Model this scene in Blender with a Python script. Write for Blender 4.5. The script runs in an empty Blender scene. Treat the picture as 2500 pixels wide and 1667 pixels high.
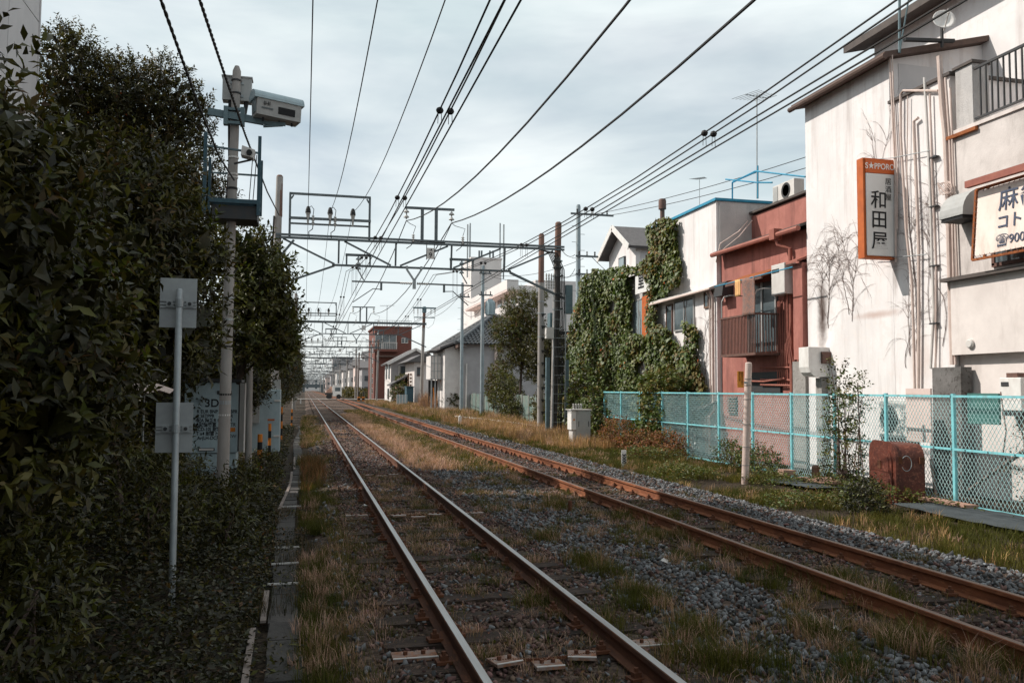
import bpy, bmesh, math, random
import numpy as np
from mathutils import Vector, Matrix
random.seed(7); RNG = np.random.default_rng(7)
SC = bpy.context.scene
COL = SC.collection
# ---------------------------------------------------------------- camera
# World: X right of the line, Y along the railway, Z up, railhead at Z = 0. The camera stands beside the track.
W0, H0, F0 = 2500.0, 1667.0, 2050.0
EYE = np.array([0.0, 0.0, 1.74])
_t = np.array([743 - W0/2, 948 - H0/2, F0]); _t /= np.linalg.norm(_t)
_hd = np.array([math.cos(.006), math.sin(.006), 0])
_n = np.cross(_hd, _t); _n /= np.linalg.norm(_n)
if _n[1] > 0: _n = -_n
_r = np.cross(_t, _n)
if _r[0] < 0: _r = -_r
cam = bpy.data.cameras.new('camera'); camo = bpy.data.objects.new('camera', cam); COL.objects.link(camo)
camo.matrix_world = Matrix(((_r[0], -_r[1], -_r[2], 0), (_t[0], -_t[1], -_t[2], 0), (_n[0], -_n[1], -_n[2], EYE[2]), (0, 0, 0, 1)))
cam.sensor_width = 36; cam.lens = F0/W0*36; cam.clip_start = .05; cam.clip_end = 6000
SC.camera = camo
def _ray(u, v):
    d = np.array([u - W0/2, v - H0/2, F0]); return np.array([d@_r, d@_t, d@_n])
def PX(u, v, x): d = _ray(u, v); k = x/d[0]; return Vector((x, d[1]*k, EYE[2] + d[2]*k))      # point on the plane X = x
def PY(u, v, y): d = _ray(u, v); k = y/d[1]; return Vector((d[0]*k, y, EYE[2] + d[2]*k))      # point on the plane Y = y
def PZ(u, v, z): d = _ray(u, v); k = (z - EYE[2])/d[2]; return Vector((d[0]*k, d[1]*k, z))    # point on the plane Z = z
# ---------------------------------------------------------------- sky, sun, exposure
SUN_EL = math.radians(43); SUN_H = (-.90, .436)          # horizontal direction towards the sun
wd = bpy.data.worlds.new('World'); SC.world = wd; wd.use_nodes = True
nt = wd.node_tree; N = nt.nodes; Lk = nt.links; N.clear()
out = N.new('ShaderNodeOutputWorld'); bg = N.new('ShaderNodeBackground'); bg2 = N.new('ShaderNodeBackground'); mixs = N.new('ShaderNodeMixShader')
sky = N.new('ShaderNodeTexSky'); sky.sky_type = 'NISHITA'; sky.sun_disc = False
sky.sun_elevation = SUN_EL; sky.sun_rotation = math.atan2(SUN_H[0], SUN_H[1]); sky.air_density = 1.0; sky.dust_density = 1.5
bg.inputs['Strength'].default_value = .1
tc = N.new('ShaderNodeTexCoord'); mp = N.new('ShaderNodeMapping'); mp.inputs['Scale'].default_value = (1.1, 1.1, 4.2); mp.inputs['Rotation'].default_value = (0, .12, .5)
nz = N.new('ShaderNodeTexNoise'); nz.inputs['Scale'].default_value = 1.7; nz.inputs['Detail'].default_value = 6; nz.inputs['Roughness'].default_value = .55; nz.inputs['Distortion'].default_value = .4
rp = N.new('ShaderNodeValToRGB'); rp.color_ramp.elements[0].position = .30; rp.color_ramp.elements[0].color = (.5, .5, .5, 1); rp.color_ramp.elements[1].position = .6; rp.color_ramp.elements[1].color = (1, 1, 1, 1)
nz2 = N.new('ShaderNodeTexNoise'); nz2.inputs['Scale'].default_value = 2.6; nz2.inputs['Detail'].default_value = 5
cr = N.new('ShaderNodeValToRGB'); cr.color_ramp.elements[0].position = .3; cr.color_ramp.elements[0].color = (.47, .55, .575, 1); cr.color_ramp.elements[1].position = .72; cr.color_ramp.elements[1].color = (.74, .775, .775, 1)
for a, b in ((tc.outputs['Generated'], mp.inputs['Vector']), (mp.outputs['Vector'], nz.inputs['Vector']), (mp.outputs['Vector'], nz2.inputs['Vector']),
             (nz.outputs['Fac'], rp.inputs['Fac']), (nz2.outputs['Fac'], cr.inputs['Fac']), (sky.outputs['Color'], bg.inputs['Color']), (cr.outputs['Color'], bg2.inputs['Color']),
             (rp.outputs['Color'], mixs.inputs['Fac']), (bg.outputs['Background'], mixs.inputs[1]), (bg2.outputs['Background'], mixs.inputs[2]), (mixs.outputs['Shader'], out.inputs['Surface'])):
    Lk.new(a, b)
bg2.inputs['Strength'].default_value = 1.42
sl = bpy.data.lights.new('sun', 'SUN'); sl.energy = 5.0; sl.angle = math.radians(.5); sl.color = (1, .935, .855)
slo = bpy.data.objects.new('sun', sl); COL.objects.link(slo)
_sd = Vector((SUN_H[0]*math.cos(SUN_EL), SUN_H[1]*math.cos(SUN_EL), math.sin(SUN_EL)))
slo.rotation_euler = _sd.to_track_quat('Z', 'Y').to_euler(); slo.location = (-30, 20, 40)
vs = SC.view_settings; vs.view_transform = 'Standard'; vs.look = 'None'; vs.exposure = 0.0; vs.gamma = 1.0; vs.use_curve_mapping = False
SC.cycles.use_denoising = True; SC.cycles.max_bounces = 6; SC.cycles.transparent_max_bounces = 8
SC.cycles.sample_clamp_indirect = 6
# ---------------------------------------------------------------- materials
MATS = {}
def mat(name, c1, c2=None, scale=3.0, rough=.85, metal=0.0, bump=0.0, bscale=None, stretch=(1, 1, 1), c3=None, stain=None, island=0.0, transl=0.0, lo=.35, hi=.65, spec=.3, detail=6, per_obj=0.0, glass=False):
    """noise-mixed procedural surface; c3 adds a second, finer noise; stain = (colour, amount, stretch) adds running streaks"""
    if name in MATS: return MATS[name]
    m = bpy.data.materials.new(name); m.use_nodes = True; t = m.node_tree; n = t.nodes; l = t.links
    p = n['Principled BSDF']; p.inputs['Roughness'].default_value = rough; p.inputs['Metallic'].default_value = metal
    p.inputs['Specular IOR Level'].default_value = spec
    tc = n.new('ShaderNodeTexCoord'); mp = n.new('ShaderNodeMapping'); mp.inputs['Scale'].default_value = stretch
    l.new(tc.outputs['Object'], mp.inputs['Vector'])
    def noise(sc, det=detail):
        z = n.new('ShaderNodeTexNoise'); z.inputs['Scale'].default_value = sc; z.inputs['Detail'].default_value = det; z.inputs['Roughness'].default_value = .62
        l.new(mp.outputs['Vector'], z.inputs['Vector']); return z
    def ramp(z, a, b):
        r = n.new('ShaderNodeMapRange'); r.inputs['From Min'].default_value = a; r.inputs['From Max'].default_value = b; l.new(z, r.inputs['Value']); return r.outputs['Result']
    def mix(f, a, b, mode='MIX'):
        x = n.new('ShaderNodeMix'); x.data_type = 'RGBA'; x.blend_type = mode
        if hasattr(f, 'type'): l.new(f, x.inputs[0])
        else: x.inputs[0].default_value = f
        for q, i in ((a, 6), (b, 7)):
            if hasattr(q, 'type'): l.new(q, x.inputs[i])
            else: x.inputs[i].default_value = (*q[:3], 1)
        return x.outputs[2]
    col = c1; z1 = noise(scale)
    if c2: col = mix(ramp(z1.outputs['Fac'], lo, hi), c1, c2)
    if c3: z3 = noise(scale*4.3); col = mix(ramp(z3.outputs['Fac'], .52, .66), col, c3)
    if stain:
        sc_, am, st = stain
        mp2 = n.new('ShaderNodeMapping'); mp2.inputs['Scale'].default_value = st; l.new(tc.outputs['Object'], mp2.inputs['Vector'])
        zs = n.new('ShaderNodeTexNoise'); zs.inputs['Scale'].default_value = 1; zs.inputs['Detail'].default_value = 7; zs.inputs['Roughness'].default_value = .7; l.new(mp2.outputs['Vector'], zs.inputs['Vector'])
        r = ramp(zs.outputs['Fac'], .5, .78); mm = n.new('ShaderNodeMath'); mm.operation = 'MULTIPLY'; mm.inputs[1].default_value = am; l.new(r, mm.inputs[0])
        col = mix(mm.outputs[0], col, sc_)
    if island or per_obj:
        if island: g = n.new('ShaderNodeNewGeometry'); rnd = g.outputs['Random Per Island']; am = island
        else: g = n.new('ShaderNodeObjectInfo'); rnd = g.outputs['Random']; am = per_obj
        hs = n.new('ShaderNodeHueSaturation'); r1 = n.new('ShaderNodeMapRange'); l.new(rnd, r1.inputs['Value']); r1.inputs['To Min'].default_value = 1 - am; r1.inputs['To Max'].default_value = 1 + am; l.new(r1.outputs[0], hs.inputs['Value'])
        m2 = n.new('ShaderNodeMath'); m2.operation = 'MULTIPLY'; m2.inputs[1].default_value = 7.31; l.new(rnd, m2.inputs[0]); m3 = n.new('ShaderNodeMath'); m3.operation = 'FRACT'; l.new(m2.outputs[0], m3.inputs[0])
        r2 = n.new('ShaderNodeMapRange'); l.new(m3.outputs[0], r2.inputs['Value']); r2.inputs['To Min'].default_value = .5 - .05*am; r2.inputs['To Max'].default_value = .5 + .03*am; l.new(r2.outputs[0], hs.inputs['Hue'])
        if hasattr(col, 'type'): l.new(col, hs.inputs['Color'])
        else: hs.inputs['Color'].default_value = (*col, 1)
        col = hs.outputs['Color']
    if hasattr(col, 'type'): l.new(col, p.inputs['Base Color'])
    else: p.inputs['Base Color'].default_value = (*col, 1)
    if bump:
        zb = noise(bscale or scale*6, 8); b = n.new('ShaderNodeBump'); b.inputs['Strength'].default_value = min(1, bump); b.inputs['Distance'].default_value = .02*bump; l.new(zb.outputs['Fac'], b.inputs['Height']); l.new(b.outputs['Normal'], p.inputs['Normal'])
    if transl:
        tr = n.new('ShaderNodeBsdfTranslucent'); ms = n.new('ShaderNodeMixShader'); ms.inputs[0].default_value = transl
        if hasattr(col, 'type'):
            g2 = n.new('ShaderNodeMix'); g2.data_type = 'RGBA'; g2.blend_type = 'MULTIPLY'; g2.inputs[0].default_value = 1; l.new(col, g2.inputs[6]); g2.inputs[7].default_value = (1.3, 1.35, .6, 1); l.new(g2.outputs[2], tr.inputs['Color'])
        else: tr.inputs['Color'].default_value = (*col, 1)
        l.new(p.outputs['BSDF'], ms.inputs[1]); l.new(tr.outputs['BSDF'], ms.inputs[2]); l.new(ms.outputs['Shader'], n['Material Output'].inputs['Surface'])
    MATS[name] = m; return m
def M(name): return MATS[name]
# masonry and paint
mat('plaster_white', (.77, .74, .73), (.69, .655, .645), 1.1, .9, bump=.4, bscale=18, stain=((.38, .32, .30), .7, (2.6, 2.6, .22)), c3=(.72, .67, .65))
mat('plaster_cream', (.73, .665, .63), (.62, .56, .53), 1.3, .9, bump=.3, bscale=22, stain=((.33, .27, .24), .6, (1.5, 1.5, .35)))
mat('plaster_stained', (.66, .605, .575), (.50, .455, .43), 1.0, .92, bump=.5, bscale=24, stain=((.22, .19, .175), .85, (1.6, 1.6, .45)))
mat('plaster_grey', (.55, .52, .50), (.44, .42, .41), 1.6, .92, bump=.8, bscale=30, stain=((.20, .18, .17), .7, (2, 2, .4)))
mat('plaster_red', (.41, .165, .132), (.31, .118, .096), 1.4, .85, bump=.35, bscale=20, stain=((.075, .035, .03), .85, (2.6, 2.6, .35)), c3=(.33, .13, .10))
mat('brick_red', (.19, .075, .058), (.14, .058, .046), 3, .9, bump=.3)
mat('siding_white', (.72, .68, .65), (.62, .58, .56), 1.5, .8, stain=((.38, .33, .30), .4, (1, 1, .2)))
mat('siding_grey', (.42, .40, .40), (.36, .34, .34), 1.5, .8)
mat('siding_pink', (.70, .55, .50), (.60, .47, .43), 1.2, .8)
mat('tower_white', (.74, .69, .66), (.66, .61, .59), .3, .8, stain=((.45, .40, .38), .35, (.3, .3, .06)))
mat('wall_pale', (.60, .575, .57), (.53, .51, .51), .8, .85, bump=.2, bscale=40, stain=((.4, .38, .37), .3, (.8, .8, .2)))
mat('concrete', (.33, .31, .29), (.24, .225, .21), 3, .92, bump=.4, bscale=30, c3=(.18, .165, .15))
mat('concrete_pole', (.34, .315, .295), (.27, .245, .225), 4, .9, bump=.25, bscale=40, stretch=(1, 1, .35))
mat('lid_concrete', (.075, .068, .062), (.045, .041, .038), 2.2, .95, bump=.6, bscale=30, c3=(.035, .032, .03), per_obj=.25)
mat('concrete_dark', (.17, .16, .155), (.10, .095, .09), 2.2, .95, bump=.5, bscale=30, c3=(.06, .055, .05))
mat('pole_rust_brown', (.14, .085, .07), (.20, .11, .08), 5, .85, bump=.2, stretch=(1, 1, .3))
mat('rust', (.30, .095, .032), (.20, .06, .022), 6, .9, bump=.4, bscale=60, c3=(.36, .135, .05))
mat('rail_brown', (.12, .05, .027), (.07, .031, .02), 6, .9, bump=.4, bscale=60, c3=(.15, .06, .03), stretch=(1, .25, 1))
mat('rail_orange', (.23, .082, .036), (.13, .046, .023), 6, .9, bump=.4, bscale=60, c3=(.28, .11, .05), stretch=(1, .25, 1))
mat('plate_worn', (.27, .225, .20), (.17, .065, .03), 9, .8, bump=.3, c3=(.30, .12, .05))
mat('rust_dark', (.085, .035, .02), (.14, .052, .025), 7, .9, bump=.5, bscale=60)
mat('rust_orange', (.50, .125, .03), (.38, .09, .025), 4, .7, bump=.1)
mat('steel_top', (.40, .39, .38), (.28, .265, .25), 30, .38, metal=.9, stretch=(1, .02, 1))
mat('steel_dull', (.15, .10, .08), (.22, .16, .13), 30, .55, metal=.6, stretch=(1, .03, 1))
mat('galv', (.36, .385, .39), (.28, .30, .31), 6, .5, metal=.35, bump=.1)
mat('galv_dark', (.135, .155, .165), (.10, .115, .12), 6, .6, metal=.25)
mat('galv_teal', (.135, .195, .215), (.10, .145, .16), 5, .55, metal=.1)
mat('steel_blue', (.045, .095, .12), (.035, .07, .09), 5, .6)
mat('pole_blue', (.30, .355, .375), (.24, .285, .305), 3, .6, stain=((.35, .22, .16), .4, (3, 3, .5)))
mat('black', (.012, .012, .013), None, 1, .6)
mat('rubber', (.02, .02, .021), (.03, .028, .027), 20, .7)
mat('porcelain', (.42, .41, .39), (.34, .32, .30), 12, .35, spec=.5)
mat('white_paint', (.74, .72, .69), (.64, .61, .58), 5, .55, stain=((.30, .22, .17), .35, (6, 6, .8)))
mat('offwhite_metal', (.62, .59, .56), (.54, .51, .48), 5, .5, stain=((.28, .2, .16), .3, (5, 5, 1)))
mat('grey_metal', (.40, .40, .385), (.34, .34, .33), 5, .55, stain=((.2, .17, .15), .35, (6, 6, 1)))
mat('sign_grey', (.36, .375, .375), (.31, .32, .325), 9, .5, metal=.3)
mat('cabinet_blue', (.36, .445, .47), (.31, .39, .42), 4, .55, stain=((.15, .15, .15), .4, (5, 5, .8)))
mat('fence_cyan', (.22, .58, .62), (.18, .50, .55), 6, .5, c3=(.22, .54, .57), stain=((.20, .10, .06), .7, (9, 9, 4)))
mat('fence_mesh', (.52, .74, .74), (.40, .64, .65), 4, .5)
mat('fence_green', (.13, .215, .195), (.22, .245, .215), 2, .7, stain=((.36, .33, .28), .7, (2, 2, .5)))
mat('iron_dark', (.035, .04, .045), (.05, .045, .042), 8, .6)
mat('iron_brown', (.10, .06, .05), (.16, .08, .06), 8, .7, bump=.3)
mat('roof_dark', (.075, .065, .06), (.11, .09, .08), 4, .8, bump=.3)
mat('roof_slate', (.10, .095, .095), (.14, .13, .13), 5, .8, bump=.3)
mat('roof_tile', (.13, .135, .14), (.09, .095, .10), 3, .6, per_obj=0)
mat('eave_brown', (.13, .085, .07), (.09, .06, .05), 5, .8)
mat('pipe_cream', (.62, .50, .45), (.52, .41, .36), 6, .7, stain=((.25, .16, .12), .5, (4, 4, .5)))
mat('pipe_red', (.33, .12, .085), (.26, .09, .07), 6, .7)
mat('timber', (.20, .12, .085), (.14, .085, .06), 6, .9, stretch=(1, 1, .2))
mat('timber_grey', (.25, .205, .18), (.16, .13, .115), 6, .95, bump=.4, stretch=(1, 1, .15))
mat('sleeper_wood', (.045, .030, .023), (.025, .018, .015), 5, .95, bump=.9, bscale=40, stretch=(.25, 2, 1), c3=(.10, .066, .048))
mat('sign_orange', (.62, .135, .03), (.55, .115, .03), 3, .45)
mat('sign_white', (.74, .735, .72), (.68, .67, .65), 2, .4, stain=((.45, .40, .36), .25, (3, 3, .6)))
mat('sign_cream', (.80, .69, .62), (.72, .60, .53), 2, .55, stain=((.34, .14, .07), .5, (3, 3, .8)))
mat('ink', (.02, .02, .022), None, 1, .6)
mat('ink_blue', (.06, .075, .12), None, 1, .6)
mat('letter_white', (.80, .78, .75), None, 1, .5)
mat('yellow_plate', (.70, .27, .03), (.62, .22, .03), 4, .5)
mat('hazard_orange', (.62, .20, .02), (.52, .155, .02), 6, .55)
mat('green_board', (.06, .17, .15), (.04, .12, .11), 3, .7)
mat('mat_rubber', (.035, .042, .046), (.06, .07, .075), 3, .8, bump=.6, bscale=25)
mat('red_cabinet', (.125, .033, .02), (.07, .021, .015), 5, .55, bump=.25, c3=(.20, .07, .045))
mat('pallet', (.42, .26, .20), (.34, .2, .15), 6, .9, stretch=(1, .3, 1))
mat('cloth_yellow', (.75, .45, .20), (.68, .38, .16), 5, .9)
mat('rug', (.17, .13, .12), (.30, .15, .11), 9, .95, c3=(.10, .085, .08))
mat('blue_trim', (.03, .27, .42), (.03, .2, .32), 5, .5)
mat('glass', (.055, .075, .085), (.10, .125, .135), 1.2, .08, spec=.8)
mat('glass_pale', (.22, .27, .29), (.30, .35, .36), 1.2, .12, spec=.8)
mat('curtain', (.38, .36, .34), (.3, .29, .28), 3, .8)
mat('frame_alu', (.45, .44, .43), (.36, .35, .34), 5, .45, metal=.4)
mat('vine_dry', (.12, .085, .072), (.20, .14, .12), 5, .95)
mat('bark', (.085, .062, .05), (.05, .038, .03), 6, .95, bump=.8, bscale=25, stretch=(1, 1, .3))
mat('soot', (.16, .115, .10), None, 1, .95)
# ground
mat('stone', (.145, .150, .157), (.085, .083, .083), 9, .9, bump=.3, bscale=60, island=.8)
mat('stone_brown', (.135, .085, .066), (.075, .048, .038), 9, .92, bump=.3, bscale=60, island=.7)
# foliage
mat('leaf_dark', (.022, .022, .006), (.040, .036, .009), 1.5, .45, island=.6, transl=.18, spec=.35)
mat('leaf_olive', (.080, .070, .014), (.042, .042, .010), 1.2, .5, island=.7, transl=.26, spec=.3)
mat('leaf_mid', (.058, .072, .018), (.092, .086, .02), 1.0, .5, island=.5, transl=.3, spec=.35)
mat('leaf_ivy', (.064, .100, .023), (.100, .118, .026), .9, .5, island=.5, transl=.2, spec=.35)
mat('leaf_ivy_dry', (.17, .115, .03), (.11, .10, .03), 1.5, .6, island=.45, transl=.25)
mat('leaf_rust', (.27, .12, .055), (.17, .085, .04), 1.5, .8, island=.5, transl=.25)
mat('leaf_brown', (.115, .062, .028), (.06, .055, .018), 1.0, .6, island=.5, transl=.3)
mat('berry', (.45, .10, .02), None, 1, .5)
mat('grass_green', (.048, .058, .013), (.105, .092, .022), .7, .8, island=.45, transl=.3, spec=.15)
mat('grass_dry', (.36, .225, .14), (.24, .155, .085), .6, .9, island=.45, transl=.10, spec=.1)
mat('grass_pink', (.56, .36, .28), (.44, .28, .195), .6, .9, island=.4, transl=.10, spec=.1)
mat('straw', (.50, .32, .15), (.36, .225, .10), .6, .9, island=.45, transl=.10, spec=.1)
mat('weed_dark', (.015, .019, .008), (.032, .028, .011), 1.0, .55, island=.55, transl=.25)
# ---------------------------------------------------------------- mesh helpers
def Vc(*a): return Vector(a)
class MB:
    def __init__(s): s.v = []; s.f = []; s.m = []
    def add(s, vs, fs, mi=0):
        o = len(s.v); s.v += [tuple(p) for p in vs]; s.f += [tuple(i + o for i in f) for f in fs]; s.m += [mi]*len(fs); return s
    BF = [(0, 3, 2, 1), (4, 5, 6, 7), (0, 1, 5, 4), (1, 2, 6, 5), (2, 3, 7, 6), (3, 0, 4, 7)]
    def box(s, x0, x1, y0, y1, z0, z1, mi=0):
        x0, x1 = min(x0, x1), max(x0, x1); y0, y1 = min(y0, y1), max(y0, y1); z0, z1 = min(z0, z1), max(z0, z1)
        return s.add([(x0, y0, z0), (x1, y0, z0), (x1, y1, z0), (x0, y1, z0), (x0, y0, z1), (x1, y0, z1), (x1, y1, z1), (x0, y1, z1)], MB.BF, mi)
    def beam(s, p, q, w, h, mi=0, up=(0, 0, 1)):
        p, q = Vector(p), Vector(q); d = (q - p).normalized(); u = Vector(up)
        if abs(d.dot(u)) > .97: u = Vector((0, 1, 0))
        a = d.cross(u).normalized(); b = a.cross(d).normalized()
        vs = [p + a*x*w/2 + b*y*h/2 for x, y in ((-1, -1), (1, -1), (1, 1), (-1, 1))] + [q + a*x*w/2 + b*y*h/2 for x, y in ((-1, -1), (1, -1), (1, 1), (-1, 1))]
        return s.add(vs, [(0, 1, 2, 3), (7, 6, 5, 4), (4, 5, 1, 0), (5, 6, 2, 1), (6, 7, 3, 2), (7, 4, 0, 3)], mi)
    def tube(s, pts, r, n=8, mi=0, caps=True):
        pts = [Vector(p) for p in pts]; k = len(pts); rs = r if isinstance(r, (list, tuple)) else [r]*k
        prev = None; vs = []; fs = []
        for i, p in enumerate(pts):
            d = (pts[min(i + 1, k - 1)] - pts[max(i - 1, 0)])
            d = d.normalized() if d.length > 1e-9 else Vector((0, 0, 1))
            if prev is None:
                u = Vector((0, 0, 1)) if abs(d.z) < .9 else Vector((0, 1, 0)); a = d.cross(u).normalized()
            else:
                a = prev - d*prev.dot(d); a = a.normalized() if a.length > 1e-6 else d.orthogonal().normalized()
            prev = a; b = d.cross(a)
            for j in range(n):
                t = 2*math.pi*j/n; vs.append(p + (a*math.cos(t) + b*math.sin(t))*rs[i])
        for i in range(k - 1):
            for j in range(n):
                j2 = (j + 1) % n; fs.append((i*n + j, i*n + j2, (i + 1)*n + j2, (i + 1)*n + j))
        if caps: fs.append(tuple(range(n - 1, -1, -1))); fs.append(tuple((k - 1)*n + j for j in range(n)))
        return s.add(vs, fs, mi)
    def lathe(s, c, prof, n=16, mi=0, axis='z'):
        vs = []; fs = []; k = len(prof)
        for r, z in prof:
            for j in range(n):
                t = 2*math.pi*j/n; x, y = r*math.cos(t), r*math.sin(t)
                p = {'z': (x, y, z), 'x': (z, x, y), 'y': (y, z, x)}[axis]; vs.append((c[0] + p[0], c[1] + p[1], c[2] + p[2]))
        for i in range(k - 1):
            for j in range(n): fs.append((i*n + j, i*n + (j + 1) % n, (i + 1)*n + (j + 1) % n, (i + 1)*n + j))
        fs.append(tuple(range(n - 1, -1, -1))); fs.append(tuple((k - 1)*n + j for j in range(n)))
        return s.add(vs, fs, mi)
    def prism(s, poly, axis, a, b, mi=0):
        """poly in the two axes other than `axis` (cyclic order kept: y:(x,z), x:(y,z), z:(x,y)) extruded from a to b"""
        def pt(p, t): return {'y': (p[0], t, p[1]), 'x': (t, p[0], p[1]), 'z': (p[0], p[1], t)}[axis]
        n = len(poly); vs = [pt(p, a) for p in poly] + [pt(p, b) for p in poly]
        fs = [tuple(range(n - 1, -1, -1)), tuple(range(n, 2*n))] + [(i, (i + 1) % n, n + (i + 1) % n, n + i) for i in range(n)]
        return s.add(vs, fs, mi)
    def quad(s, a, b, c, d, mi=0): return s.add([a, b, c, d], [(0, 1, 2, 3)], mi)
    def build(s, name, mats, parent=None, smooth=False, origin=None, bevel=0):
        me = bpy.data.meshes.new(name); o0 = Vector(origin) if origin is not None else Vector((0, 0, 0))
        me.from_pydata([tuple(Vector(p) - o0) for p in s.v], [], s.f)
        for m in (mats if isinstance(mats, (list, tuple)) else [mats]): me.materials.append(MATS[m] if isinstance(m, str) else m)
        for p, mi in zip(me.polygons, s.m): p.material_index = mi
        bm = bmesh.new(); bm.from_mesh(me); bmesh.ops.recalc_face_normals(bm, faces=bm.faces); bm.to_mesh(me); bm.free()
        if smooth:
            for p in me.polygons: p.use_smooth = True
            try: me.set_sharp_from_angle(angle=math.radians(40))
            except Exception: pass
        o = bpy.data.objects.new(name, me); COL.objects.link(o); o.location = o0
        if bevel:
            b = o.modifiers.new('bevel', 'BEVEL'); b.width = bevel; b.segments = 2; b.limit_method = 'ANGLE'
        if parent is not None:
            o.parent = parent; o.location = o0 - wloc(parent)
        return o
def wloc(o):
    v = Vector((0, 0, 0))
    while o is not None: v += Vector(o.location); o = o.parent
    return v
def tag(o, label=None, cat=None, group=None, kind=None):
    if label: o['label'] = label
    if cat: o['category'] = cat
    if group: o['group'] = group
    if kind: o['kind'] = kind
    return o
def thing(name, label, cat, loc=(0, 0, 0), group=None):
    o = bpy.data.objects.new(name, None); COL.objects.link(o); o.location = loc; o.empty_display_size = .1
    return tag(o, label, cat, group)
def copy_tree(o, parent=None):
    c = o.copy(); COL.objects.link(c); c.parent = parent
    for ch in list(o.children): copy_tree(ch, c)
    return c
def np_mesh(name, V, F, mats, parent=None, mi=None, smooth=False):
    V = np.asarray(V, np.float32); F = np.asarray(F, np.int32); k = F.shape[1]
    me = bpy.data.meshes.new(name); me.vertices.add(len(V)); me.vertices.foreach_set('co', V.ravel())
    me.loops.add(F.size); me.loops.foreach_set('vertex_index', F.ravel())
    me.polygons.add(len(F)); me.polygons.foreach_set('loop_start', np.arange(0, F.size, k, dtype=np.int32)); me.polygons.foreach_set('loop_total', np.full(len(F), k, np.int32))
    for m in (mats if isinstance(mats, (list, tuple)) else [mats]): me.materials.append(MATS[m])
    if mi is not None: me.polygons.foreach_set('material_index', np.asarray(mi, np.int32))
    if smooth: me.polygons.foreach_set('use_smooth', np.ones(len(F), bool))
    me.update(calc_edges=True)
    o = bpy.data.objects.new(name, me); COL.objects.link(o)
    if parent is not None: o.parent = parent; o.location = -wloc(parent)
    return o
def unit(a): return a/np.maximum(np.linalg.norm(a, axis=-1, keepdims=True), 1e-9)
def leaf_geo(P, D, Nn, L, Wd, fold=.18, droop=.12):
    """one folded, slightly drooping leaf of 4 triangles for each point"""
    D = unit(D); S = unit(np.cross(D, Nn)); U = np.cross(S, D); L = np.asarray(L)[:, None]; Wd = np.asarray(Wd)[:, None]
    m = P + D*L*.45; V = np.stack([P, m + S*Wd*.5 + U*Wd*fold, P + D*L - U*L*droop, m - S*Wd*.5 + U*Wd*fold, m - U*L*.02], 1).reshape(-1, 3)
    n = len(P); b = np.arange(n)[:, None]*5
    F = (b[:, :, None] + np.array([[0, 1, 4], [1, 2, 4], [2, 3, 4], [3, 0, 4]])[None]).reshape(-1, 3)
    return V, F
def text_mesh(body, size, name, material, loc, right, up, parent=None, align='CENTER', bold=0.0, squeeze=1.0, depth=.002):
    cu = bpy.data.curves.new(name, 'FONT'); cu.body = body; cu.size = size; cu.align_x = align; cu.align_y = 'CENTER'; cu.offset = bold; cu.extrude = depth; cu.space_line = .95
    ob = bpy.data.objects.new(name, cu); COL.objects.link(ob)
    dg = bpy.context.evaluated_depsgraph_get(); me = bpy.data.meshes.new_from_object(ob.evaluated_get(dg)); bpy.data.objects.remove(ob); bpy.data.curves.remove(cu)
    me.name = name; me.materials.clear(); me.materials.append(MATS[material]); o = bpy.data.objects.new(name, me); COL.objects.link(o)
    r = Vector(right).normalized(); u = Vector(up).normalized(); n = r.cross(u)
    if parent is not None: o.parent = parent; loc = Vector(loc) - wloc(parent)
    else: loc = Vector(loc)
    r = r*squeeze
    o.matrix_basis = Matrix(((r.x, u.x, n.x, loc.x), (r.y, u.y, n.y, loc.y), (r.z, u.z, n.z, loc.z), (0, 0, 0, 1)))
    return o
def vnoise(x, y, s=1.0, seed=0):
    """smooth value noise in 0..1"""
    x = np.asarray(x, float)*s; y = np.asarray(y, float)*s; xi = np.floor(x).astype(int); yi = np.floor(y).astype(int); fx = x - xi; fy = y - yi
    fx = fx*fx*(3 - 2*fx); fy = fy*fy*(3 - 2*fy)
    def h(a, b):
        n = (a*374761393 + b*668265263 + seed*974711) & 0x7fffffff; n = ((n ^ (n >> 13))*1274126177) & 0x7fffffff; return ((n ^ (n >> 16)) & 0xffff)/65535.0
    return (h(xi, yi)*(1 - fx) + h(xi + 1, yi)*fx)*(1 - fy) + (h(xi, yi + 1)*(1 - fx) + h(xi + 1, yi + 1)*fx)*fy
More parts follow.
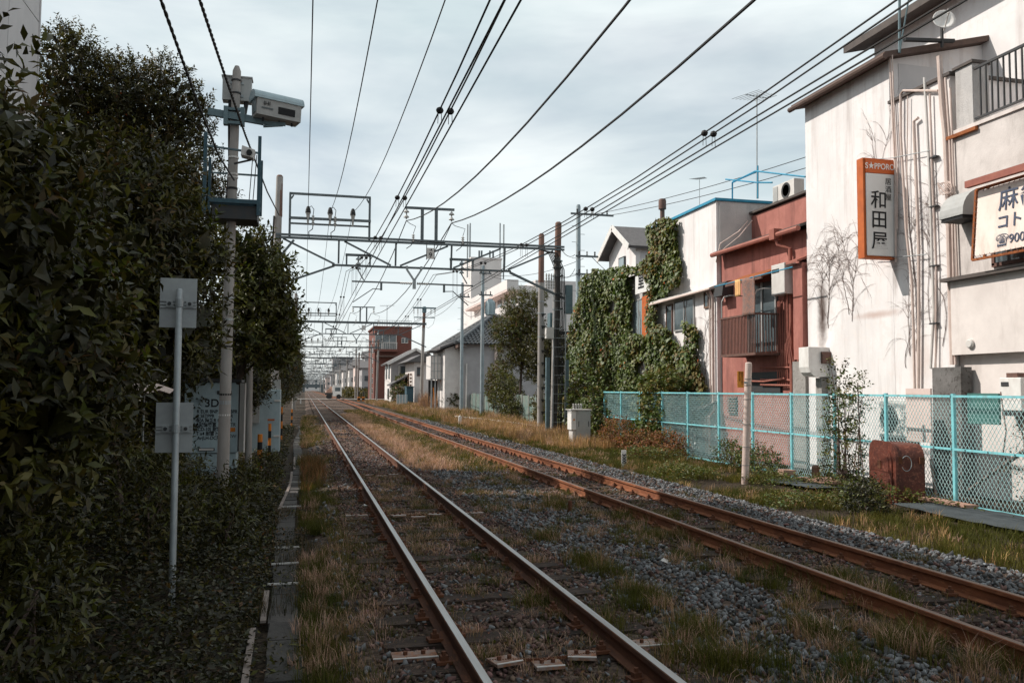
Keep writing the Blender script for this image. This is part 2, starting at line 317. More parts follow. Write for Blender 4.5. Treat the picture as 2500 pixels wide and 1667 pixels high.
# ---------------------------------------------------------------- ground
def ground_material(name, cols, cell, bump):
    m = bpy.data.materials.new(name); m.use_nodes = True; t = m.node_tree; n = t.nodes; l = t.links; p = n['Principled BSDF']; p.inputs['Roughness'].default_value = .95; p.inputs['Specular IOR Level'].default_value = .15
    g = n.new('ShaderNodeNewGeometry'); z = n.new('ShaderNodeTexNoise'); z.inputs['Scale'].default_value = .55; z.inputs['Detail'].default_value = 8; z.inputs['Roughness'].default_value = .65; l.new(g.outputs['Position'], z.inputs['Vector'])
    r = n.new('ShaderNodeValToRGB'); e = r.color_ramp.elements; e[0].position = .3; e[0].color = (*cols[0], 1); e[1].position = .7; e[1].color = (*cols[2], 1); q = e.new(.5); q.color = (*cols[1], 1); l.new(z.outputs['Fac'], r.inputs['Fac'])
    v = n.new('ShaderNodeTexVoronoi'); v.inputs['Scale'].default_value = cell; l.new(g.outputs['Position'], v.inputs['Vector'])
    hs = n.new('ShaderNodeHueSaturation'); l.new(r.outputs['Color'], hs.inputs['Color']); sp = n.new('ShaderNodeSeparateColor'); l.new(v.outputs['Color'], sp.inputs['Color']); mr = n.new('ShaderNodeMapRange'); mr.inputs['To Min'].default_value = .45; mr.inputs['To Max'].default_value = 1.5; l.new(sp.outputs[0], mr.inputs['Value']); l.new(mr.outputs[0], hs.inputs['Value'])
    l.new(hs.outputs['Color'], p.inputs['Base Color'])
    b = n.new('ShaderNodeBump'); b.inputs['Strength'].default_value = 1; b.inputs['Distance'].default_value = bump; b.invert = True; l.new(v.outputs['Distance'], b.inputs['Height']); l.new(b.outputs['Normal'], p.inputs['Normal'])
    MATS[name] = m
ground_material('soil', [(.022, .016, .011), (.04, .029, .02), (.06, .044, .03)], 22, .02)
ground_material('gravel', [(.055, .037, .028), (.09, .062, .048), (.13, .10, .082)], 19, .03)
ground_material('gravel_grey', [(.09, .088, .088), (.115, .112, .11), (.16, .15, .145)], 19, .03)
def sheet(name, xs, ys, zf, material, kind='structure'):
    xs = np.asarray(xs, float); ys = np.asarray(ys, float); X, Y = np.meshgrid(xs, ys); Z = zf(X, Y); V = np.stack([X, Y, Z], -1).reshape(-1, 3)
    nx = len(xs); i = np.arange(len(ys) - 1)[:, None]*nx + np.arange(nx - 1)[None]; F = np.stack([i, i + 1, i + nx + 1, i + nx], -1).reshape(-1, 4)
    o = np_mesh(name, V, F, material, smooth=True); o['kind'] = kind; return o
_gx = np.concatenate([[-3000, -800, -200, -60, -20], np.arange(-10, 26, .5), [30, 60, 200, 800, 3000]])
_gy = np.concatenate([[-300, -60, -10], np.arange(-2, 60, .6), np.arange(60, 200, 5), [260, 400, 700, 1200, 2500, 5000]])
sheet('ground', _gx, _gy, lambda X, Y: -.31 + .06*(vnoise(X, Y, .5, 1) - .5) + np.where(X < -.6, .10*np.clip((-.6 - X)/2, 0, 1), 0), 'soil')
def bed_z(X, Y):
    e = np.clip(np.minimum((X - .05)/.35, (7.9 - X)/.5), 0, 1); return -.36 + .172*e + np.where(np.abs(X - 1.66) < 1.0, .004 + .032*np.clip((Y - 13)/6, 0, 1), np.where(np.abs(X - 5.5) < 1.0, .006 + .012*np.clip((Y - 16)/6, 0, 1), 0))*e + .03*(vnoise(X, Y, 1.1, 3) - .5)*e
_bx = np.concatenate([[-.1], np.arange(.05, 8.0, .2), [8.2]]); _by = np.concatenate([np.arange(-3, 60, .5), np.arange(60, 160, 5), [200, 300, 450, 700]])
sheet('ballast_bed', _bx, _by, bed_z, 'gravel')
# ---------------------------------------------------------------- tracks
def track2(Y): return 5.44 + .55*min(1, max(0, (Y - 36)/60))
def rail_mesh(xf, ys, top):
    # head, web and foot of a 50 kg rail; the running surface carries its own material
    prof = [(-.0635, -.153), (.0635, -.153), (.0635, -.143), (.012, -.125), (.008, -.05), (.0325, -.036), (.0325, -.006), (.026, 0), (-.026, 0), (-.0325, -.006), (-.0325, -.036), (-.008, -.05), (-.012, -.125), (-.0635, -.143)]
    mb = MB(); n = len(prof)
    for y in ys:
        x = xf(y)
        for p in prof: mb.v.append((x + p[0], y, p[1]))
    for i in range(len(ys) - 1):
        for j in range(n):
            mb.f.append((i*n + j, (i + 1)*n + j, (i + 1)*n + (j + 1) % n, i*n + (j + 1) % n)); mb.m.append(1 if j == 7 else 0)
    return mb
RY = list(np.arange(-4, 100, 4.0)) + [110, 130, 150, 200, 260, 340, 450, 700]
slp = MB().box(-1.02, 1.02, -.115, .115, -.30, -.158)
slp_mesh = None; clip_mesh = None
def make_sleeper_meshes():
    global slp_mesh, clip_mesh
    bm = bmesh.new(); bmesh.ops.create_cube(bm, size=1); bmesh.ops.scale(bm, vec=(2.05, .23, .15), verts=bm.verts); bmesh.ops.subdivide_edges(bm, edges=[e for e in bm.edges if abs((e.verts[0].co - e.verts[1].co).x) > 1], cuts=7)
    for v in bm.verts: v.co += Vector((random.uniform(-.012, .012), random.uniform(-.014, .014), random.uniform(-.008, .006)))
    bmesh.ops.recalc_face_normals(bm, faces=bm.faces); slp_mesh = bpy.data.meshes.new('sleeper'); bm.to_mesh(slp_mesh); bm.free(); slp_mesh.materials.append(M('sleeper_wood'))
    t = MB().box(-.055, .055, -.05, .05, 0, .022).box(-.028, .028, -.024, .024, .022, .055).tube([(0, 0, .05), (0, 0, .082)], .017, 6)
    o = t.build('clip', 'rust_dark'); clip_mesh = o.data; bpy.data.objects.remove(o)
make_sleeper_meshes()
def build_track(name, label, xc, gap, ys_s, ys_far, top, clips_to, side):
    t = thing(name, label, 'railway track', (xc(0), 0, -.15))
    for s in (-1, 1):
        mb = rail_mesh(lambda y: xc(y) + s*.566, RY, top); o = mb.build('rail', [side, top], t, smooth=True)
    for y in ys_s:
        s = bpy.data.objects.new('sleeper', slp_mesh); COL.objects.link(s); s.parent = t
        s.location = Vector((xc(y) + random.uniform(-.03, .03), y, -.233 + random.uniform(-.012, .006))) - t.location; s.rotation_euler = (0, 0, random.uniform(-.02, .02))
        s.scale = (random.uniform(.97, 1.03), random.uniform(.9, 1.08), 1)
        if y < clips_to:
            for r in (-1, 1):
                for q in (-1, 1):
                    k = bpy.data.objects.new('rail_clip', clip_mesh); COL.objects.link(k); k.parent = s
                    k.location = Vector((r*.566 + q*.095, random.choice((-.045, .045)), .075 + .008)); k.rotation_euler = (0, 0, random.uniform(-.2, .2))
    far = MB()
    for y in ys_far: far.box(xc(y) - 1.0, xc(y) + 1.0, y - .11, y + .11, -.29, -.165)
    o = far.build('distant_sleepers', 'sleeper_wood', t); o['kind'] = 'stuff'
    return t
xl = lambda y: 1.662
build_track('railway_track', 'left railway track with bright worn rail tops beside the overgrown hedge', xl, .6, np.arange(3.35, 52, .62), np.arange(52.2, 170, .62), 'steel_top', 31, 'rail_brown')
build_track('railway_track', 'right railway track with dull rusty orange rails nearer the cyan fence', track2, .6, np.arange(3.1, 52, .6), np.arange(52.2, 170, .6), 'steel_dull', 34, 'rail_orange')
# rusted gauge-tie plates lying across the left track
def tie_plates(y, curve, label):
    t = thing('tie_plate_row', label, 'track plates', (1.66, y, -.16))
    def plate(x, yy, w, d, z, rot, nm='plate'):
        mb = MB(); c, s_ = math.cos(rot), math.sin(rot)
        def q(a, b, zz): return (x + a*c - b*s_, yy + a*s_ + b*c, zz)
        mb.add([q(-w, -d, z), q(w, -d, z), q(w, d, z), q(-w, d, z), q(-w, -d, z + .02), q(w, -d, z + .02), q(w, d, z + .02), q(-w, d, z + .02)], MB.BF)
        mb.add([q(-w, -d, z + .021), q(w, -d, z + .021), q(w, -d + .012, z + .021), q(-w, -d + .012, z + .021), q(-w, -d, z + .027), q(w, -d, z + .027), q(w, -d + .012, z + .027), q(-w, -d + .012, z + .027)], MB.BF, 1)
        o = mb.build(nm, ['plate_worn', 'offwhite_metal'], t)
        b = MB()
        for a in (-.4, .4): p = q(a*w, d*.1, 0); MB().tube([(p[0], p[1], z + .018), (p[0], p[1], z + .045)], .016, 6).build('bolt', 'rust_dark', o)
    for i, x in enumerate((1.38, 1.66, 1.94)): plate(x, y - curve*(1 - abs(i - 1)), .10, .085, -.15 + (.012 if i != 1 else 0), (.25, 0, -.3)[i])
    plate(.80, y + .35, .16, .09, -.17, 0); plate(2.56, y + .25, .15, .09, -.17, 0)
    mb = MB()
    for k in range(44):
        a = 1.28 + k*.76/43; mb.tube([(a, y + .02 - curve*(1 - abs(a - 1.66)/.4)*.5, -.135), (a + .008, y + .02 - curve*(1 - abs(a - 1.66)/.4)*.5, -.118)], .012, 5)
    mb.build('coiled_spring', 'rust_dark', t)
tie_plates(5.75, .10, 'rusty bolted steel plates across the left track, the row nearest the camera')
tie_plates(12.6, .10, 'rusty bolted steel plates across the left track, the middle one of three rows')
tie_plates(18.6, .10, 'pale bolted steel plates across the left track, the farthest of three rows')
# ---------------------------------------------------------------- ballast stones (stuff)
def stone_protos(n, pts):
    out = []
    for _ in range(n):
        bm = bmesh.new(); sc = Vector((random.uniform(.85, 1.2), random.uniform(.65, 1), random.uniform(.45, .75)))
        for _k in range(pts):
            d = Vector((random.gauss(0, 1), random.gauss(0, 1), random.gauss(0, 1))).normalized()*random.uniform(.78, 1.05); bm.verts.new((d.x*sc.x, d.y*sc.y, d.z*sc.z))
        r = bmesh.ops.convex_hull(bm, input=bm.verts); dead = [g for g in r['geom_interior'] if isinstance(g, bmesh.types.BMVert)]
        if dead: bmesh.ops.delete(bm, geom=dead, context='VERTS')
        bmesh.ops.triangulate(bm, faces=bm.faces); bm.verts.ensure_lookup_table(); bm.verts.index_update()
        out.append((np.array([v.co[:] for v in bm.verts]), np.array([[v.index for v in f.verts] for f in bm.faces]))); bm.free()
    return out
PROTOS = stone_protos(16, 9)
def rand_rot(n):
    q = RNG.normal(size=(n, 4)); q /= np.linalg.norm(q, axis=1, keepdims=True); w, x, y, z = q.T
    return np.stack([1-2*(y*y+z*z), 2*(x*y-z*w), 2*(x*z+y*w), 2*(x*y+z*w), 1-2*(x*x+z*z), 2*(y*z-x*w), 2*(x*z-y*w), 2*(y*z+x*w), 1-2*(x*x+y*y)], -1).reshape(n, 3, 3)
def stones(name, P, S, mats, mi):
    Vs, Fs, Ms, o = [], [], [], 0; which = RNG.integers(0, len(PROTOS), len(P))
    for k, (pv, pf) in enumerate(PROTOS):
        ix = np.where(which == k)[0]
        if not len(ix): continue
        R = rand_rot(len(ix)); V = np.einsum('nij,kj->nki', R, pv)*S[ix][:, None, None] + P[ix][:, None, :]
        F = pf[None] + (np.arange(len(ix))*len(pv))[:, None, None] + o; Vs.append(V.reshape(-1, 3)); Fs.append(F.reshape(-1, 3)); Ms.append(np.repeat(mi[ix], len(pf))); o += V.shape[0]*V.shape[1]
    ob = np_mesh(name, np.concatenate(Vs), np.concatenate(Fs), mats, mi=np.concatenate(Ms)); ob['kind'] = 'stuff'; return ob
RAILX = [1.096, 2.228]
def scatter_stones(y0, y1, dens, smin, smax, x0=.15, x1=8.1):
    n = int((x1 - x0)*(y1 - y0)*dens); X = RNG.uniform(x0, x1, n); Y = RNG.uniform(y0, y1, n)
    r2 = np.array([track2(y) for y in Y]); keep = np.ones(n, bool)
    for a in (1.096, 2.228): keep &= np.abs(X - a) > .10
    for a in (-.566, .566): keep &= np.abs(X - r2 - a) > .10
    bare = vnoise(X, Y, .8, 5); track = ((X > .5) & (X < 2.85)) | ((X > r2 - 1.1) & (X < r2 + 1.1))
    keep &= np.where(track, RNG.random(n) < .98, RNG.random(n) < (.6 + .6*bare))
    keep &= ~((X < .55) & (RNG.random(n) < .8))
    d = np.hypot(X, Y); fov = np.abs(np.arctan2(X, Y) - .243) < .62; keep &= fov
    X, Y, track = X[keep], Y[keep], track[keep]; S = (smin + (smax - smin)*RNG.random(len(X))**1.6)*np.where(track, .95, 1.1)
    S = np.where(RNG.random(len(X)) < .035, S*1.5, S)
    Z = bed_z(X, Y) + S*.25 + np.where(track, .012*(vnoise(X, Y, 2.5, 6) - .35)*2, .006); mi = np.where(track, RNG.random(len(X)) < .82, RNG.random(len(X)) < .06 + .22*vnoise(X, Y, .5, 8)).astype(int)
    return np.stack([X, Y, Z], -1), S, mi
A = [scatter_stones(3.0, 14, 460, .022, .043), scatter_stones(14, 26, 240, .028, .048), scatter_stones(26, 52, 70, .035, .055)]
tag(stones('ballast_stones', np.concatenate([a[0] for a in A]), np.concatenate([a[1] for a in A]), ['stone', 'stone_brown'], np.concatenate([a[2] for a in A])), 'loose crushed stone ballast around and between the rails', 'ballast')
# ---------------------------------------------------------------- cable trough with its lids (left of the track)
tr = thing('cable_trough', 'concrete cable trough with grey slab lids along the left track', 'cable trough', (-.15, 3, -.3))
lid = None
y = 3.0
while y < 46:
    ln = .5; o = None
    if lid is None:
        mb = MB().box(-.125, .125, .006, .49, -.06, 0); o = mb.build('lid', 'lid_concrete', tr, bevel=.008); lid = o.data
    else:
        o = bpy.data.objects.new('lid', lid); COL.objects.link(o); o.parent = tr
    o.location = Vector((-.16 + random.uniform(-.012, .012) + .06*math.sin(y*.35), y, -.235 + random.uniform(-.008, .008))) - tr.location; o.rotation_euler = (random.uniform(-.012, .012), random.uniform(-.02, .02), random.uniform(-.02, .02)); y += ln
for seg in ([(5.2, -.33), (6.3, -.355), (7.3, -.37)], [(7.5, -.30), (8.6, -.315)], [(14.3, -.36), (16, -.30), (17.6, -.25), (19.3, -.24), (20.6, -.25)], [(21.2, -.20), (23, -.215), (25, -.235)]):
    mb = MB()
    for (ya, xa), (yb, xb) in zip(seg[:-1], seg[1:]): mb.beam((xa, ya, -.226), (xb, yb, -.226), .048, .022)
    mb.build('edging_strip', 'timber_grey', tr)
for yy in (8.9, 9.9, 10.9, 14.6, 18.4):
    MB().beam((-.32, yy, -.225), (-.02, yy + random.uniform(-.03, .03), -.224), .018, .018).build('strap', 'offwhite_metal', tr)
# ---------------------------------------------------------------- overhead-line gantries
def insulator(mb, p, n=3, r=.085, h=.36, mi=0, axis=(0, 0, -1)):
    a = Vector(axis); p = Vector(p); pts = []; rs = []
    for i in range(n):
        t0 = i/n
        for dt, rr in ((.0, .03), (.15, .035), (.4, r*.75), (.62, r), (.66, r*.9), (.72, .035), (.98, .03)):
            pts.append(p + a*h*(t0 + dt/n)); rs.append(rr)
    mb.tube(pts, rs, 10, mi)
GY = 36.6
def make_gantry():
    g = thing('overhead_line_gantry', '', 'gantry', (4.9, GY, -.3))
    B = lambda mb, nm, mt='galv_dark', **k: mb.build(nm, mt, g, **k)
    lp = MB().tube([(-1.20, GY, -.32), (-1.22, GY, 8.5), (-1.19, GY, 10.7)], [.165, .15, .14], 14, 0).tube([(-1.19, GY, 9.0), (-1.19, GY, 10.72), (-1.19, GY, 10.78)], [.143, .137, .09], 14, 1)
    B(lp, 'pole', ['concrete_pole', 'pole_rust_brown'], smooth=True)
    rp_ = MB().tube([(10.99, GY, -.32), (11.10, GY, 6), (11.16, GY, 8)], [.165, .155, .15], 14, 0).tube([(11.155, GY, 7.8), (11.19, GY, 9.38), (11.19, GY, 9.44)], [.152, .147, .09], 14, 1)
    B(rp_, 'pole', ['concrete_pole', 'pole_rust_brown'], smooth=True)
    for dz in (0, .13): B(MB().beam((-1.3, GY - .17, 8.09 + dz), (11.42, GY - .17, 8.13 + dz), .08, .085), 'upper_chord')
    B(MB().beam((-1.3, GY + .17, 8.16), (11.42, GY + .17, 8.2), .09, .09), 'upper_chord')
    B(MB().beam((1.05, GY, 7.03), (8.95, GY, 7.07), .09, .085), 'lower_chord')
    for x in (1.32, 3.76, 6.22, 8.64): B(MB().beam((x, GY - .1, 8.08), (x, GY, 7.1), .075, .075), 'vertical_strut')
    for a, b in (((-1.0, 8.06), (1.15, 7.06)), ((1.55, 8.06), (3.55, 7.1)), ((3.95, 7.1), (6.05, 8.06)), ((6.3, 7.1), (8.45, 8.06)), ((8.8, 7.12), (10.9, 8.06))):
        B(MB().beam((a[0], GY - .1, a[1]), (b[0], GY - .1, b[1]), .06, .075), 'diagonal_brace')
    B(MB().beam((1.15, GY + .02, 7.0), (-1.2, GY + .02, 6.08), .08, .08), 'knee_brace'); B(MB().beam((8.9, GY + .02, 7.02), (11.4, GY - .2, 5.9), .1, .1), 'knee_brace')
    B(MB().beam((-1.15, GY - .2, 7.2), (-.55, GY - .2, 8.0), .09, .09), 'knee_brace')
    # high-voltage frame standing over the left end
    fr = MB()
    for p, q in (((-.74, 8.18), (-.74, 10.03)), ((2.61, 8.18), (2.61, 10.03)), ((-.78, 10.03), (2.65, 10.04))): fr.beam((p[0], GY, p[1]), (q[0], GY, q[1]), .09, .09)
    fr.beam((-.6, GY - .002, 9.96), (-.7, GY - .002, 9.8), .06, .06).beam((2.48, GY - .002, 9.96), (2.58, GY - .002, 9.8), .06, .06); B(fr, 'insulator_frame')
    B(MB().beam((-.78, GY - .1, 8.96), (2.66, GY - .1, 8.99), .1, .1), 'cross_arm'); B(MB().beam((-.78, GY + .08, 8.76), (2.62, GY + .08, 8.78), .07, .07), 'cross_arm')
    for x in (.01, .93, 1.89):
        mb = MB().lathe((x, GY - .1, 9.02), [(.035, -.28), (.05, -.1), (.075, 0), (.08, .12), (.10, .15), (.115, .2), (.09, .32), (.06, .4), (.03, .44)], 12)
        for p in mb.f: pass
        o = B(mb, 'line_insulator', ['porcelain'], smooth=True); MB().lathe((x, GY - .1, 9.2), [(.112, 0), (.118, .04), (.1, .16), (.065, .27), (.03, .3)], 12).build('black_cap', 'rubber', o)
    for x in (.22, 1.14):
        mb = MB(); insulator(mb, (x, GY - .2, 9.1), 5, .075, .45); o = B(mb, 'arrester', 'porcelain', smooth=True)
        MB().tube([(x, GY - .2, 9.1), (x + .03, GY - .2, 9.35), (x - .08, GY - .15, 9.5), (x - .2, GY - .1, 9.42)], .016, 5).build('lead', 'rubber', o); MB().tube([(x, GY - .2, 8.65), (x - .02, GY - .2, 8.5), (x - .17, GY - .2, 8.38), (x - .15, GY - .2, 8.15)], .02, 5).build('lead', 'rubber', o)
    # T-shaped feeder frame in the middle
    t = MB().beam((4.91, GY, 8.2), (4.91, GY, 9.7), .13, .13).beam((5.53, GY, 8.2), (5.53, GY, 9.7), .13, .13).beam((4.14, GY, 9.7), (6.34, GY, 9.72), .1, .1).beam((4.5, GY, 8.24), (5.95, GY, 8.24), .12, .05); B(t, 'feeder_frame')
    for x, sx in ((4.21, 4.5), (6.22, 6.7)):
        mb = MB(); insulator(mb, (x, GY, 9.64), 2, .13, .46); B(mb, 'feeder_insulator', 'porcelain', smooth=True)
        mb = MB(); insulator(mb, (sx, GY - .2, 8.5), 4, .08, .36); o = B(mb, 'arrester', 'porcelain', smooth=True)
        MB().tube([(x, GY, 9.12), (x + .15, GY - .1, 8.98), (sx + .1, GY - .2, 8.85), (sx, GY - .2, 8.52)], .014, 5).build('lead', 'rubber', o); MB().tube([(sx, GY - .2, 8.14), (sx - .1, GY - .2, 8.0), (sx - .3, GY - .2, 7.85)], .018, 5).build('lead', 'rubber', o)
    # hangers and registration pipe of the two contact lines
    for x in (2.16, 6.7):
        B(MB().beam((x - .55, GY, 7.5), (x + .55, GY, 7.5), .1, .1).beam((x - .5, GY, 7.5), (x - .5, GY, 7.0), .07, .07).beam((x + .5, GY, 7.5), (x + .5, GY, 7.0), .07, .07), 'hanger')
        mb = MB(); insulator(mb, (x, GY, 7.44), 3, .12, .62); mb.tube([(x, GY, 6.84), (x + .25, GY, 6.42)], .03, 6); B(mb, 'hanger_insulator', 'galv', smooth=True)
    B(MB().beam((4.25, GY, 7.12), (4.27, GY, 6.95), .1, .1).beam((4.27, GY, 6.95), (4.58, GY, 6.5), .08, .08).beam((4.9, GY, 7.12), (4.88, GY, 6.95), .1, .1).beam((4.88, GY, 6.95), (4.6, GY, 6.5), .08, .08).beam((4.59, GY, 6.52), (4.59, GY, 6.12), .14, .1), 'y_bracket', 'galv')
    pp = MB().tube([(1.9, GY - .08, 6.35), (4.0, GY - .08, 6.35)], .035, 8).tube([(5.2, GY - .08, 6.35), (7.2, GY - .08, 6.34)], .035, 8); B(pp, 'registration_pipe')
    for s in (-1, 1):
        mb = MB(); insulator(mb, (4.59 + s*.62, GY - .08, 6.35), 7, .07, .52, axis=(-s, 0, 0)); B(mb, 'rod_insulator', 'porcelain', smooth=True)
    for x0, xm, x1 in ((3.15, 2.8, 1.95), (5.9, 6.3, 7.0)): B(MB().beam((x0, GY - .08, 6.38), (x0, GY - .08, 6.0), .09, .07).tube([(x0, GY - .08, 6.04), (xm, GY - .08, 6.06), (x1, GY - .08, 5.45)], .022, 6), 'pull_off_arm')
    return g
G1 = make_gantry()
G1['label'] = 'nearest overhead line gantry, grey lattice truss carrying the number 9 plate'; G1['group'] = 'gantries spanning the tracks'
pl = MB().box(5.1, 5.42, GY - .23, GY - .215, 7.44, 7.92).build('number_plate', 'offwhite_metal', G1)
MB().beam((5.09, GY - .21, 7.4), (5.09, GY - .21, 8.1), .03, .03).beam((5.43, GY - .21, 7.4), (5.43, GY - .21, 8.1), .03, .03).build('plate_frame', 'iron_dark', pl)
text_mesh('9', .30, 'plate_numeral', 'ink', (5.26, GY - .236, 7.60), (1, 0, 0), (0, 0, 1), G1, bold=.004)
text_mesh('•▲', .12, 'plate_symbols', 'ink', (5.27, GY - .236, 7.84), (1, 0, 0), (0, 0, 1), G1)
GANT = [GY, 83.0, 133.0, 181, 229, 277, 326, 375, 424, 474, 525, 580, 640]
ordw = ['', 'second', 'third', 'fourth', 'fifth', 'sixth', 'seventh', 'eighth', 'ninth', 'tenth', 'eleventh', 'twelfth', 'thirteenth']
for i, gy in enumerate(GANT[1:], 1):
    c = G1.copy(); COL.objects.link(c)
    for ch in list(G1.children):
        if ch.name.startswith('plate_') or (gy > 200 and ch.name.split('.')[0] in ('arrester', 'rod_insulator', 'line_insulator')): continue
        copy_tree(ch, c)
    c.location = Vector((4.9 + (.25 if i == 1 else 0), gy, -.3)); c['label'] = ordw[i] + ' overhead line gantry counted from the camera, grey lattice truss'
# ---------------------------------------------------------------- wires
def wire(name, label, pts, r=.012, group=None, m='rubber', n=5):
    o = MB().tube(pts, r, n).build(name, m); return tag(o, label, 'wire', group)
def span(x0, z0, x1, z1, y0, y1, sag, n=18):
    return [(x0 + (x1 - x0)*t, y0 + (y1 - y0)*t, z0 + (z1 - z0)*t - 4*sag*t*(1 - t)) for t in [k/n for k in range(n + 1)]]
def line_run(xf, z, sag0, sag, r, name, label, group):
    pts = span(xf, z, xf, z, -10, GY, sag0)
    for a, b in zip(GANT[:-1], GANT[1:]): pts += span(xf, z, xf, z, a, b, sag, 8)[1:]
    return wire(name, label, pts, r, group)
for x, nm in ((.01, 'leftmost'), (.93, 'middle'), (1.89, 'rightmost')):
    line_run(x, 9.36, 1.95, 1.2, .011, 'feeder_wire', nm + ' of three thin wires held by black-capped insulators above the left track', 'high voltage wires')
line_run(4.21, 9.12, 2.1, 1.3, .022, 'feeder_cable', 'thick black feeder cable on the left insulator of the T frame', 'thick feeder cables')
line_run(6.22, 9.12, 1.75, 1.2, .026, 'feeder_cable', 'thick black feeder cable on the right insulator of the T frame', 'thick feeder cables')
def catenary(xc, nm):
    for k, dx in enumerate((-.07, .07)):
        lr = ('left', 'right')[k]
        def run(z0, z1, r, what):
            pts = []
            for a, b in zip([-10] + GANT[:-1], GANT):
                sp = span(xc + dx, z0, xc + dx, z0, a, b, z0 - z1, 12); pts += sp if not pts else sp[1:]
            return wire('catenary_wire', '%s %s of the overhead line above the %s track' % (lr, what, nm), pts, r, 'overhead line of the %s track' % nm)
        run(6.78, 5.36, .011, 'messenger wire'); o = run(5.2, 5.17, .011, 'contact wire')
        k2 = 0
        for a, b in zip([-10] + GANT[:3], GANT[:4]):
            for j in range(1, 9):
                t = j/9; y = a + (b - a)*t; z = 6.78 - 4*1.42*t*(1 - t)
                if y < 3: continue
                d = MB().lathe((xc + dx, y, z), [(.01, -.045), (.04, -.03), (.052, 0), (.04, .03), (.01, .045)], 8).tube([(xc + dx - .02, y, z), (xc + dx - .025, y, 5.2)], .0045, 4).tube([(xc + dx + .02, y, z), (xc + dx + .025, y, 5.2)], .0045, 4)
                d.build('dropper', 'rubber', o)
catenary(1.72, 'left'); catenary(5.5, 'right')
wire('messenger_wire', 'short slack wire drooping from the T frame between the first two gantries', span(6.22, 9.1, 5.0, 7.9, GY, 83, 2.6), .018)
# twisted black cables on the left
def twisted(name, label, pts, r, cat='cable'):
    P = [Vector(p) for p in pts]; fine = []
    for a, b in zip(P[:-1], P[1:]):
        k = max(2, int((b - a).length/.05)); fine += [a.lerp(b, i/k) for i in range(k)]
    fine.append(P[-1]); mb = MB()
    for ph in (0, math.pi):
        mb.tube([p + Vector((math.cos(i*.9 + ph), 0, math.sin(i*.9 + ph)))*r*.45 for i, p in enumerate(fine)], r*.72, 6)
    return tag(mb.build(name, 'rubber'), label, cat)
twisted('twisted_cable', 'twisted black cable running up to the middle of the camera pole', [(-1.05, -2, 5.1), (-1.15, 4, 4.86), (-1.2, 7.24, 4.9), (-1.25, 10, 5.0), (-1.3, 13, 5.18), (-1.36, 16.45, 5.65)], .015)
twisted('twisted_cable', 'twisted black cable passing the camera pole to the left gantry pole', [(-1.3, -2, 5.9), (-1.25, 4, 5.85), (-1.2, 9.6, 6.0), (-1.2, 12.1, 6.2), (-1.17, 16.4, 6.5), (-1.15, 25, 7.4), (-1.17, 36.3, 9.0)], .019)
tag(MB().tube([(-1.38, GY - .1, 9.0), (-1.4, GY - .12, 8.3), (-1.45, GY - .12, 7.2), (-1.38, GY - .15, 5.0), (-1.4, GY - .15, 0)], .04, 6).build('riser_cable', 'rubber'), 'black riser cable strapped down the left gantry pole', 'cable')
# ---------------------------------------------------------------- camera pole with obstacle detector
CX, CY = -1.41, 16.6
p = thing('camera_pole', 'grey concrete pole among the trees with boxes, arm and blue platform', 'pole', (CX, CY, -.3))
MB().tube([(CX - .04, CY, -.35), (CX, CY, 5), (CX + .035, CY, 7.80), (CX + .036, CY, 7.9)], [.115, .088, .078, .04], 16).build('shaft', 'concrete_pole', p, smooth=True)
def cxz(z): return CX - .04 + .04*min(1, (z + .3)/5.3) + max(0, z - 5)*.0125
for z, m, h in ((7.6, 'iron_dark', .03), (7.35, 'iron_dark', .03), (6.1, 'white_paint', .035), (5.78, 'white_paint', .03), (5.72, 'white_paint', .03), (5.5, 'black', .04), (1.6, 'black', .035), (1.43, 'galv', .07), (1.22, 'white_paint', .03), (.42, 'pipe_cream', .035), (-.03, 'pipe_cream', .03), (3.4, 'galv', .05), (2.5, 'black', .03), (3.0, 'galv', .04)):
    MB().lathe((cxz(z), CY, z), [(.085 + .004*(8 - z)/2, 0), (.094 + .004*(8 - z)/2, .002), (.094 + .004*(8 - z)/2, h), (.085 + .004*(8 - z)/2, h + .002)], 14).build('band', m, p)
b = MB().box(-1.64, -1.11, CY + .1, CY + .34, 7.27, 7.72).box(-1.66, -1.09, CY + .08, CY + .36, 7.72, 7.745).build('junction_box', 'grey_metal', p)
MB().box(-1.50, -1.25, CY + .085, CY + .1, 7.58, 7.63).box(-1.50, -1.25, CY + .085, CY + .1, 7.33, 7.38).build('mounting_rail', 'galv', b)
MB().tube([(-1.50, CY + .15, 7.3), (-1.5, CY + .12, 6.9), (-1.47, CY + .1, 6.0), (-1.5, CY + .1, 5.3)], .032, 7).tube([(-1.2, CY + .18, 7.3), (-1.22, CY + .15, 7.0), (-1.27, CY + .12, 6.85)], [.05, .03, .02], 7).build('cable', 'rubber', p)
a = MB().beam((-1.86, CY - .13, 6.93), (-.85, CY - .13, 6.82), .08, .13).beam((-.85, CY - .13, 6.80), (-.45, CY - .13, 6.80), .06, .06).beam((-.86, CY - .13, 6.73), (-.5, CY - .13, 6.78), .05, .04).build('support_arm', 'galv_teal', p)
MB().box(-1.56, -1.22, CY - .19, CY - .1, 6.98, 7.03).box(-1.56, -1.22, CY - .19, CY - .1, 6.72, 6.77).box(-1.58, -1.50, CY - .2, CY - .07, 6.7, 7.05).box(-1.28, -1.2, CY - .2, CY - .07, 6.7, 7.05).build('clamp', 'galv_teal', a)
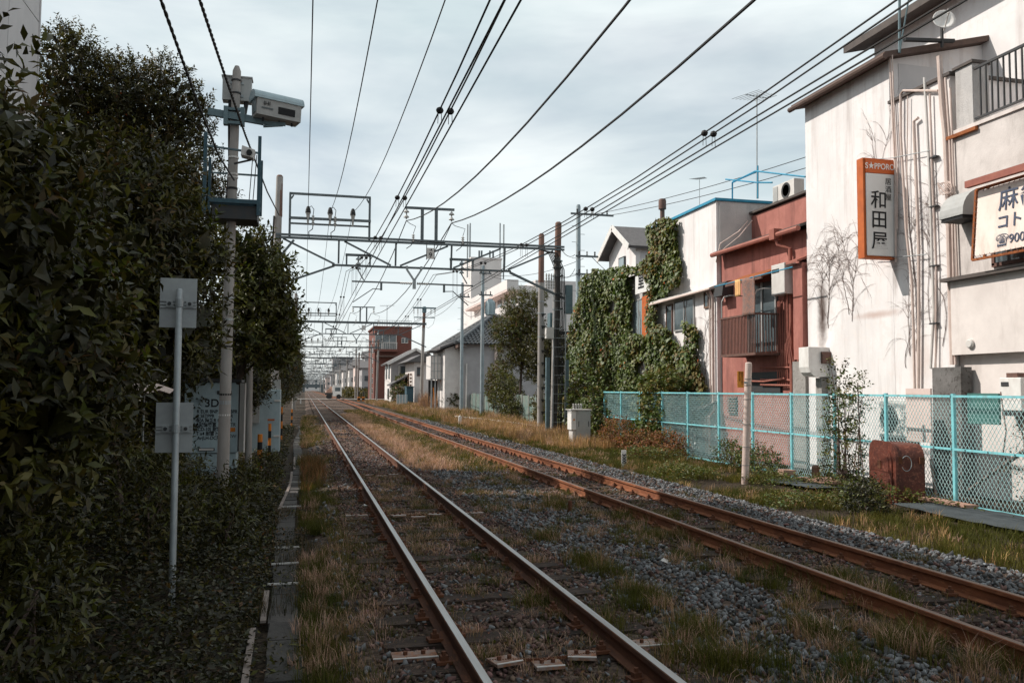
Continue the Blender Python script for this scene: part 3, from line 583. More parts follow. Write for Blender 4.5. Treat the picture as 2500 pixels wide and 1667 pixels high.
# detector housing: half-round lid, slanted front with window
def detector():
    t = thing('obstacle_detector', 'grey barrel-topped detector housing with dark window on the pole arm', 'detector', (-.62, CY - .15, 6.86))
    ang = math.radians(18); ca, sa = math.cos(ang), math.sin(ang); o = Vector(t.location); tilt = -.04
    def q(l, d, z): return (o.x + l*ca - d*sa, o.y + l*sa + d*ca, o.z + z + l*tilt)
    def ext(prof, l0, l1, mb, mi=0):
        n = len(prof); vs = [q(l0, d, z) for d, z in prof] + [q(l1, d, z) for d, z in prof]
        mb.add(vs, [tuple(range(n)), tuple(range(2*n - 1, n - 1, -1))] + [(i, (i + 1) % n, n + (i + 1) % n, n + i) for i in range(n)], mi); return mb
    body = [(-.17, 0), (.17, 0), (.21, .30), (-.21, .30)]
    ext(body, -.42, .42, MB()).build('body', 'grey_metal', t)
    lid_ = [(-.235, .30)] + [(-.235*math.cos(k*math.pi/12), .302 + .19*math.sin(k*math.pi/12)) for k in range(13)]
    ext(lid_, -.47, .47, MB()).build('lid', 'galv_teal' if False else 'cabinet_blue', t)
    mb = MB(); mb.add([q(-.02, -.188, .07), q(.30, -.188, .07), q(.30, -.208, .20), q(-.02, -.208, .20), q(-.02, -.178, .07), q(.30, -.178, .07), q(.30, -.19, .2), q(-.02, -.19, .2)], MB.BF); mb.build('window', 'black', t)
    mb = MB(); mb.add([q(-.425, -.1, .05), q(-.425, .1, .05), q(-.425, .14, .40), q(-.425, -.14, .40), q(-.435, -.1, .05), q(-.435, .1, .05), q(-.435, .14, .4), q(-.435, -.14, .4)], MB.BF); mb.build('end_glass', 'glass_pale', t)
    for l in (-.25, .05, .3): MB().tube([q(l, 0, 0), q(l, 0, -.06)], .022, 6).build('foot', 'iron_dark', t)
    text_mesh('IHI', .105, 'lettering', 'ink', q(-.24, -.215, .21), (ca, sa, tilt), (0, -.14, 1), t, bold=.001)
    MB().add([q(-.34, -.199, .115), q(-.12, -.199, .115), q(-.12, -.204, .14), q(-.34, -.204, .14)], [(0, 1, 2, 3)]).build('small_print', 'galv_dark', t)
detector()
f = MB().box(-1.78, -.90, CY - .42, CY - .36, 5.16, 5.24).box(-1.78, -.90, CY + .36, CY + .42, 5.16, 5.24).box(-1.78, -1.72, CY - .36, CY + .36, 5.162, 5.238).box(-.96, -.90, CY - .36, CY + .36, 5.162, 5.238)
for k in range(9): f.box(-1.72, -.96, CY - .34 + k*.08, CY - .31 + k*.08, 5.17, 5.2)
f.build('platform', 'steel_blue', p)
MB().box(-1.72, -.92, CY - .35, CY + .35, 4.88, 5.13).build('platform_box', 'iron_dark', p)
for x in (-1.86, -.90):
    MB().beam((x, CY - .4, 4.95), (x, CY - .4, 6.45), .06, .05).beam((x, CY + .4, 5.1), (x, CY + .4, 6.2), .05, .05).build('guard_post', 'steel_blue', p)
MB().beam((-1.84, CY - .41, 6.2), (-.92, CY - .41, 6.13), .05, .03).build('guard_rail', 'galv_teal', p); MB().beam((-1.84, CY + .39, 5.9), (-.92, CY + .39, 5.9), .04, .03).build('guard_rail', 'galv_teal', p)
for x in (-1.02, -.95, -1.72): MB().tube([(x, CY - .38, 6.1), (x - .08, CY, 5.2)], .008, 4).build('stay', 'iron_dark', p)
cc = thing('security_camera', 'white box security camera under the detector on the pole', 'camera', (-1.05, CY - .45, 6.1))
MB().prism([(-1.22, 6.03), (-1.0, 5.98), (-.97, 6.13), (-1.2, 6.2)], 'y', CY - .62, CY - .36).build('housing', 'offwhite_metal', cc)
MB().lathe((-1.07, CY - .63, 6.07), [(.05, -.03), (.055, .0), (.055, .02)], 12, axis='y').build('lens', 'black', cc); MB().beam((-1.35, CY - .4, 5.9), (-1.05, CY - .45, 5.98), .03, .03).build('bracket', 'iron_dark', cc)
# ---------------------------------------------------------------- back of the road signs on a tube
sp = thing('sign_post', 'galvanised tube with two square sign plates seen from behind', 'sign post', (-1.16, 8.43, -.3))
MB().tube([(-1.155, 8.43, -.4), (-1.165, 8.43, 2.66), (-1.165, 8.43, 2.675)], [.031, .031, .02], 14).build('tube', 'galv', sp, smooth=True)
for zz, dx in ((2.31, 0), (1.13, -.005)):
    s = MB().box(-1.345 + dx, -1.015 + dx, 8.49, 8.494, zz, zz + .47).build('sign_plate', 'sign_grey', sp)
    for dz in (.02, .05, .08): MB().box(-1.34 + dx, -1.02 + dx, 8.472, 8.49, zz + .185 + dz - .02, zz + .185 + dz - .004).build('stiffener', 'sign_grey', s)
    MB().lathe((-1.162, 8.43, zz + .19), [(.032, 0), (.037, .001), (.037, .075), (.032, .076)], 14).build('clamp', 'galv', s)
    for x in (-1.255, -1.075):
        MB().box(x - .03 + dx, x + .03 + dx, 8.462, 8.472, zz + .195, zz + .255).build('clamp_lug', 'sign_grey', s); MB().lathe((x + dx, 8.455, zz + .225), [(.014, -.01), (.018, 0), (.018, .008)], 8, axis='y').build('bolt', 'iron_dark', s)
tag(MB().tube([(-1.235, 20.7, -.35), (-1.27, 20.7, 3.1), (-1.27, 20.7, 3.12)], [.078, .07, .04], 14).build('concrete_post', 'concrete_pole', smooth=True), 'thin concrete post standing between the two blue-grey cabinets', 'post')
# ---------------------------------------------------------------- signal cabinets
c1 = thing('relay_cabinet', 'pale blue relay cabinet with printed lettering behind the camera pole', 'cabinet', (-1.97, 19.9, -.3))
MB().box(-2.53, -1.41, 19.5, 20.35, .32, 1.86).build('cabinet_body', 'cabinet_blue', c1, bevel=.012); MB().box(-2.5, -1.44, 19.55, 20.3, -.4, .31).build('plinth', 'cabinet_blue', c1)
MB().prism([(-2.6, 1.87), (-1.34, 1.87), (-1.36, 1.93), (-2.5, 1.97)], 'y', 19.42, 20.42).build('roof_cap', 'iron_dark', c1)
MB().beam((-1.36, 19.46, 1.1), (-1.24, 19.15, 1.1), .03, 1.5).build('open_door', 'offwhite_metal', c1); MB().box(-1.405, -1.38, 19.52, 19.6, .35, 1.8).build('door_seal', 'iron_dark', c1)
MB().box(-1.86, -1.55, 19.475, 19.499, 1.6, 1.68).build('handle', 'iron_dark', c1); MB().box(-2.22, -1.88, 19.47, 19.499, .37, .43).build('plate_holder', 'iron_dark', c1)
MB().box(-2.2, -1.9, 19.462, 19.47, .38, .42).build('name_plate', 'offwhite_metal', c1); MB().box(-1.66, -1.46, 19.49, 19.499, .78, .87).build('warning_label', 'hazard_orange', c1)
text_mesh('3D1', .24, 'lettering', 'ink', (-1.9, 19.493, 1.40), (1, 0, 0), (0, 0, 1), c1, bold=.004)
for k, s_ in enumerate(('R EUR BNP  EBPR', 'R SETPPR   TR', '配A 障検R f 変成 R', 'R記憶装置  ZTR', '(CD-10) 耐雷 (VA)', 'T x4 耐雷トランス', ' Ar(LH-DC形)')):
    for part, xx in zip(s_.replace('   ', '  ').split('  '), (-2.27, -1.62)): text_mesh(part, .105, 'lettering', 'ink', (xx, 19.493, 1.22 - k*.096), (1, 0, 0), (0, 0, 1), c1, align='LEFT', bold=.0015, squeeze=.86)
text_mesh('止SW', .1, 'lettering', 'ink', (-1.56, 19.493, .68), (1, 0, 0), (0, 0, 1), c1)
c2 = thing('relay_cabinet', 'pale blue plain cabinet farther along with orange label and hatch box', 'cabinet', (-1.1, 26.4, -.3))
MB().box(-1.62, -.69, 26, 27.0, -.16, 1.7).build('cabinet_body', 'cabinet_blue', c2, bevel=.012); MB().box(-1.6, -.71, 26.05, 26.95, -.45, -.165).build('plinth', 'concrete', c2)
MB().box(-1.6, -1.27, 25.82, 25.998, .72, 1.42).build('hatch_box', 'grey_metal', c2); MB().box(-1.04, -.84, 25.985, 25.998, .78, .83).build('warning_label', 'rust_orange', c2)
for z in (1.35, .3): MB().box(-.86, -.68, 25.97, 25.998, z, z + .05).build('hinge', 'offwhite_metal', c2)
MB().box(-.95, -.7, 26.1, 26.5, 1.705, 2.0).build('roof_vent', 'grey_metal', c2)
hz_m = MB()
def hazard_post(u, v, z0=-.3, h=.95, label='', r=.045, panel=False):
    q = PZ(u, v, -.3); t = thing('hazard_post', label, 'post', q, 'striped guard posts beside the cabinets')
    n = 5
    for k in range(n): MB().lathe((q.x, q.y, -.33 + h*k/n), [(r*.8, 0), (r, .001), (r, h/n - .001), (r*.8, h/n)], 10).build('stripe', 'hazard_orange' if k % 2 == 0 else 'black', t)
    if panel: MB().box(q.x - .02, q.x + .25, q.y + .05, q.y + .07, h*.45, h*.75).build('reflector_board', 'hazard_orange', t)
hazard_post(633, 1152, label='orange and black guard post in the weeds nearest the blue cabinets', r=.06); hazard_post(657, 1120, h=1.05, label='orange and black guard post half hidden by dry creepers')
hazard_post(686, 1078, h=1.35, label='tall orange and black guard post at the far cabinet corner'); hazard_post(712, 1040, h=.95, label='dark short guard post beyond the cabinets at the grass edge')
# ---------------------------------------------------------------- cyan expanded-metal fence on the right
FX = 11.2; FT, FM, FB = 1.69, .74, -.22
fposts = [7.2, 9.0, 10.8, 12.6, 14.4, 16.1, 17.8, 19.6, 21.4, 23.3, 25.1, 26.9, 28.7, 30.5]
def fxp(y): return FX + .12*math.sin(y*.4)*.3
fe = thing('wire_fence', 'cyan steel fence with expanded metal mesh in front of the right hand buildings', 'fence', (FX, 12, -.3))
def strand_panel(y0, y1, z0, z1, x, dw=.085, dh=.125, w=.0075):
    mb = MB(); k = dh/dw; h = z1 - z0; L = y1 - y0
    for sgn in (1, -1):
        c = -h/k if sgn > 0 else 0.0
        end = L if sgn > 0 else L + h/k
        while c < end:
            # z - z0 = sgn*k*(y - c)
            pts = []
            for yy in (0, L):
                zz = sgn*k*(yy - c)
                if 0 <= zz <= h: pts.append((yy, zz))
            for zz in (0, h):
                yy = c + sgn*zz/k
                if 0 < yy < L: pts.append((yy, zz))
            if len(pts) >= 2:
                pts.sort(); a, b = pts[0], pts[-1]
                if math.hypot(a[0] - b[0], a[1] - b[1]) > .02: mb.beam((x + sgn*.003, y0 + a[0], z0 + a[1]), (x + sgn*.003, y0 + b[0], z0 + b[1]), .004, w, up=(1, 0, 0))
            c += dw
    return mb
for i, y in enumerate(fposts):
    x = fxp(y); MB().box(x - .03, x + .03, y - .028, y + .028, -.42, FT + .025).build('post', 'fence_cyan', fe)
    if i + 1 < len(fposts):
        y2 = fposts[i + 1]; x2 = fxp(y2)
        for z in (FT - .02, FM, FB):
            MB().beam((x - .034, y + .03, z), (x2 - .034, y2 - .03, z), .03, .04).build('rail', 'fence_cyan', fe)
        for z0, z1 in ((FB + .02, FM - .02), (FM + .02, FT - .04)):
            strand_panel(y + .03, y2 - .03, z0, z1, (x + x2)/2 + .012).build('mesh_panel', 'fence_mesh', fe)
        for yy in (y + .45, y + 1.0, y + 1.5):
            if y < 20: MB().box(x - .055, x - .05, yy - .012, yy + .012, FM - .012, FM + .012).build('bolt', 'iron_dark', fe)
# ---------------------------------------------------------------- right hand buildings near the fence
def win_material_mask():
    m = MATS['plaster_white'].copy(); m.name = 'plaster_white_stained'; t = m.node_tree; n = t.nodes; l = t.links; p = n['Principled BSDF']; src = p.inputs['Base Color'].links[0].from_socket
    tc = n.new('ShaderNodeNewGeometry'); s = n.new('ShaderNodeSeparateXYZ'); l.new(tc.outputs['Position'], s.inputs[0]); z = n.new('ShaderNodeTexNoise'); z.inputs['Scale'].default_value = 6; z.inputs['Detail'].default_value = 8; l.new(tc.outputs['Position'], z.inputs['Vector'])
    def mth(op, a, b=None):
        k = n.new('ShaderNodeMath'); k.operation = op
        for i, q in enumerate((a, b)):
            if q is None: continue
            if hasattr(q, 'type'): l.new(q, k.inputs[i])
            else: k.inputs[i].default_value = q
        return k.outputs[0]
    def smear(cy, cz, sy, sz, col, amt, prev):
        a = mth('DIVIDE', mth('SUBTRACT', s.outputs['Y'], cy), sy); b = mth('DIVIDE', mth('SUBTRACT', s.outputs['Z'], cz), sz)
        d = mth('SQRT', mth('ADD', mth('POWER', mth('ABSOLUTE', a), 2.0), mth('POWER', mth('ABSOLUTE', b), 2.0))); d = mth('ADD', d, mth('MULTIPLY', mth('SUBTRACT', z.outputs['Fac'], .5), .55))
        r = n.new('ShaderNodeMapRange'); r.interpolation_type = 'SMOOTHSTEP'; r.inputs['From Min'].default_value = 1.0; r.inputs['From Max'].default_value = .1; r.inputs['To Max'].default_value = amt; l.new(d, r.inputs['Value'])
        x = n.new('ShaderNodeMix'); x.data_type = 'RGBA'; l.new(r.outputs[0], x.inputs[0]); l.new(prev, x.inputs[6]); x.inputs[7].default_value = (*col, 1); return x.outputs[2]
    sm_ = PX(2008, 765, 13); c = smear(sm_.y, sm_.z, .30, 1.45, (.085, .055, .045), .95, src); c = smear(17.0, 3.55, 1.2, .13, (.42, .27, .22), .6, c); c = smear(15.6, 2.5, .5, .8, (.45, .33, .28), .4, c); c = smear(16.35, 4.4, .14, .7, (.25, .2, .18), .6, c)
    l.new(c, p.inputs['Base Color']); MATS['plaster_white_stained'] = m
win_material_mask()
A = thing('white_building', 'tall white plaster building with climbing pipes and bare vines', 'building', (15, 17, -.3))
MB().prism([(13, -.4), (17.5, -.4), (17.5, 10.5), (13, 9.42)], 'y', 16.42, 19.78).build('wall', 'plaster_white_stained', A)
MB().box(13.003, 16.5, 14.56, 16.415, -.4, 8.36).build('lower_wall', 'plaster_white_stained', A); MB().box(12.94, 16.5, 14.5, 16.412, 8.363, 8.43).build('coping', 'roof_dark', A)
MB().prism([(12.72, 9.36), (17.6, 10.55), (17.6, 10.68), (12.72, 9.50)], 'y', 16.2, 20.0).build('roof', 'eave_brown', A)
MB().tube([(12.70, 16.15, 9.38), (12.70, 20.05, 9.38)], .07, 8).build('gutter', 'eave_brown', A)
MB().box(13.25, 14.5, 16.405, 16.418, 8.45, 9.35).build('side_shade', 'wall_pale', A)  # greyer sheet over the white side wall stands in for its shade
def pipe(pts, r, m='pipe_cream', x=12.93, nm='pipe', parent=A, n=8):
    return MB().tube([PX(u, v, x) for u, v in pts], r, n).build(nm, m, parent, smooth=True)
pipe([(2172, 135), (2180, 300), (2186, 420), (2187, 640)], .022, 'pipe_cream'); pipe([(2178, 135), (2184, 300), (2190, 420), (2190, 560)], .016, 'pipe_cream')
pipe([(2290, 222), (2205, 222), (2199, 230), (2199, 330), (2212, 560), (2226, 690), (2230, 800), (2233, 948)], .028); pipe([(2242, 288), (2231, 297), (2236, 420), (2243, 600), (2243, 800), (2242, 948)], .034)
pipe([(2257, 190), (2263, 300), (2270, 440), (2276, 640), (2280, 760), (2272, 900)], .03, 'offwhite_metal'); pipe([(2270, 230), (2276, 440), (2285, 640), (2284, 900)], .02)
pipe([(2293, 138), (2300, 260), (2308, 330), (2314, 470), (2320, 700), (2326, 890)], .055); pipe([(2308, 190), (2318, 330), (2326, 560), (2333, 890)], .026); pipe([(2320, 215), (2330, 480), (2338, 690)], .02, 'pipe_cream'); pipe([(2216, 235), (2214, 420), (2216, 560)], .012, 'pipe_cream')
pipe([(2120, 390), (2180, 386), (2270, 368)], .010, 'galv', nm='stay_rod', x=12.9); pipe([(2130, 630), (2200, 627), (2262, 621)], .010, 'galv', nm='stay_rod', x=12.9)
for v in (385, 505, 650, 790): q = PX(2275, v, 12.92); MB().box(q.x - .02, q.x + .07, q.y - .14, q.y + .06, q.z - .015, q.z + .015).build('pipe_clip', 'iron_dark', A)
q = PX(2308, 460, 12.85); cb = MB()
for k in range(9):
    a = random.uniform(0, 6); cb.tube([(q.x + .05*math.sin(t*.7 + a), q.y + .16*math.cos(t + a), q.z + .15*math.sin(t*1.3 + a)) for t in np.linspace(0, 5, 9)], .008, 4)
cb.build('cable_tangle', 'pipe_cream', A)
# projecting sign
S = thing('izakaya_sign', 'tall lit box sign with orange header and black brush characters on white wall', 'sign', (12.57, 16.4, 4.75))
MB().box(12.17, 12.98, 16.30, 16.52, 4.75, 7.03).build('sign_case', 'rust_orange', S); MB().box(12.225, 12.965, 16.27, 16.298, 4.80, 6.68).build('face_panel', 'sign_white', S, bevel=.02); MB().box(12.225, 12.965, 16.272, 16.298, 6.69, 7.0).build('header_panel', 'sign_orange', S)
text_mesh('S★PPORO', .19, 'header_lettering', 'letter_white', (12.595, 16.268, 6.84), (1, 0, 0), (0, 0, 1), S, bold=.002, squeeze=.86)
for ch, z in (('和', 6.05), ('田', 5.6), ('屋', 5.12)): text_mesh(ch, .44, 'brush_character', 'ink', (12.55, 16.265, z), (1, .0, -.03), (0, 0, 1), S, bold=.004)
for ch, z in (('居', 6.5), ('酒', 6.32), ('屋', 6.14)): text_mesh(ch, .17, 'small_character', 'ink', (12.80, 16.265, z), (1, 0, 0), (0, 0, 1), S, bold=.0)
# square white vent hood low on the wall
hd = thing('extractor_hood', 'white sheet metal extractor hood with rounded base on the white wall', 'vent hood', (12.7, 19.1, 2.1))
MB().prism([(12.40, 2.87), (12.40, 2.36), (12.44, 2.22), (12.55, 2.13), (12.7, 2.11), (12.999, 2.11), (12.999, 2.87)], 'y', 18.86, 19.3).build('hood', 'white_paint', hd, bevel=.01); MB().box(12.75, 12.995, 18.78, 18.858, 2.45, 2.75).build('bracket', 'iron_brown', hd)
tag(MB().box(12.82, 13.0, 18.95, 19.2, -.35, 2.09).build('wall_duct', 'concrete'), 'grey duct box under the white extractor hood', 'duct')
# satellite dish and mast on the roof
ds = thing('satellite_dish', 'round grey white satellite dish on the roof edge of the white building', 'satellite dish', (13.75, 16.0, 9.6))
dc = PY(2304, 49, 15.9); dm = MB(); nn = 20; vs = [dc + Vector((-.02, .06, 0))]; fs = []
ax = Vector((-.35, -.9, .25)).normalized(); e1 = ax.cross(Vector((0, 0, 1))).normalized(); e2 = e1.cross(ax)
for k, (r, d) in enumerate(((.1, -.0), (.2, .03), (.25, .055))):
    for j in range(nn): t = 2*math.pi*j/nn; vs.append(dc + (e1*math.cos(t) + e2*math.sin(t))*r + ax*(d - .03))
for j in range(nn): fs.append((0, 1 + j, 1 + (j + 1) % nn))
for k in range(2):
    for j in range(nn): a = 1 + k*nn; fs.append((a + j, a + nn + j, a + nn + (j + 1) % nn, a + (j + 1) % nn))
dm.add(vs, fs); o = dm.build('dish', 'white_paint', ds, smooth=True); sm = o.modifiers.new('s', 'SOLIDIFY'); sm.thickness = .012
MB().beam(dc + Vector((0, 0, -.25)), dc + ax*.3 + Vector((0, 0, -.05)), .025, .025).lathe(dc + ax*.3 + Vector((0, 0, -.06)), [(.03, 0), (.035, .05), (.03, .1)], 8).build('feed_arm', 'offwhite_metal', ds)
MB().beam(dc + Vector((.03, .1, -.6)), dc + Vector((.03, .1, 0)), .05, .05).beam(dc + Vector((-.9, .2, -.48)), dc + Vector((.35, .1, -.42)), .09, .07).build('mount', 'iron_dark', ds)
tag(MB().tube([PX(2196, 130, 13.1), PX(2196, -60, 13.1)], .03, 8).tube([PX(2196, 130, 13.1), PX(2225, -40, 13.1)], .02, 6).build('roof_mast', 'galv_teal'), 'steel mast with stay rising from the white building eave', 'mast')
# upper white house behind
C = thing('upper_white_house', 'white upper storey house with deep dark eaves behind the white building', 'house', (18, 15, -.3))
c0 = PX(2063, 132, 15.0); MB().box(15.6, 21, 8, c0.y - .5, -.4, c0.z + .55).build('wall', 'plaster_white', C)
MB().prism([(14.95, c0.z), (21, c0.z + 1.5), (21, c0.z + 1.7), (14.95, c0.z + .2)], 'y', 7.5, c0.y).build('roof', 'roof_dark', C); MB().box(15.52, 15.598, 12.2, 12.45, 7, c0.z + .5).build('corner_pipe', 'offwhite_metal', C)
MB().box(15.53, 15.6, 11.0, 12.0, 7.4, 9.6).build('window', 'glass_pale', C)
# grey-cream building with advertising sign
Bd = thing('cream_building', 'weathered cream stucco building with rusty framed advertising panel and balcony', 'building', (15, 10, -.3))
MB().box(12.98, 18, 4, 14.55, 4.08, 7.06).build('upper_wall', 'plaster_stained', Bd); MB().box(12.86, 18, 4, 14.52, 2.5, 4.0).build('middle_wall', 'plaster_cream', Bd); MB().box(13.06, 18, 4, 14.54, -.4, 2.497).build('lower_wall', 'plaster_cream', Bd)
MB().box(12.72, 13.5, 3.9, 14.66, 4.003, 4.075).build('ledge', 'roof_dark', Bd); MB().box(12.94, 18, 3.9, 14.54, 7.065, 7.14).build('balcony_slab', 'plaster_cream', Bd)
MB().box(13.0, 13.4, 13.95, 14.4, 7.145, 8.4).build('balcony_pillar', 'plaster_grey', Bd); MB().box(12.96, 13.45, 13.9, 14.45, 8.403, 8.46).build('pillar_cap', 'roof_dark', Bd)
MB().box(12.9, 12.975, 13.8, 14.6, 6.98, 7.05).build('rusty_flashing', 'rust', Bd)
rl = MB().beam((13.05, 4, 8.28), (13.05, 13.94, 8.28), .05, .05).build('balcony_rail', 'iron_dark', Bd); MB().beam((13.05, 4, 7.25), (13.05, 13.94, 7.25), .04, .04).build('balcony_rail', 'iron_dark', Bd)
for k in range(38): y = 13.8 - k*.145; MB().box(13.035, 13.065, y - .012, y + .012, 7.27, 8.26).build('baluster', 'iron_dark', Bd)
MB().box(14.3, 14.42, 12.35, 12.5, 7.14, 9.4).build('blue_door_post', 'blue_trim', Bd); MB().box(14.3, 14.4, 9, 12.34, 7.14, 9.3).build('balcony_door', 'glass', Bd); MB().prism([(13.6, 9.42), (14.5, 9.62), (14.5, 9.75), (13.6, 9.52)], 'y', 9, 12.7).build('balcony_awning', 'rust', Bd)
MB().lathe((12.84, PX(2371, 839, 12.86).y, PX(2371, 839, 12.86).z), [(.07, -.05), (.09, -.03), (.09, .018)], 14, axis='x').build('round_vent', 'offwhite_metal', Bd)
wz = PX(2450, 640, 12.98); MB().box(12.955, 12.978, 10.4, PX(2432, 640, 12.98).y, 4.25, 5.0).build('window', 'glass', Bd); MB().box(12.935, 12.979, PX(2432, 640, 12.98).y, PX(2432, 640, 12.98).y + .07, 4.2, 5.05).box(12.935, 12.979, 10.4, PX(2432, 640, 12.98).y + .07, 4.17, 4.24).build('window_frame', 'iron_brown', Bd)
vh = thing('vent_cowl', 'grey quarter round vent cowl left of the advertising panel', 'vent hood', (12.7, 14.2, 5.4))
z0 = PX(2345, 475, 12.98).z; MB().prism([(12.979, z0 - .55)] + [(12.979 - .5*math.sin(t), z0 - .5 + .5*math.cos(t)) for t in np.linspace(0, math.pi/2, 8)] + [(12.479, z0 - .55)], 'y', 13.72, 14.35).build('cowl', 'grey_metal', vh); MB().box(12.5, 12.97, 13.75, 14.32, z0 - .62, z0 - .552).build('cowl_mouth', 'black', vh)
ad = thing('advertising_panel', 'pink cream advertising panel with dark lettering laced into a rusty frame', 'sign', (12.6, 11, 4.4))
a0 = PX(2388, 468, 12.62); a1 = PX(2378, 626, 12.5); zt, zb = a0.z, a1.z; yl = a0.y
def adp(y, t): return (12.50 + .12*t, y, zb + (zt - zb)*t)
mb = MB(); mb.add([adp(yl, 0), adp(7.5, 0), adp(7.5, 1), adp(yl, 1)] + [tuple(Vector(adp(*a)) + Vector((.02, 0, 0))) for a in ((yl, 0), (7.5, 0), (7.5, 1), (yl, 1))], MB.BF); mb.build('panel', 'sign_cream', ad)
for p_, q_ in ((adp(yl + .08, -.05), adp(yl + .08, 1.04)), (adp(yl + .08, -.05), adp(7.4, -.05)), (adp(yl + .08, 1.04), adp(7.4, 1.04)), (adp(yl - .22, -.03), adp(yl - .22, 1.02))): MB().beam(Vector(p_) - Vector((-.03, 0, 0)), Vector(q_) - Vector((-.03, 0, 0)), .045, .045).build('frame_bar', 'rust', ad)
MB().beam((12.45, yl + .1, zt + .14), (12.45, 7.4, zt + .14), .1, .13).build('top_beam', 'pipe_red', ad)
lc = MB()
for k in range(40):
    y = yl - k*.12; lc.tube([adp(y, .985), adp(y - .06, 1.04)], .006, 4).tube([adp(y, .015), adp(y - .06, -.045)], .006, 4)
for k in range(12): t = k/12; lc.tube([adp(yl - .01, t), adp(yl + .075, t + .04)], .006, 4)
o = lc.build('lacing', 'iron_brown', ad); o['kind'] = 'stuff'
def adtext(s, size, y, t, bold=.004, al='LEFT'): return text_mesh(s, size, 'advert_lettering', 'ink_blue', Vector(adp(y, t)) - Vector((.012, 0, 0)), (0, -1, 0), Vector(adp(0, 1)) - Vector(adp(0, 0)), ad, align=al, bold=bold)
adtext('麻雀', .46, yl - .52, .74, .002); adtext('コトブキ', .30, yl - .50, .42, .004); adtext('☎900-1031', .24, yl - .50, .15, .0)
gh = thing('gas_water_heater', 'white gas water heater box on the cream wall at the right edge', 'water heater', (12.95, 11.6, 1.3))
g0 = PX(2439, 922, 12.78); g1 = PX(2494, 1003, 12.78); MB().box(12.78, 13.055, g1.y, g0.y, g1.z, g0.z).build('casing', 'white_paint', gh, bevel=.015); MB().box(12.77, 12.779, g0.y - .22, g0.y - .05, g0.z - .16, g0.z - .08).build('exhaust_grille', 'iron_dark', gh); MB().box(12.85, 13.05, g0.y - .35, g0.y - .1, g0.z + .003, g0.z + .09).build('flue', 'iron_brown', gh); MB().box(12.8, 13.05, g1.y + .03, g0.y - .03, g1.z - .1, g1.z - .003).build('pipe_cover', 'iron_dark', gh)
# clutter between fence and walls
tag(MB().box(12.0, 12.05, PX(2438, 1000, 12.0).y, PX(2362, 1000, 12.0).y, PX(2400, 1035, 12).z, PX(2400, 960, 12).z).build('green_board', 'green_board'), 'dark green sheet hung behind the mesh fence under the water heater', 'board')
tag(MB().prism([(12.72, -.35), (13.0, -.35), (13.0, 2.25), (12.74, 2.25)], 'y', PX(2346, 1000, 12.72).y, PX(2276, 1000, 12.72).y).build('concrete_pillar', 'concrete_dark'), 'stained dark concrete slab behind the fence beside the peach board', 'pillar')
tag(MB().box(11.8, 11.84, PX(2272, 1000, 11.8).y, PX(2212, 1000, 11.8).y, PX(2240, 1078, 11.8).z, PX(2240, 948, 11.8).z).build('peach_board', 'siding_pink'), 'peach coloured board standing behind the fence', 'board')
ac = thing('air_conditioner', 'white air conditioner unit with round fan behind the mesh fence', 'air conditioner', (12.2, 15.1, .4))
b0 = PX(2145, 975, 12.0); b1 = PX(2215, 1072, 12.0); MB().box(12.0, 12.35, b1.y, b0.y, b1.z, b0.z).build('casing', 'white_paint', ac, bevel=.012)
fc = (11.995, b0.y - .32, (b0.z + b1.z)/2); MB().lathe(fc, [(.2, 0), (.27, -.012), (.285, -.004), (.285, .004)], 20, axis='x').build('fan_grille', 'iron_dark', ac)
for k in range(5): MB().lathe((11.982, fc[1], fc[2]), [(.05 + k*.05, 0), (.056 + k*.05, -.006), (.062 + k*.05, 0)], 20, axis='x').build('grille_ring', 'grey_metal', ac)
MB().box(12.0, 12.35, b1.y + .05, b0.y - .05, -.35, b1.z - .003).build('stand', 'concrete_dark', ac)
for k, (pa, pb, lab) in enumerate((((11.7, 13.0, -.1), (11.75, 11.2, 1.1), 'lower'), ((11.9, 12.7, .2), (11.8, 11.0, 1.25), 'upper'))): tag(MB().beam(pa, pb, .09, .03).build('leaning_plank', 'timber_grey'), lab + ' of two grey planks leaning behind the fence at the right edge', 'plank', 'leaning planks')
# rusty red trackside cabinet with arched doors
rc = thing('trackside_cabinet', 'rusty red barrel-topped cabinet with arched door standing against the fence', 'cabinet', (10.95, 14, -.3))
def arch(y0, y1, z0, z1, r, n=7):
    pts = [(y0, z0), (y1, z0)]
    for t in np.linspace(0, math.pi/2, n): pts.append((y1 - r + r*math.cos(t), z1 - r + r*math.sin(t)))
    for t in np.linspace(math.pi/2, math.pi, n): pts.append((y0 + r + r*math.cos(t), z1 - r + r*math.sin(t)))
    return pts
MB().prism(arch(13.42, 14.62, -.34, .72, .26), 'x', 10.62, 11.1).build('body', 'red_cabinet', rc, smooth=True); MB().prism(arch(13.38, 14.66, -.36, .745, .28), 'x', 10.57, 10.618).build('front_frame', 'red_cabinet', rc, smooth=True)
dr = MB().prism(arch(13.52, 14.52, -.28, .62, .24), 'x', 10.545, 10.568).build('door', 'red_cabinet', rc); MB().prism(arch(13.62, 14.42, .22, .55, .2), 'x', 10.53, 10.544).build('raised_panel', 'red_cabinet', dr); MB().prism(arch(13.62, 14.42, -.2, .12, .03), 'x', 10.53, 10.544).build('raised_panel', 'red_cabinet', dr); MB().box(10.515, 10.53, 13.95, 14.1, .26, .4).build('name_plate', 'rust_dark', dr)
for z in (.45, -.2):
    for x in (10.64, 11.04): MB().box(x - .04, x + .05, 13.385, 13.418, z - .06, z + .06).build('hinge', 'rust_dark', rc)
MB().tube([(10.75 + .09*math.cos(t), 13.36, .4 + .13*math.sin(t)) for t in np.linspace(-2.6, 2.4, 14)], .006, 5).build('wire_loop', 'galv', rc)
rc.location = (11.06, 13.80, -.3); rc.rotation_euler = (0, 0, -.30); rc.scale = (1.0, 1.05, 1.06)
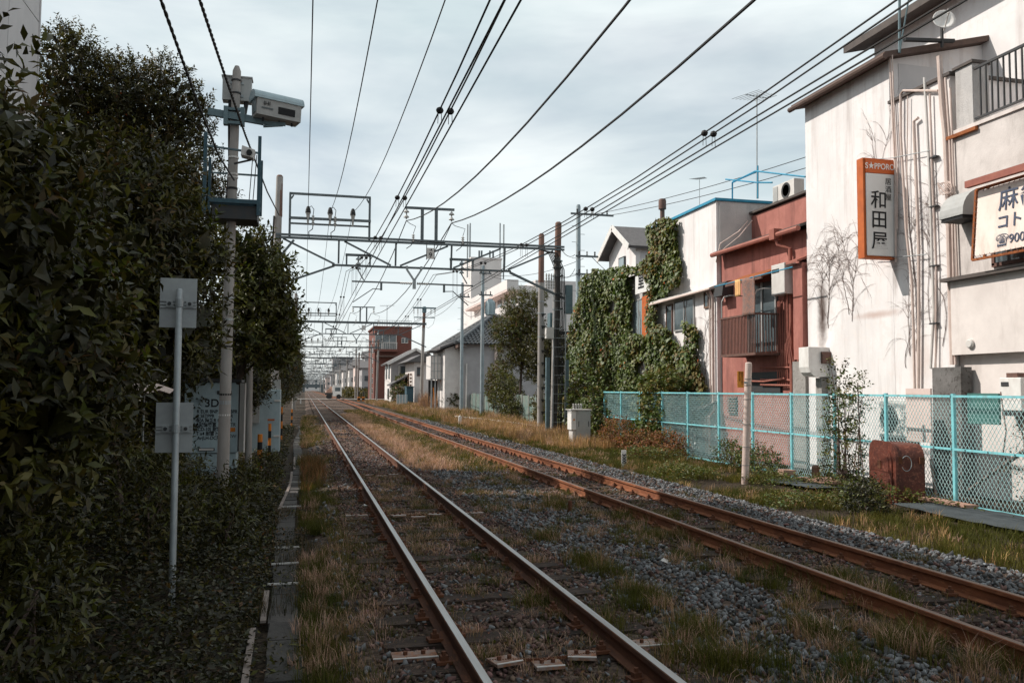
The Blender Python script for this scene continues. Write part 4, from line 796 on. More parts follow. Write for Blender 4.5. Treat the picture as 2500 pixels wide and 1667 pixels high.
tag(MB().beam((11.13, 13.0, -.3), (11.3, 13.35, .5), .04, .04).build('grey_stake', 'timber_grey'), 'grey wooden stake leaning beside the red cabinet', 'stake')
# post with orange notice, markers, mats, boards
pp = thing('notice_post', 'pale concrete post in front of the fence carrying a small orange notice', 'post', (9.5, 16.9, -.3))
MB().tube([(9.48, 16.9, -.4), (9.60, 16.9, 2.36), (9.60, 16.9, 2.38)], [.082, .074, .05], 14).build('shaft', 'pipe_cream', pp, smooth=True)
for z in (2.0, 1.86, 1.55, 1.0, .5, .1): MB().lathe((9.48 + .12*(z + .4)/2.76, 16.9, z), [(.078, 0), (.086, .002), (.086, .018), (.078, .02)], 12).build('band', 'concrete_pole', pp)
n0 = PY(1800, 906, 16.82); n1 = PY(1816, 946, 16.82); nb = MB().box(n0.x, n1.x, 16.82, 16.826, n1.z, n0.z).build('notice_plate', 'yellow_plate', pp); MB().box(n1.x, 9.55, 16.84, 16.86, 1.9, 1.95).build('notice_bracket', 'galv', pp)
for i, s_ in enumerate(('線路内立入禁止', '列車に注意')):
    for k, ch in enumerate(s_): text_mesh(ch, .042, 'notice_lettering', 'rust_dark', (n1.x - .04 - i*.06, 16.815, n0.z - .03 - k*.042), (1, 0, 0), (0, 0, 1), pp)
mk = thing('distance_marker', 'small white marker plate lettered 3000 beside the right track', 'marker', (8.25, 21.0, -.3))
MB().box(8.18, 8.32, 21, 21.02, -.36, .16).build('plate', 'white_paint', mk, bevel=.02); text_mesh('3000', .135, 'lettering', 'ink', (8.25, 20.994, -.06), (0, 0, -1), (1, 0, 0), mk, bold=.003)
for (u, v, lab) in ((1123, 1040, 'short white marker stake in the dry grass by the right track'), (921, 985, 'tiny white marker stake near the far end of the right track'), (734, 985, 'tiny white marker stake at the left edge of the far track')):
    q = PZ(u, v, -.3); tag(MB().box(q.x - .08, q.x + .08, q.y - .06, q.y + .06, -.4, .22).prism([(q.x - .08, .223), (q.x + .08, .223), (q.x, .3)], 'y', q.y - .06, q.y + .06).build('marker_stake', 'white_paint'), lab, 'marker')
tag(MB().tube([(4.15, 12.9, -.3), (4.15, 12.9, -.02)], .035, 8).build('iron_stub', 'rust_dark'), 'dark iron stub standing in the ballast between the tracks', 'stub')
def corrug(name, label, x0, x1, y0, y1, z):
    xs = np.arange(x0, x1, .02); ys = np.linspace(y0, y1, 24); X, Y = np.meshgrid(xs, ys); Z = z + .008*np.sin(X*2*math.pi/.06 + 2.0*np.sin(Y*9)) + .05*(vnoise(X, Y, .8, 9) - .5); nx = len(xs)
    i = np.arange(len(ys) - 1)[:, None]*nx + np.arange(nx - 1)[None]; F = np.stack([i, i + 1, i + nx + 1, i + nx], -1).reshape(-1, 4)
    o = np_mesh(name, np.stack([X, Y, Z], -1).reshape(-1, 3), F, 'mat_rubber', smooth=True); sm = o.modifiers.new('s', 'SOLIDIFY'); sm.thickness = .012; return tag(o, label, 'mat')
corrug('rubber_mat', 'ribbed grey rubber mat laid along the fence at the right edge', 9.95, 11.05, 8.0, 12.7, -.20); corrug('rubber_mat', 'ribbed grey rubber mat half covered by weeds left of red cabinet', 10.0, 11.0, 15.1, 17.0, -.22)
for k, (x, y, a, lab) in enumerate(((10.95, 12.55, .1, 'pale broken board lying at the fence foot right of the red cabinet'), (10.85, 15.8, -.2, 'upper of two pinkish boards lying left of the red cabinet'), (10.8, 16.1, .15, 'lower of two pinkish boards lying left of the red cabinet'), (10.95, 17.6, 0, 'short pink brick block under the fence corner'))):
    o = tag(MB().box(-.16, .16, -.5 if k != 3 else -.12, .5 if k != 3 else .12, 0, .05 if k != 3 else .12).build('loose_board', 'pallet'), lab, 'board'); o.location = (x, y, -.2 + .04*(k == 1)); o.rotation_euler = (.02, .05, a)
tag(MB().tube([(10.85, 16.3, -.35), (10.85, 16.3, .1), (10.85, 16.3, .14)], [.09, .08, .05], 10).build('short_stump', 'timber'), 'short brown wooden stump in front of the fence', 'stump')
# equipment cabinet by the gantry pole
ec = thing('equipment_cabinet', 'grey equipment cabinet with warning triangle standing by the gantry pole', 'cabinet', (9.95, 29.8, -.3))
MB().box(9.73, 10.28, 29.5, 30.1, -.28, 1.0).build('body', 'grey_metal', ec, bevel=.01); MB().box(9.54, 9.727, 29.52, 30.0, .28, .99).build('side_box', 'white_paint', ec, bevel=.01); MB().box(9.6, 9.727, 29.56, 30.0, -.28, .275).build('side_base', 'offwhite_metal', ec); MB().box(9.5, 10.32, 29.46, 30.14, 1.003, 1.03).build('lid', 'offwhite_metal', ec); MB().box(9.7, 10.3, 29.48, 30.12, -.5, -.285).build('plinth', 'concrete', ec)
for x in (9.7, 9.8, 9.9, 10.0): mb = MB(); insulator(mb, (x, 29.75, 1.24), 3, .045, .2); mb.build('bushing', 'porcelain', ec, smooth=True)
MB().prism([(9.61, .62), (9.68, .62), (9.645, .72)], 'y', 29.512, 29.518).build('warning_triangle', 'hazard_orange', ec)
for x in (9.82, 10.2): MB().box(x - .01, x + .01, 29.485, 29.499, .4, .6).build('handle', 'iron_dark', ec)
# ---------------------------------------------------------------- red building
R = thing('red_building', 'terracotta red plaster building with iron balcony and roof parapet', 'building', (15, 22, -.3))
MB().box(13.15, 17, 19.85, 24.84, -.4, 6.15).build('wall', 'plaster_red', R); MB().prism([(14.25, 6.155), (17, 6.155), (17, 7.55), (14.25, 7.5)], 'y', 19.85, 24.82).build('parapet_wall', 'plaster_red', R); MB().box(14.15, 17, 19.86, 24.81, 7.56, 7.63).build('parapet_cap', 'roof_dark', R)
MB().prism([(12.85, 6.16), (14.25, 6.65), (14.25, 6.72), (12.85, 6.24)], 'y', 19.87, 24.80).build('lean_to_roof', 'roof_dark', R); MB().tube([(12.8, 19.87, 6.12), (12.8, 24.8, 6.14)], .075, 8).build('gutter', 'pipe_red', R)
yd = PX(1929, 600, 13.05).y; MB().tube([(12.8, yd + .35, 6.1), (12.85, yd + .3, 5.85), (13.05, yd, 5.7), (13.05, yd, -.3)], .055, 8).build('downpipe', 'pipe_red', R, smooth=True); MB().box(12.7, 12.95, yd + .25, yd + .5, 6.0, 6.3).build('hopper', 'pipe_red', R)
MB().box(12.9, 13.149, 19.87, yd - .35, 2.6, 5.2).build('boxed_shaft', 'plaster_red', R); MB().prism([(12.75, 5.2), (13.149, 5.35), (13.149, 5.42), (12.75, 5.26)], 'y', 19.86, yd - .25).build('shaft_cap', 'pipe_red', R)
MB().box(12.95, 13.149, 19.86, yd - .2, -.35, 2.55).build('concrete_base', 'concrete', R)
MB().box(13.10, 13.149, 21.45, 23.05, 2.9, 4.95).build('window', 'glass', R)
for y in (21.45, 22.2, 23.0): MB().box(13.06, 13.1, y, y + .06, 2.9, 4.95).build('window_frame', 'frame_alu', R)
MB().prism([(12.55, 4.98), (13.149, 5.2), (13.149, 5.3), (12.55, 5.05)], 'y', 21.3, 23.4).build('window_hood', 'rust', R); MB().box(12.52, 12.56, 21.3, 23.4, 4.93, 5.04).build('hood_edge', 'iron_brown', R)
by0, by1 = 21.28, 23.3; bz0, bz1 = 2.83, 3.9; bx = 12.3
bl = MB().box(bx, 13.149, by0, by1, bz0 - .07, bz0).build('balcony_floor', 'iron_brown', R)
for k in range(24): y = by0 + .03 + k*(by1 - by0 - .06)/23; MB().box(bx + .005, bx + .03, y - .013, y + .013, bz0, bz1).build('balcony_bar', 'iron_brown', R)
for k in range(9): x = bx + .08 + k*.09; MB().box(x - .01, x + .01, by0, by0 + .025, bz0, bz1).build('balcony_bar', 'iron_brown', R)
MB().box(bx - .015, bx + .045, by0 - .02, by1 + .02, bz1, bz1 + .05).build('balcony_rail', 'iron_brown', R); MB().box(bx + .045, 13.149, by0 - .02, by0 + .03, bz1, bz1 + .05).build('balcony_rail', 'iron_brown', R)
for y in (by0 + .05, by1 - .05): MB().tube([(bx + .02, y, bz1), (bx + .02, y, bz1 + .55), (bx + .1, y, bz1 + .7), (bx + .3, y, bz1 + .75), (13.1, y, bz1 + .75)], .02, 7).build('bent_pipe', 'grey_metal', R)
for k in range(6): y = yd + .25 + k*.1; MB().tube([(13.08, y, 1.9), (13.06, y, 3.2), (13.08, y + random.uniform(-.1, .1), 4.3)], .024, 6).build('conduit', 'pipe_red', R)
for z in (1.9, 2.05, 2.4): MB().tube([(13.05, yd + .02, z), (13.03, yd + 1.6, z + .03)], .03, 6).build('conduit', 'pipe_red', R)
MB().tube([(12.98, 23.2, 2.05), (12.98, 22.0, 2.02), (12.98, 20.9, 2.1)], .03, 6).build('conduit', 'pipe_red', R); MB().box(13.08, 13.149, 21.3, 23.2, 1.7, 2.3).build('recess_shade', 'iron_dark', R)  # dark panel set on the wall imitates a shaded hollow
for k in range(6): MB().prism([(13.06, 1.05 + k*.09), (13.149, 1.11 + k*.09), (13.149, 1.13 + k*.09), (13.06, 1.065 + k*.09)], 'y', 23.85, 24.4).build('louver', 'iron_brown', R)
MB().prism([(12.75, 4.75), (13.149, 4.75), (13.149, 5.25), (12.95, 5.22), (12.8, 5.1)], 'y', 24.05, 24.6).build('vent_cowl', 'iron_dark', R)
MB().tube([(14.0, 24.6, 7.3), (13.6, 24.5, 6.9), (13.0, 24.6, 6.5), (12.9, 24.7, 5.9)], .02, 5).tube([(14.1, 24.5, 7.3), (13.5, 24.3, 6.7), (12.95, 24.6, 6.2)], .015, 5).build('service_cable', 'pipe_cream', R)
h0 = PX(1870, 655, 12.75); ht = thing('water_heater', 'beige wall water heater box beside the red building balcony', 'water heater', (12.95, 21, 4.5))
MB().box(12.75, 13.145, 20.48, 21.15, 4.42, 5.28).build('casing', 'offwhite_metal', ht, bevel=.015); MB().box(12.735, 12.749, 20.75, 21.1, 5.05, 5.15).build('grille', 'iron_dark', ht)
for k in range(4): MB().tube([(12.9 + .05*k, 20.6 + .12*k, 4.42), (12.95 + .03*k, 20.65 + .1*k, 3.4), (13.0, 20.5 + .1*k, 2.5)], .018, 6).build('pipe', 'pipe_red', ht)
tag(MB().tube([PX(1745, 700, 12.25), PX(1935, 652, 12.25)], .018, 7).build('laundry_pole', 'blue_trim'), 'blue laundry pole across the red building balcony', 'pole')
ry0 = PX(1842, 700, 12.24).y; ry1 = PX(1811, 700, 12.24).y
rg = sheet('hanging_rug', np.linspace(0, 1, 8), np.linspace(0, 1, 12), lambda a, b: 0*a, 'rug', 'thing')
V = np.array([(12.22 + .03*math.sin(7*a) + .02*math.sin(3*b), ry0 + (ry1 - ry0)*a, PX(1826, 678, 12.24).z + (PX(1826, 770, 12.24).z - PX(1826, 678, 12.24).z)*b) for b in np.linspace(0, 1, 12) for a in np.linspace(0, 1, 8)], np.float32)
rg.data.vertices.foreach_set('co', V.ravel()); sm = rg.modifiers.new('s', 'SOLIDIFY'); sm.thickness = .02; tag(rg, 'mottled grey brown rug hanging over the balcony of the red building', 'rug')
ty0 = PX(1808, 700, 12.24).y; ty1 = PX(1797, 700, 12.24).y
tw = sheet('hanging_towel', np.linspace(0, 1, 8), np.linspace(0, 1, 8), lambda a, b: 0*a, 'cloth_yellow', 'thing')
V = np.array([(12.22 + .03*math.sin(12*a), ty0 + (ty1 - ty0)*a, PX(1802, 683, 12.24).z + (PX(1802, 724, 12.24).z - PX(1802, 683, 12.24).z)*b) for b in np.linspace(0, 1, 8) for a in np.linspace(0, 1, 8)], np.float32)
tw.data.vertices.foreach_set('co', V.ravel()); sm = tw.modifiers.new('s', 'SOLIDIFY'); sm.thickness = .01; tag(tw, 'small yellow towel pegged on the blue laundry pole', 'towel')
# roof clutter
bf = thing('roof_frame', 'blue painted pipe frame on the roofs of the red and white buildings', 'frame', (14, 24, 8))
def fp(u, v, x=14.3): return PX(u, v, x)
for pts in ([(1788, 488), (1788, 446), (1845, 418)], [(1845, 418), (1966, 432)], [(1850, 485), (1850, 405)], [(1772, 438), (1850, 446), (1885, 446)], [(1790, 444), (1850, 418)]): MB().tube([fp(*q) for q in pts], .03, 6).build('bar', 'blue_trim', bf)
MB().tube([fp(1848, 485), fp(1848, 230)], .022, 6).build('mast', 'galv', bf)
ra = thing('roof_air_conditioner', 'cream air conditioner unit on the roof of the red building', 'air conditioner', (14.6, 20.6, 7.63))
q0 = PX(1886, 445, 14.3); MB().box(14.3, 14.65, q0.y - 1.2, q0.y, 7.64, 8.2).build('casing', 'offwhite_metal', ra, bevel=.01); MB().lathe((14.295, q0.y - .75, 7.92), [(.18, 0), (.24, -.01), (.25, 0)], 18, axis='x').build('fan_grille', 'iron_dark', ra); MB().box(14.285, 14.298, q0.y - .3, q0.y - .05, 7.7, 8.15).build('side_grille', 'grey_metal', ra)
def antenna(loc, h, label, s=1.0, rot=0.0):
    t = thing('tv_antenna', label, 'antenna', loc, 'rooftop television antennas'); x, y, z = loc; ca, sa = math.cos(rot), math.sin(rot)
    MB().tube([(x, y, z), (x, y, z + h)], .018*s, 6).build('mast', 'galv', t); L_ = .9*s
    MB().tube([(x - L_*.5*ca, y - L_*.5*sa, z + h*.97), (x + L_*.5*ca, y + L_*.5*sa, z + h*.97 + .12)], .012*s, 5).build('boom', 'galv', t)
    for k in range(8):
        t0 = -.5 + k/7; w = (.42 - .02*k)*s; c = Vector((x + L_*t0*ca, y + L_*t0*sa, z + h*.97 + .12*(t0 + .5))); MB().tube([c + Vector((-sa*w, ca*w, 0)), c - Vector((-sa*w, ca*w, 0))], .007*s, 4).build('element', 'galv', t)
q = PX(1848, 300, 14.3); antenna((q.x, q.y, q.z), PX(1848, 238, 14.3).z - q.z, 'tall television antenna on the mast of the blue roof frame', 1.3, .4)
# ---------------------------------------------------------------- white annex with windows
X_ = thing('white_annex', 'white plaster block with blue roof edge between ivy and red building', 'building', (15, 27, -.3))
MB().box(13, 17, 24.86, 30.2, -.4, 7.96).build('wall', 'plaster_white', X_); MB().box(13.1, 16.9, 24.80, 24.858, 6.2, 7.9).build('shaded_side_wall', 'plaster_grey', X_); MB().box(12.93, 17, 24.78, 30.25, 7.965, 8.05).build('roof_edge', 'blue_trim', X_)  # side wall of the white block is coloured grey for its shade
e0 = PX(1622, 735, 12.8); e1 = PX(1756, 690, 12.8); MB().prism([(12.70, 5.02), (12.999, 5.1), (12.999, 5.2), (12.70, 5.08)], 'y', 24.88, 29.6).build('eave', 'offwhite_metal', X_); MB().tube([(12.68, 24.7, 5.04), (12.68, 29.6, 4.98)], .045, 7).build('gutter', 'pipe_cream', X_)
def window(parent, y0, y1, z0, z1, x=12.999, panes=2, fr='frame_alu', gl='glass'):
    w = MB().box(x - .05, x, y0, y1, z0, z0 + .06).box(x - .05, x, y0, y1, z1 - .05, z1).box(x - .05, x, y0, y0 + .05, z0 + .06, z1 - .05).box(x - .05, x, y1 - .05, y1, z0 + .06, z1 - .05).build('window_frame', fr, parent)
    for k in range(panes):
        a = y0 + .05 + (y1 - y0 - .1)*k/panes; b = y0 + .05 + (y1 - y0 - .1)*(k + 1)/panes; MB().box(x - .028 - .006*k, x - .014 - .006*k, a + .012, b - .012, z0 + .062, z1 - .052).build('pane', gl, w)
        if k: MB().box(x - .044, x - .04 + .03, a - .02, a + .02, z0 + .062, z1 - .052).build('mullion', fr, w)
    return w
window(X_, 26.45, 28.05, 3.86, 4.98); window(X_, 28.2, 28.75, 3.8, 4.9, panes=1, fr='iron_brown'); window(X_, PX(1741, 720, 13).y, PX(1721, 720, 13).y, PX(1730, 752, 13).z, PX(1730, 712, 13).z, panes=2, fr='timber')
for y, r in ((25.0, .05), (25.2, .03)): MB().tube([(12.8, y, 5.0), (12.92, y, 4.8), (12.92, y, 1.1), (12.7, y - .1, .9), (12.7, y - .1, -.3)], r, 8).build('downpipe', 'pipe_cream', X_, smooth=True)
MB().tube([(12.92, 25.6, 1.2), (12.85, 25.6, .9), (12.85, 25.55, .2)], .06, 8).build('downpipe', 'pipe_cream', X_, smooth=True)
MB().prism([(12.5, 1.15), (13.0, 1.35), (13.0, 1.42), (12.5, 1.2)], 'y', 24.9, 25.7).build('small_canopy', 'roof_dark', X_); MB().prism([(12.45, .75), (12.999, .75), (12.999, 1.35), (12.8, 1.3), (12.55, 1.05)], 'y', 26.2, 26.75).build('vent_cowl', 'galv_dark', X_)
ch = PX(1617, 500, 13.3); tag(MB().tube([(13.3, ch.y, 7.5), (13.3, ch.y, ch.z - .2)], .09, 10).lathe((13.3, ch.y, ch.z - .2), [(.09, 0), (.15, .02), (.15, .35), (.12, .42)], 10).build('chimney_pipe', 'iron_brown', smooth=True), 'brown capped chimney pipe rising above the ivy', 'chimney')
# ---------------------------------------------------------------- ivy-covered house
I = thing('ivy_house', 'two storey house almost wholly covered in green ivy', 'house', (15, 34, -.3))
MB().box(13.05, 18, 30.25, 38.3, -.4, 6.3).build('wall', 'plaster_grey', I); MB().box(12.9, 18, 30.26, 38.4, 6.303, 6.4).build('roof', 'roof_dark', I)
iy0, iy1 = PX(1594, 780, 12.95).y, PX(1541, 780, 12.95).y; yr = PX(1570, 780, 12.95).y
MB().box(12.9, 13.049, iy0, yr, PX(1580, 828, 12.95).z, PX(1580, 722, 12.95).z).build('rust_panel', 'rust_orange', I); window(I, yr + .02, iy1, PX(1555, 820, 12.95).z, PX(1555, 730, 12.95).z, x=13.049, gl='glass_pale')
sg = MB().box(12.78, 12.86, PX(1598, 690, 12.8).y, PX(1552, 690, 12.8).y, PX(1570, 714, 12.8).z, PX(1575, 668, 12.8).z).build('sign_board', 'sign_white', I); text_mesh('里', .62, 'sign_character', 'ink', (12.775, PX(1566, 690, 12.8).y, PX(1570, 688, 12.8).z), (0, -1, 0), (0, 0, 1), I, bold=.02)
MB().box(12.79, 12.80, PX(1598, 690, 12.8).y, PX(1590, 690, 12.8).y, PX(1575, 712, 12.8).z, PX(1575, 670, 12.8).z).build('rust_patch', 'rust_orange', I)
MB().box(12.98, 13.049, PX(1589, 900, 13).y, PX(1556, 900, 13).y, PX(1570, 935, 13).z, PX(1570, 855, 13).z).build('render_panel', 'wall_pale', I); window(I, PX(1512, 740, 13).y, PX(1494, 740, 13).y, PX(1500, 820, 13).z, PX(1500, 730, 13).z, x=13.049, panes=1, gl='curtain')
# ---------------------------------------------------------------- tall pale building on the left (its corner shows top left; it shades the foreground)
lb = thing('panel_clad_building', 'tall pale panel clad building whose corner shows behind the trees top left', 'building', (-10, 10, -.3))
MB().box(-18, -5.62, -14, 19.2, -.5, 13.0).build('core', 'wall_pale', lb)
pm = None
for iy in range(9):
    for iz in range(7):
        if pm is None: o = MB().box(-.02, .02, .012, 1.788, .012, 1.788).build('wall_panel', 'wall_pale', lb, bevel=.006); pm = o.data
        else: o = bpy.data.objects.new('wall_panel', pm); COL.objects.link(o); o.parent = lb
        if iy == 0 and iz == 0: pass
        o.location = Vector((-5.598, 17.38 - iy*1.8, .4 + iz*1.8)) - wloc(lb)
MB().box(-5.62, -5.56, 19.18, 19.24, -.4, 13.0).build('corner_trim', 'wall_pale', lb)
# ---------------------------------------------------------------- foliage builders
def in_blobs(n, blobs, shell=.55):
    w = np.array([b[3]*b[4]*b[5] for b in blobs])**.75; k = RNG.choice(len(blobs), n, p=w/w.sum()); B = np.array(blobs)[k]
    d = unit(RNG.normal(size=(n, 3))); r = np.where(RNG.random(n) < shell, RNG.uniform(.8, 1.06, n), RNG.random(n)**.45)
    return B[:, :3] + d*B[:, 3:6]*r[:, None], d
def sprays(blobs, n, L, Wd, per, tl, up=.35, shell=.6, jitter=.5, flat=.5, mats_p=(1.0,), droop=.12):
    """n twigs, each with `per` leaves set alternately along it"""
    P, d = in_blobs(n, blobs, shell); D = unit(d + RNG.normal(size=d.shape)*jitter + np.array([0, 0, up]))
    tl_ = RNG.uniform(.6, 1.3, n)*tl; i = np.tile(np.arange(per), n); k = np.repeat(np.arange(n), per)
    t = (i + 1)/per; base = P[k] + D[k]*(tl_[k]*t)[:, None]
    a = unit(np.cross(D, RNG.normal(size=D.shape))); b = np.cross(D, a); ang = i*2.4 + RNG.uniform(0, 6.28, n)[k]
    out = a[k]*np.cos(ang)[:, None] + b[k]*np.sin(ang)[:, None]
    ld = unit(D[k]*(.35 + .5*t)[:, None] + out*.9 + RNG.normal(size=out.shape)*.15); nn = unit(np.array([0, 0, 1.0])*flat + D[k]*.6 + RNG.normal(size=out.shape)*.35)
    s = RNG.uniform(.65, 1.15, len(k)); V, F = leaf_geo(base, ld, nn, L*s, Wd*s, droop=droop)
    mi = RNG.choice(len(mats_p), n, p=np.array(mats_p)/sum(mats_p))[k]
    return V, F, np.repeat(mi, 4)
def branches(base, blobs, r0, n_limb=2):
    mb = MB(); b = Vector(base); top = Vector((sum(q[0] for q in blobs)/len(blobs), sum(q[1] for q in blobs)/len(blobs), sum(q[2] for q in blobs)/len(blobs)))
    mid = b.lerp(top, .5) + Vector((random.uniform(-.15, .15), random.uniform(-.15, .15), 0)); mb.tube([b, b.lerp(mid, .5) + Vector((random.uniform(-.05, .05), 0, 0)), mid, top], [r0, r0*.85, r0*.7, r0*.45], 9)
    for q in blobs:
        c = Vector(q[:3])
        for _ in range(n_limb):
            e = c + Vector((random.gauss(0, .5)*q[3], random.gauss(0, .5)*q[4], random.uniform(.1, .75)*q[5])); s = mid.lerp(top, random.uniform(0, .9)); m = s.lerp(e, .5) + Vector((random.gauss(0, .1), random.gauss(0, .1), .1*(e - s).length)); mb.tube([s, m, e], [r0*.4, r0*.26, r0*.08], 6)
            for _j in range(2):
                e2 = m.lerp(e, random.uniform(.2, .8)) + Vector((random.gauss(0, .3)*q[3], random.gauss(0, .3)*q[4], random.uniform(0, .5)*q[5])); mb.tube([m.lerp(e, .2), e2], [r0*.14, r0*.04], 5)
    return mb
def tree(name, label, base, blobs, n, L, Wd, per, tl, mats, mats_p, r0=.1, group=None, cat='tree', berries=0, core=None, **k):
    core = int(n*.9) if core is None else core
    t = thing(name, label, cat, base, group); branches(base, blobs, r0).build('trunk', 'bark', t, smooth=True)
    V, F, mi = sprays(blobs, n, L, Wd, per, tl, mats_p=mats_p, **k); 
    if core:
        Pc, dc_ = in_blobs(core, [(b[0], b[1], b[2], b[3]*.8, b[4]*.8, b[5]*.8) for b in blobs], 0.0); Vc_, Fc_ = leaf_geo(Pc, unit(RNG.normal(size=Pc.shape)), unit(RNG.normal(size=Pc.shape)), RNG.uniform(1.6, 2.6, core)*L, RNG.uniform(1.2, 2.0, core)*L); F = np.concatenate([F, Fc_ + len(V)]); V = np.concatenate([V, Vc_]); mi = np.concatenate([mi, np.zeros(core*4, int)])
    np_mesh('crown', V, F, mats, t, mi, smooth=True)
    if berries:
        P, _ = in_blobs(berries, blobs, .9); mb = MB()
        for p in P: mb.lathe(tuple(p), [(.004, -.02), (.016, -.012), (.021, 0), (.016, .012), (.004, .02)], 6)
        o = mb.build('berries', 'berry', t); o['kind'] = 'stuff'
    return t
LG = 'trees and shrubs left of the track'
# near large-leaved shrub; its 300 biggest leaves are parts of their own
near_b = [(-2.35, 6.1, 3.1, .66, .8, .75), (-2.2, 6.3, 2.5, .85, .9, .8), (-1.95, 6.6, 1.75, .62, .8, .7), (-2.5, 5.4, 1.5, .65, .7, .9), (-2.65, 6.6, 3.4, .5, .6, .5), (-1.95, 7.0, 2.2, .42, .6, .55)]
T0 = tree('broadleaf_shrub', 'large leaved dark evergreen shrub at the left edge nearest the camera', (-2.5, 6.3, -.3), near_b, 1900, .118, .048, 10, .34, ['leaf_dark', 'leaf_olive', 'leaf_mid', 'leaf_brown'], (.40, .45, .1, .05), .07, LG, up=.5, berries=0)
def big_leaf_mesh(nm, mt):
    mb = MB(); rows = [(0, .0), (.18, .62), (.42, 1), (.68, .8), (.88, .35), (1, 0)]; L, Wd = .13, .027; vs = []; fs = []
    for t, w in rows: z = -.35*t*t*L; vs += [(t*L, -w*Wd, z + w*.009), (t*L, 0, z), (t*L, w*Wd, z + w*.009)]
    for i in range(5): fs += [(3*i, 3*i + 3, 3*i + 4, 3*i + 1), (3*i + 1, 3*i + 4, 3*i + 5, 3*i + 2)]
    mb.add(vs, fs); o = mb.build(nm, mt, smooth=True); me = o.data; bpy.data.objects.remove(o); return me
BL = [big_leaf_mesh('leaf', 'leaf_dark'), big_leaf_mesh('leaf', 'leaf_olive'), big_leaf_mesh('leaf', 'leaf_mid')]
_P, _d = in_blobs(60, [b for b in near_b], 1.0)
for k in range(60):
    c = Vector(_P[k]); c.y -= .1; tw = (Vector(_d[k]) + Vector((.35, -.5, .5))).normalized()
    for j in range(5):
        o = bpy.data.objects.new('leaf', BL[random.choices((0, 1, 2), (.45, .4, .15))[0]]); COL.objects.link(o); o.parent = T0
        ang = j*2.4 + k; a = tw.orthogonal().normalized(); b2 = tw.cross(a); dr = (tw*.5 + a*math.cos(ang) + b2*math.sin(ang)).normalized(); s = random.uniform(.75, 1.2)
        q = dr.to_track_quat('X', 'Z'); o.location = c + tw*.06*j - wloc(T0); o.rotation_mode = 'QUATERNION'; o.rotation_quaternion = q; o.scale = (s, s, s)
tree('broadleaf_shrub', 'dark evergreen shrub with long leaves behind the sign post', (-2.1, 11, -.3), [(-2.3, 10.8, 3.3, .85, .9, 1.15), (-1.75, 11, 2.6, .65, .8, .75), (-1.55, 11.5, 3.4, .45, .6, .5), (-2.7, 10.4, 2.2, .7, .8, 1.0), (-2.0, 11.3, 4.2, .5, .6, .5), (-2.6, 10.6, 1.3, .7, .8, .6)], 2300, .125, .042, 9, .34, ['leaf_dark', 'leaf_olive', 'leaf_mid', 'leaf_brown'], (.42, .42, .1, .06), .08, LG, up=.55)
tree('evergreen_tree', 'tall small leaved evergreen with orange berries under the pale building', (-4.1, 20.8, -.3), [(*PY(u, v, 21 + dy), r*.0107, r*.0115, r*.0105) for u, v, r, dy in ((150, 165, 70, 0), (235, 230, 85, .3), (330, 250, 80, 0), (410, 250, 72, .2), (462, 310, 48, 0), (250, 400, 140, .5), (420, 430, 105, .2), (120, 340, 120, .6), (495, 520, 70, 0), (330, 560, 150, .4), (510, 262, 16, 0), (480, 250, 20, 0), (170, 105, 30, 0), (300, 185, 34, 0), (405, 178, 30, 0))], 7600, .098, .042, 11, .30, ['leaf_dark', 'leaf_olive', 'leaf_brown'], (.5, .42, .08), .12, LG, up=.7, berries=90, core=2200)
tree('broadleaf_tree', 'mid green broad leaved branches hanging over the blue cabinets', (-2.2, 21.2, -.3), [(-.85, 18.3, 4.0, .5, .7, .6), (-.62, 18.5, 3.2, .36, .8, .6), (-.62, 18.9, 2.6, .34, .7, .42), (-1.1, 18.0, 3.3, .6, .7, .85), (-1.25, 18.4, 4.5, .5, .6, .6), (-.9, 19.3, 2.7, .5, .6, .5)], 1100, .135, .06, 9, .34, ['leaf_mid', 'leaf_olive', 'leaf_dark'], (.5, .3, .2), .09, LG, up=.35)
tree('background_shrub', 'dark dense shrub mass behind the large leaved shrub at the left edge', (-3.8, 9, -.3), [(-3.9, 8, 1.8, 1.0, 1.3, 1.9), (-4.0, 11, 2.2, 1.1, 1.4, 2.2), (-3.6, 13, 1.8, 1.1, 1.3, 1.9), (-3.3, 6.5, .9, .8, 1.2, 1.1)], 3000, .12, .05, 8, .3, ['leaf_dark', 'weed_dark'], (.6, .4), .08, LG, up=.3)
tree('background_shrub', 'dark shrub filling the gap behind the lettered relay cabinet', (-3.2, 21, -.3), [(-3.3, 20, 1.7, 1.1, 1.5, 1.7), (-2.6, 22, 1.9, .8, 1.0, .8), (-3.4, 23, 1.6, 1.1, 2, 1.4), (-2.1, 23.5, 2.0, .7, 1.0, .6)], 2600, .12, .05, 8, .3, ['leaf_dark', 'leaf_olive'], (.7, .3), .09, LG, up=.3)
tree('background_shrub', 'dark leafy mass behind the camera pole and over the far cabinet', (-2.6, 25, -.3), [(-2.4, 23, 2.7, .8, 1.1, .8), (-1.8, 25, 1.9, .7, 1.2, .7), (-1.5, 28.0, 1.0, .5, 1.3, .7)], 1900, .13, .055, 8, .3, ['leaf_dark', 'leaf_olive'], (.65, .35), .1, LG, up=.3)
tree('low_hedge', 'low dark hedge beyond the far relay cabinet', (-2.1, 34, -.3), [(-2.1, 30, .9, .7, 2.2, 1.2), (-2.0, 34, .8, .7, 2.4, 1.2), (-2.0, 38.5, .9, .8, 2.6, 1.3), (-2.1, 43, 1.0, .9, 2.6, 1.6)], 2600, .10, .045, 8, .25, ['leaf_dark', 'leaf_olive'], (.65, .35), .07, LG, cat='hedge', up=.3)
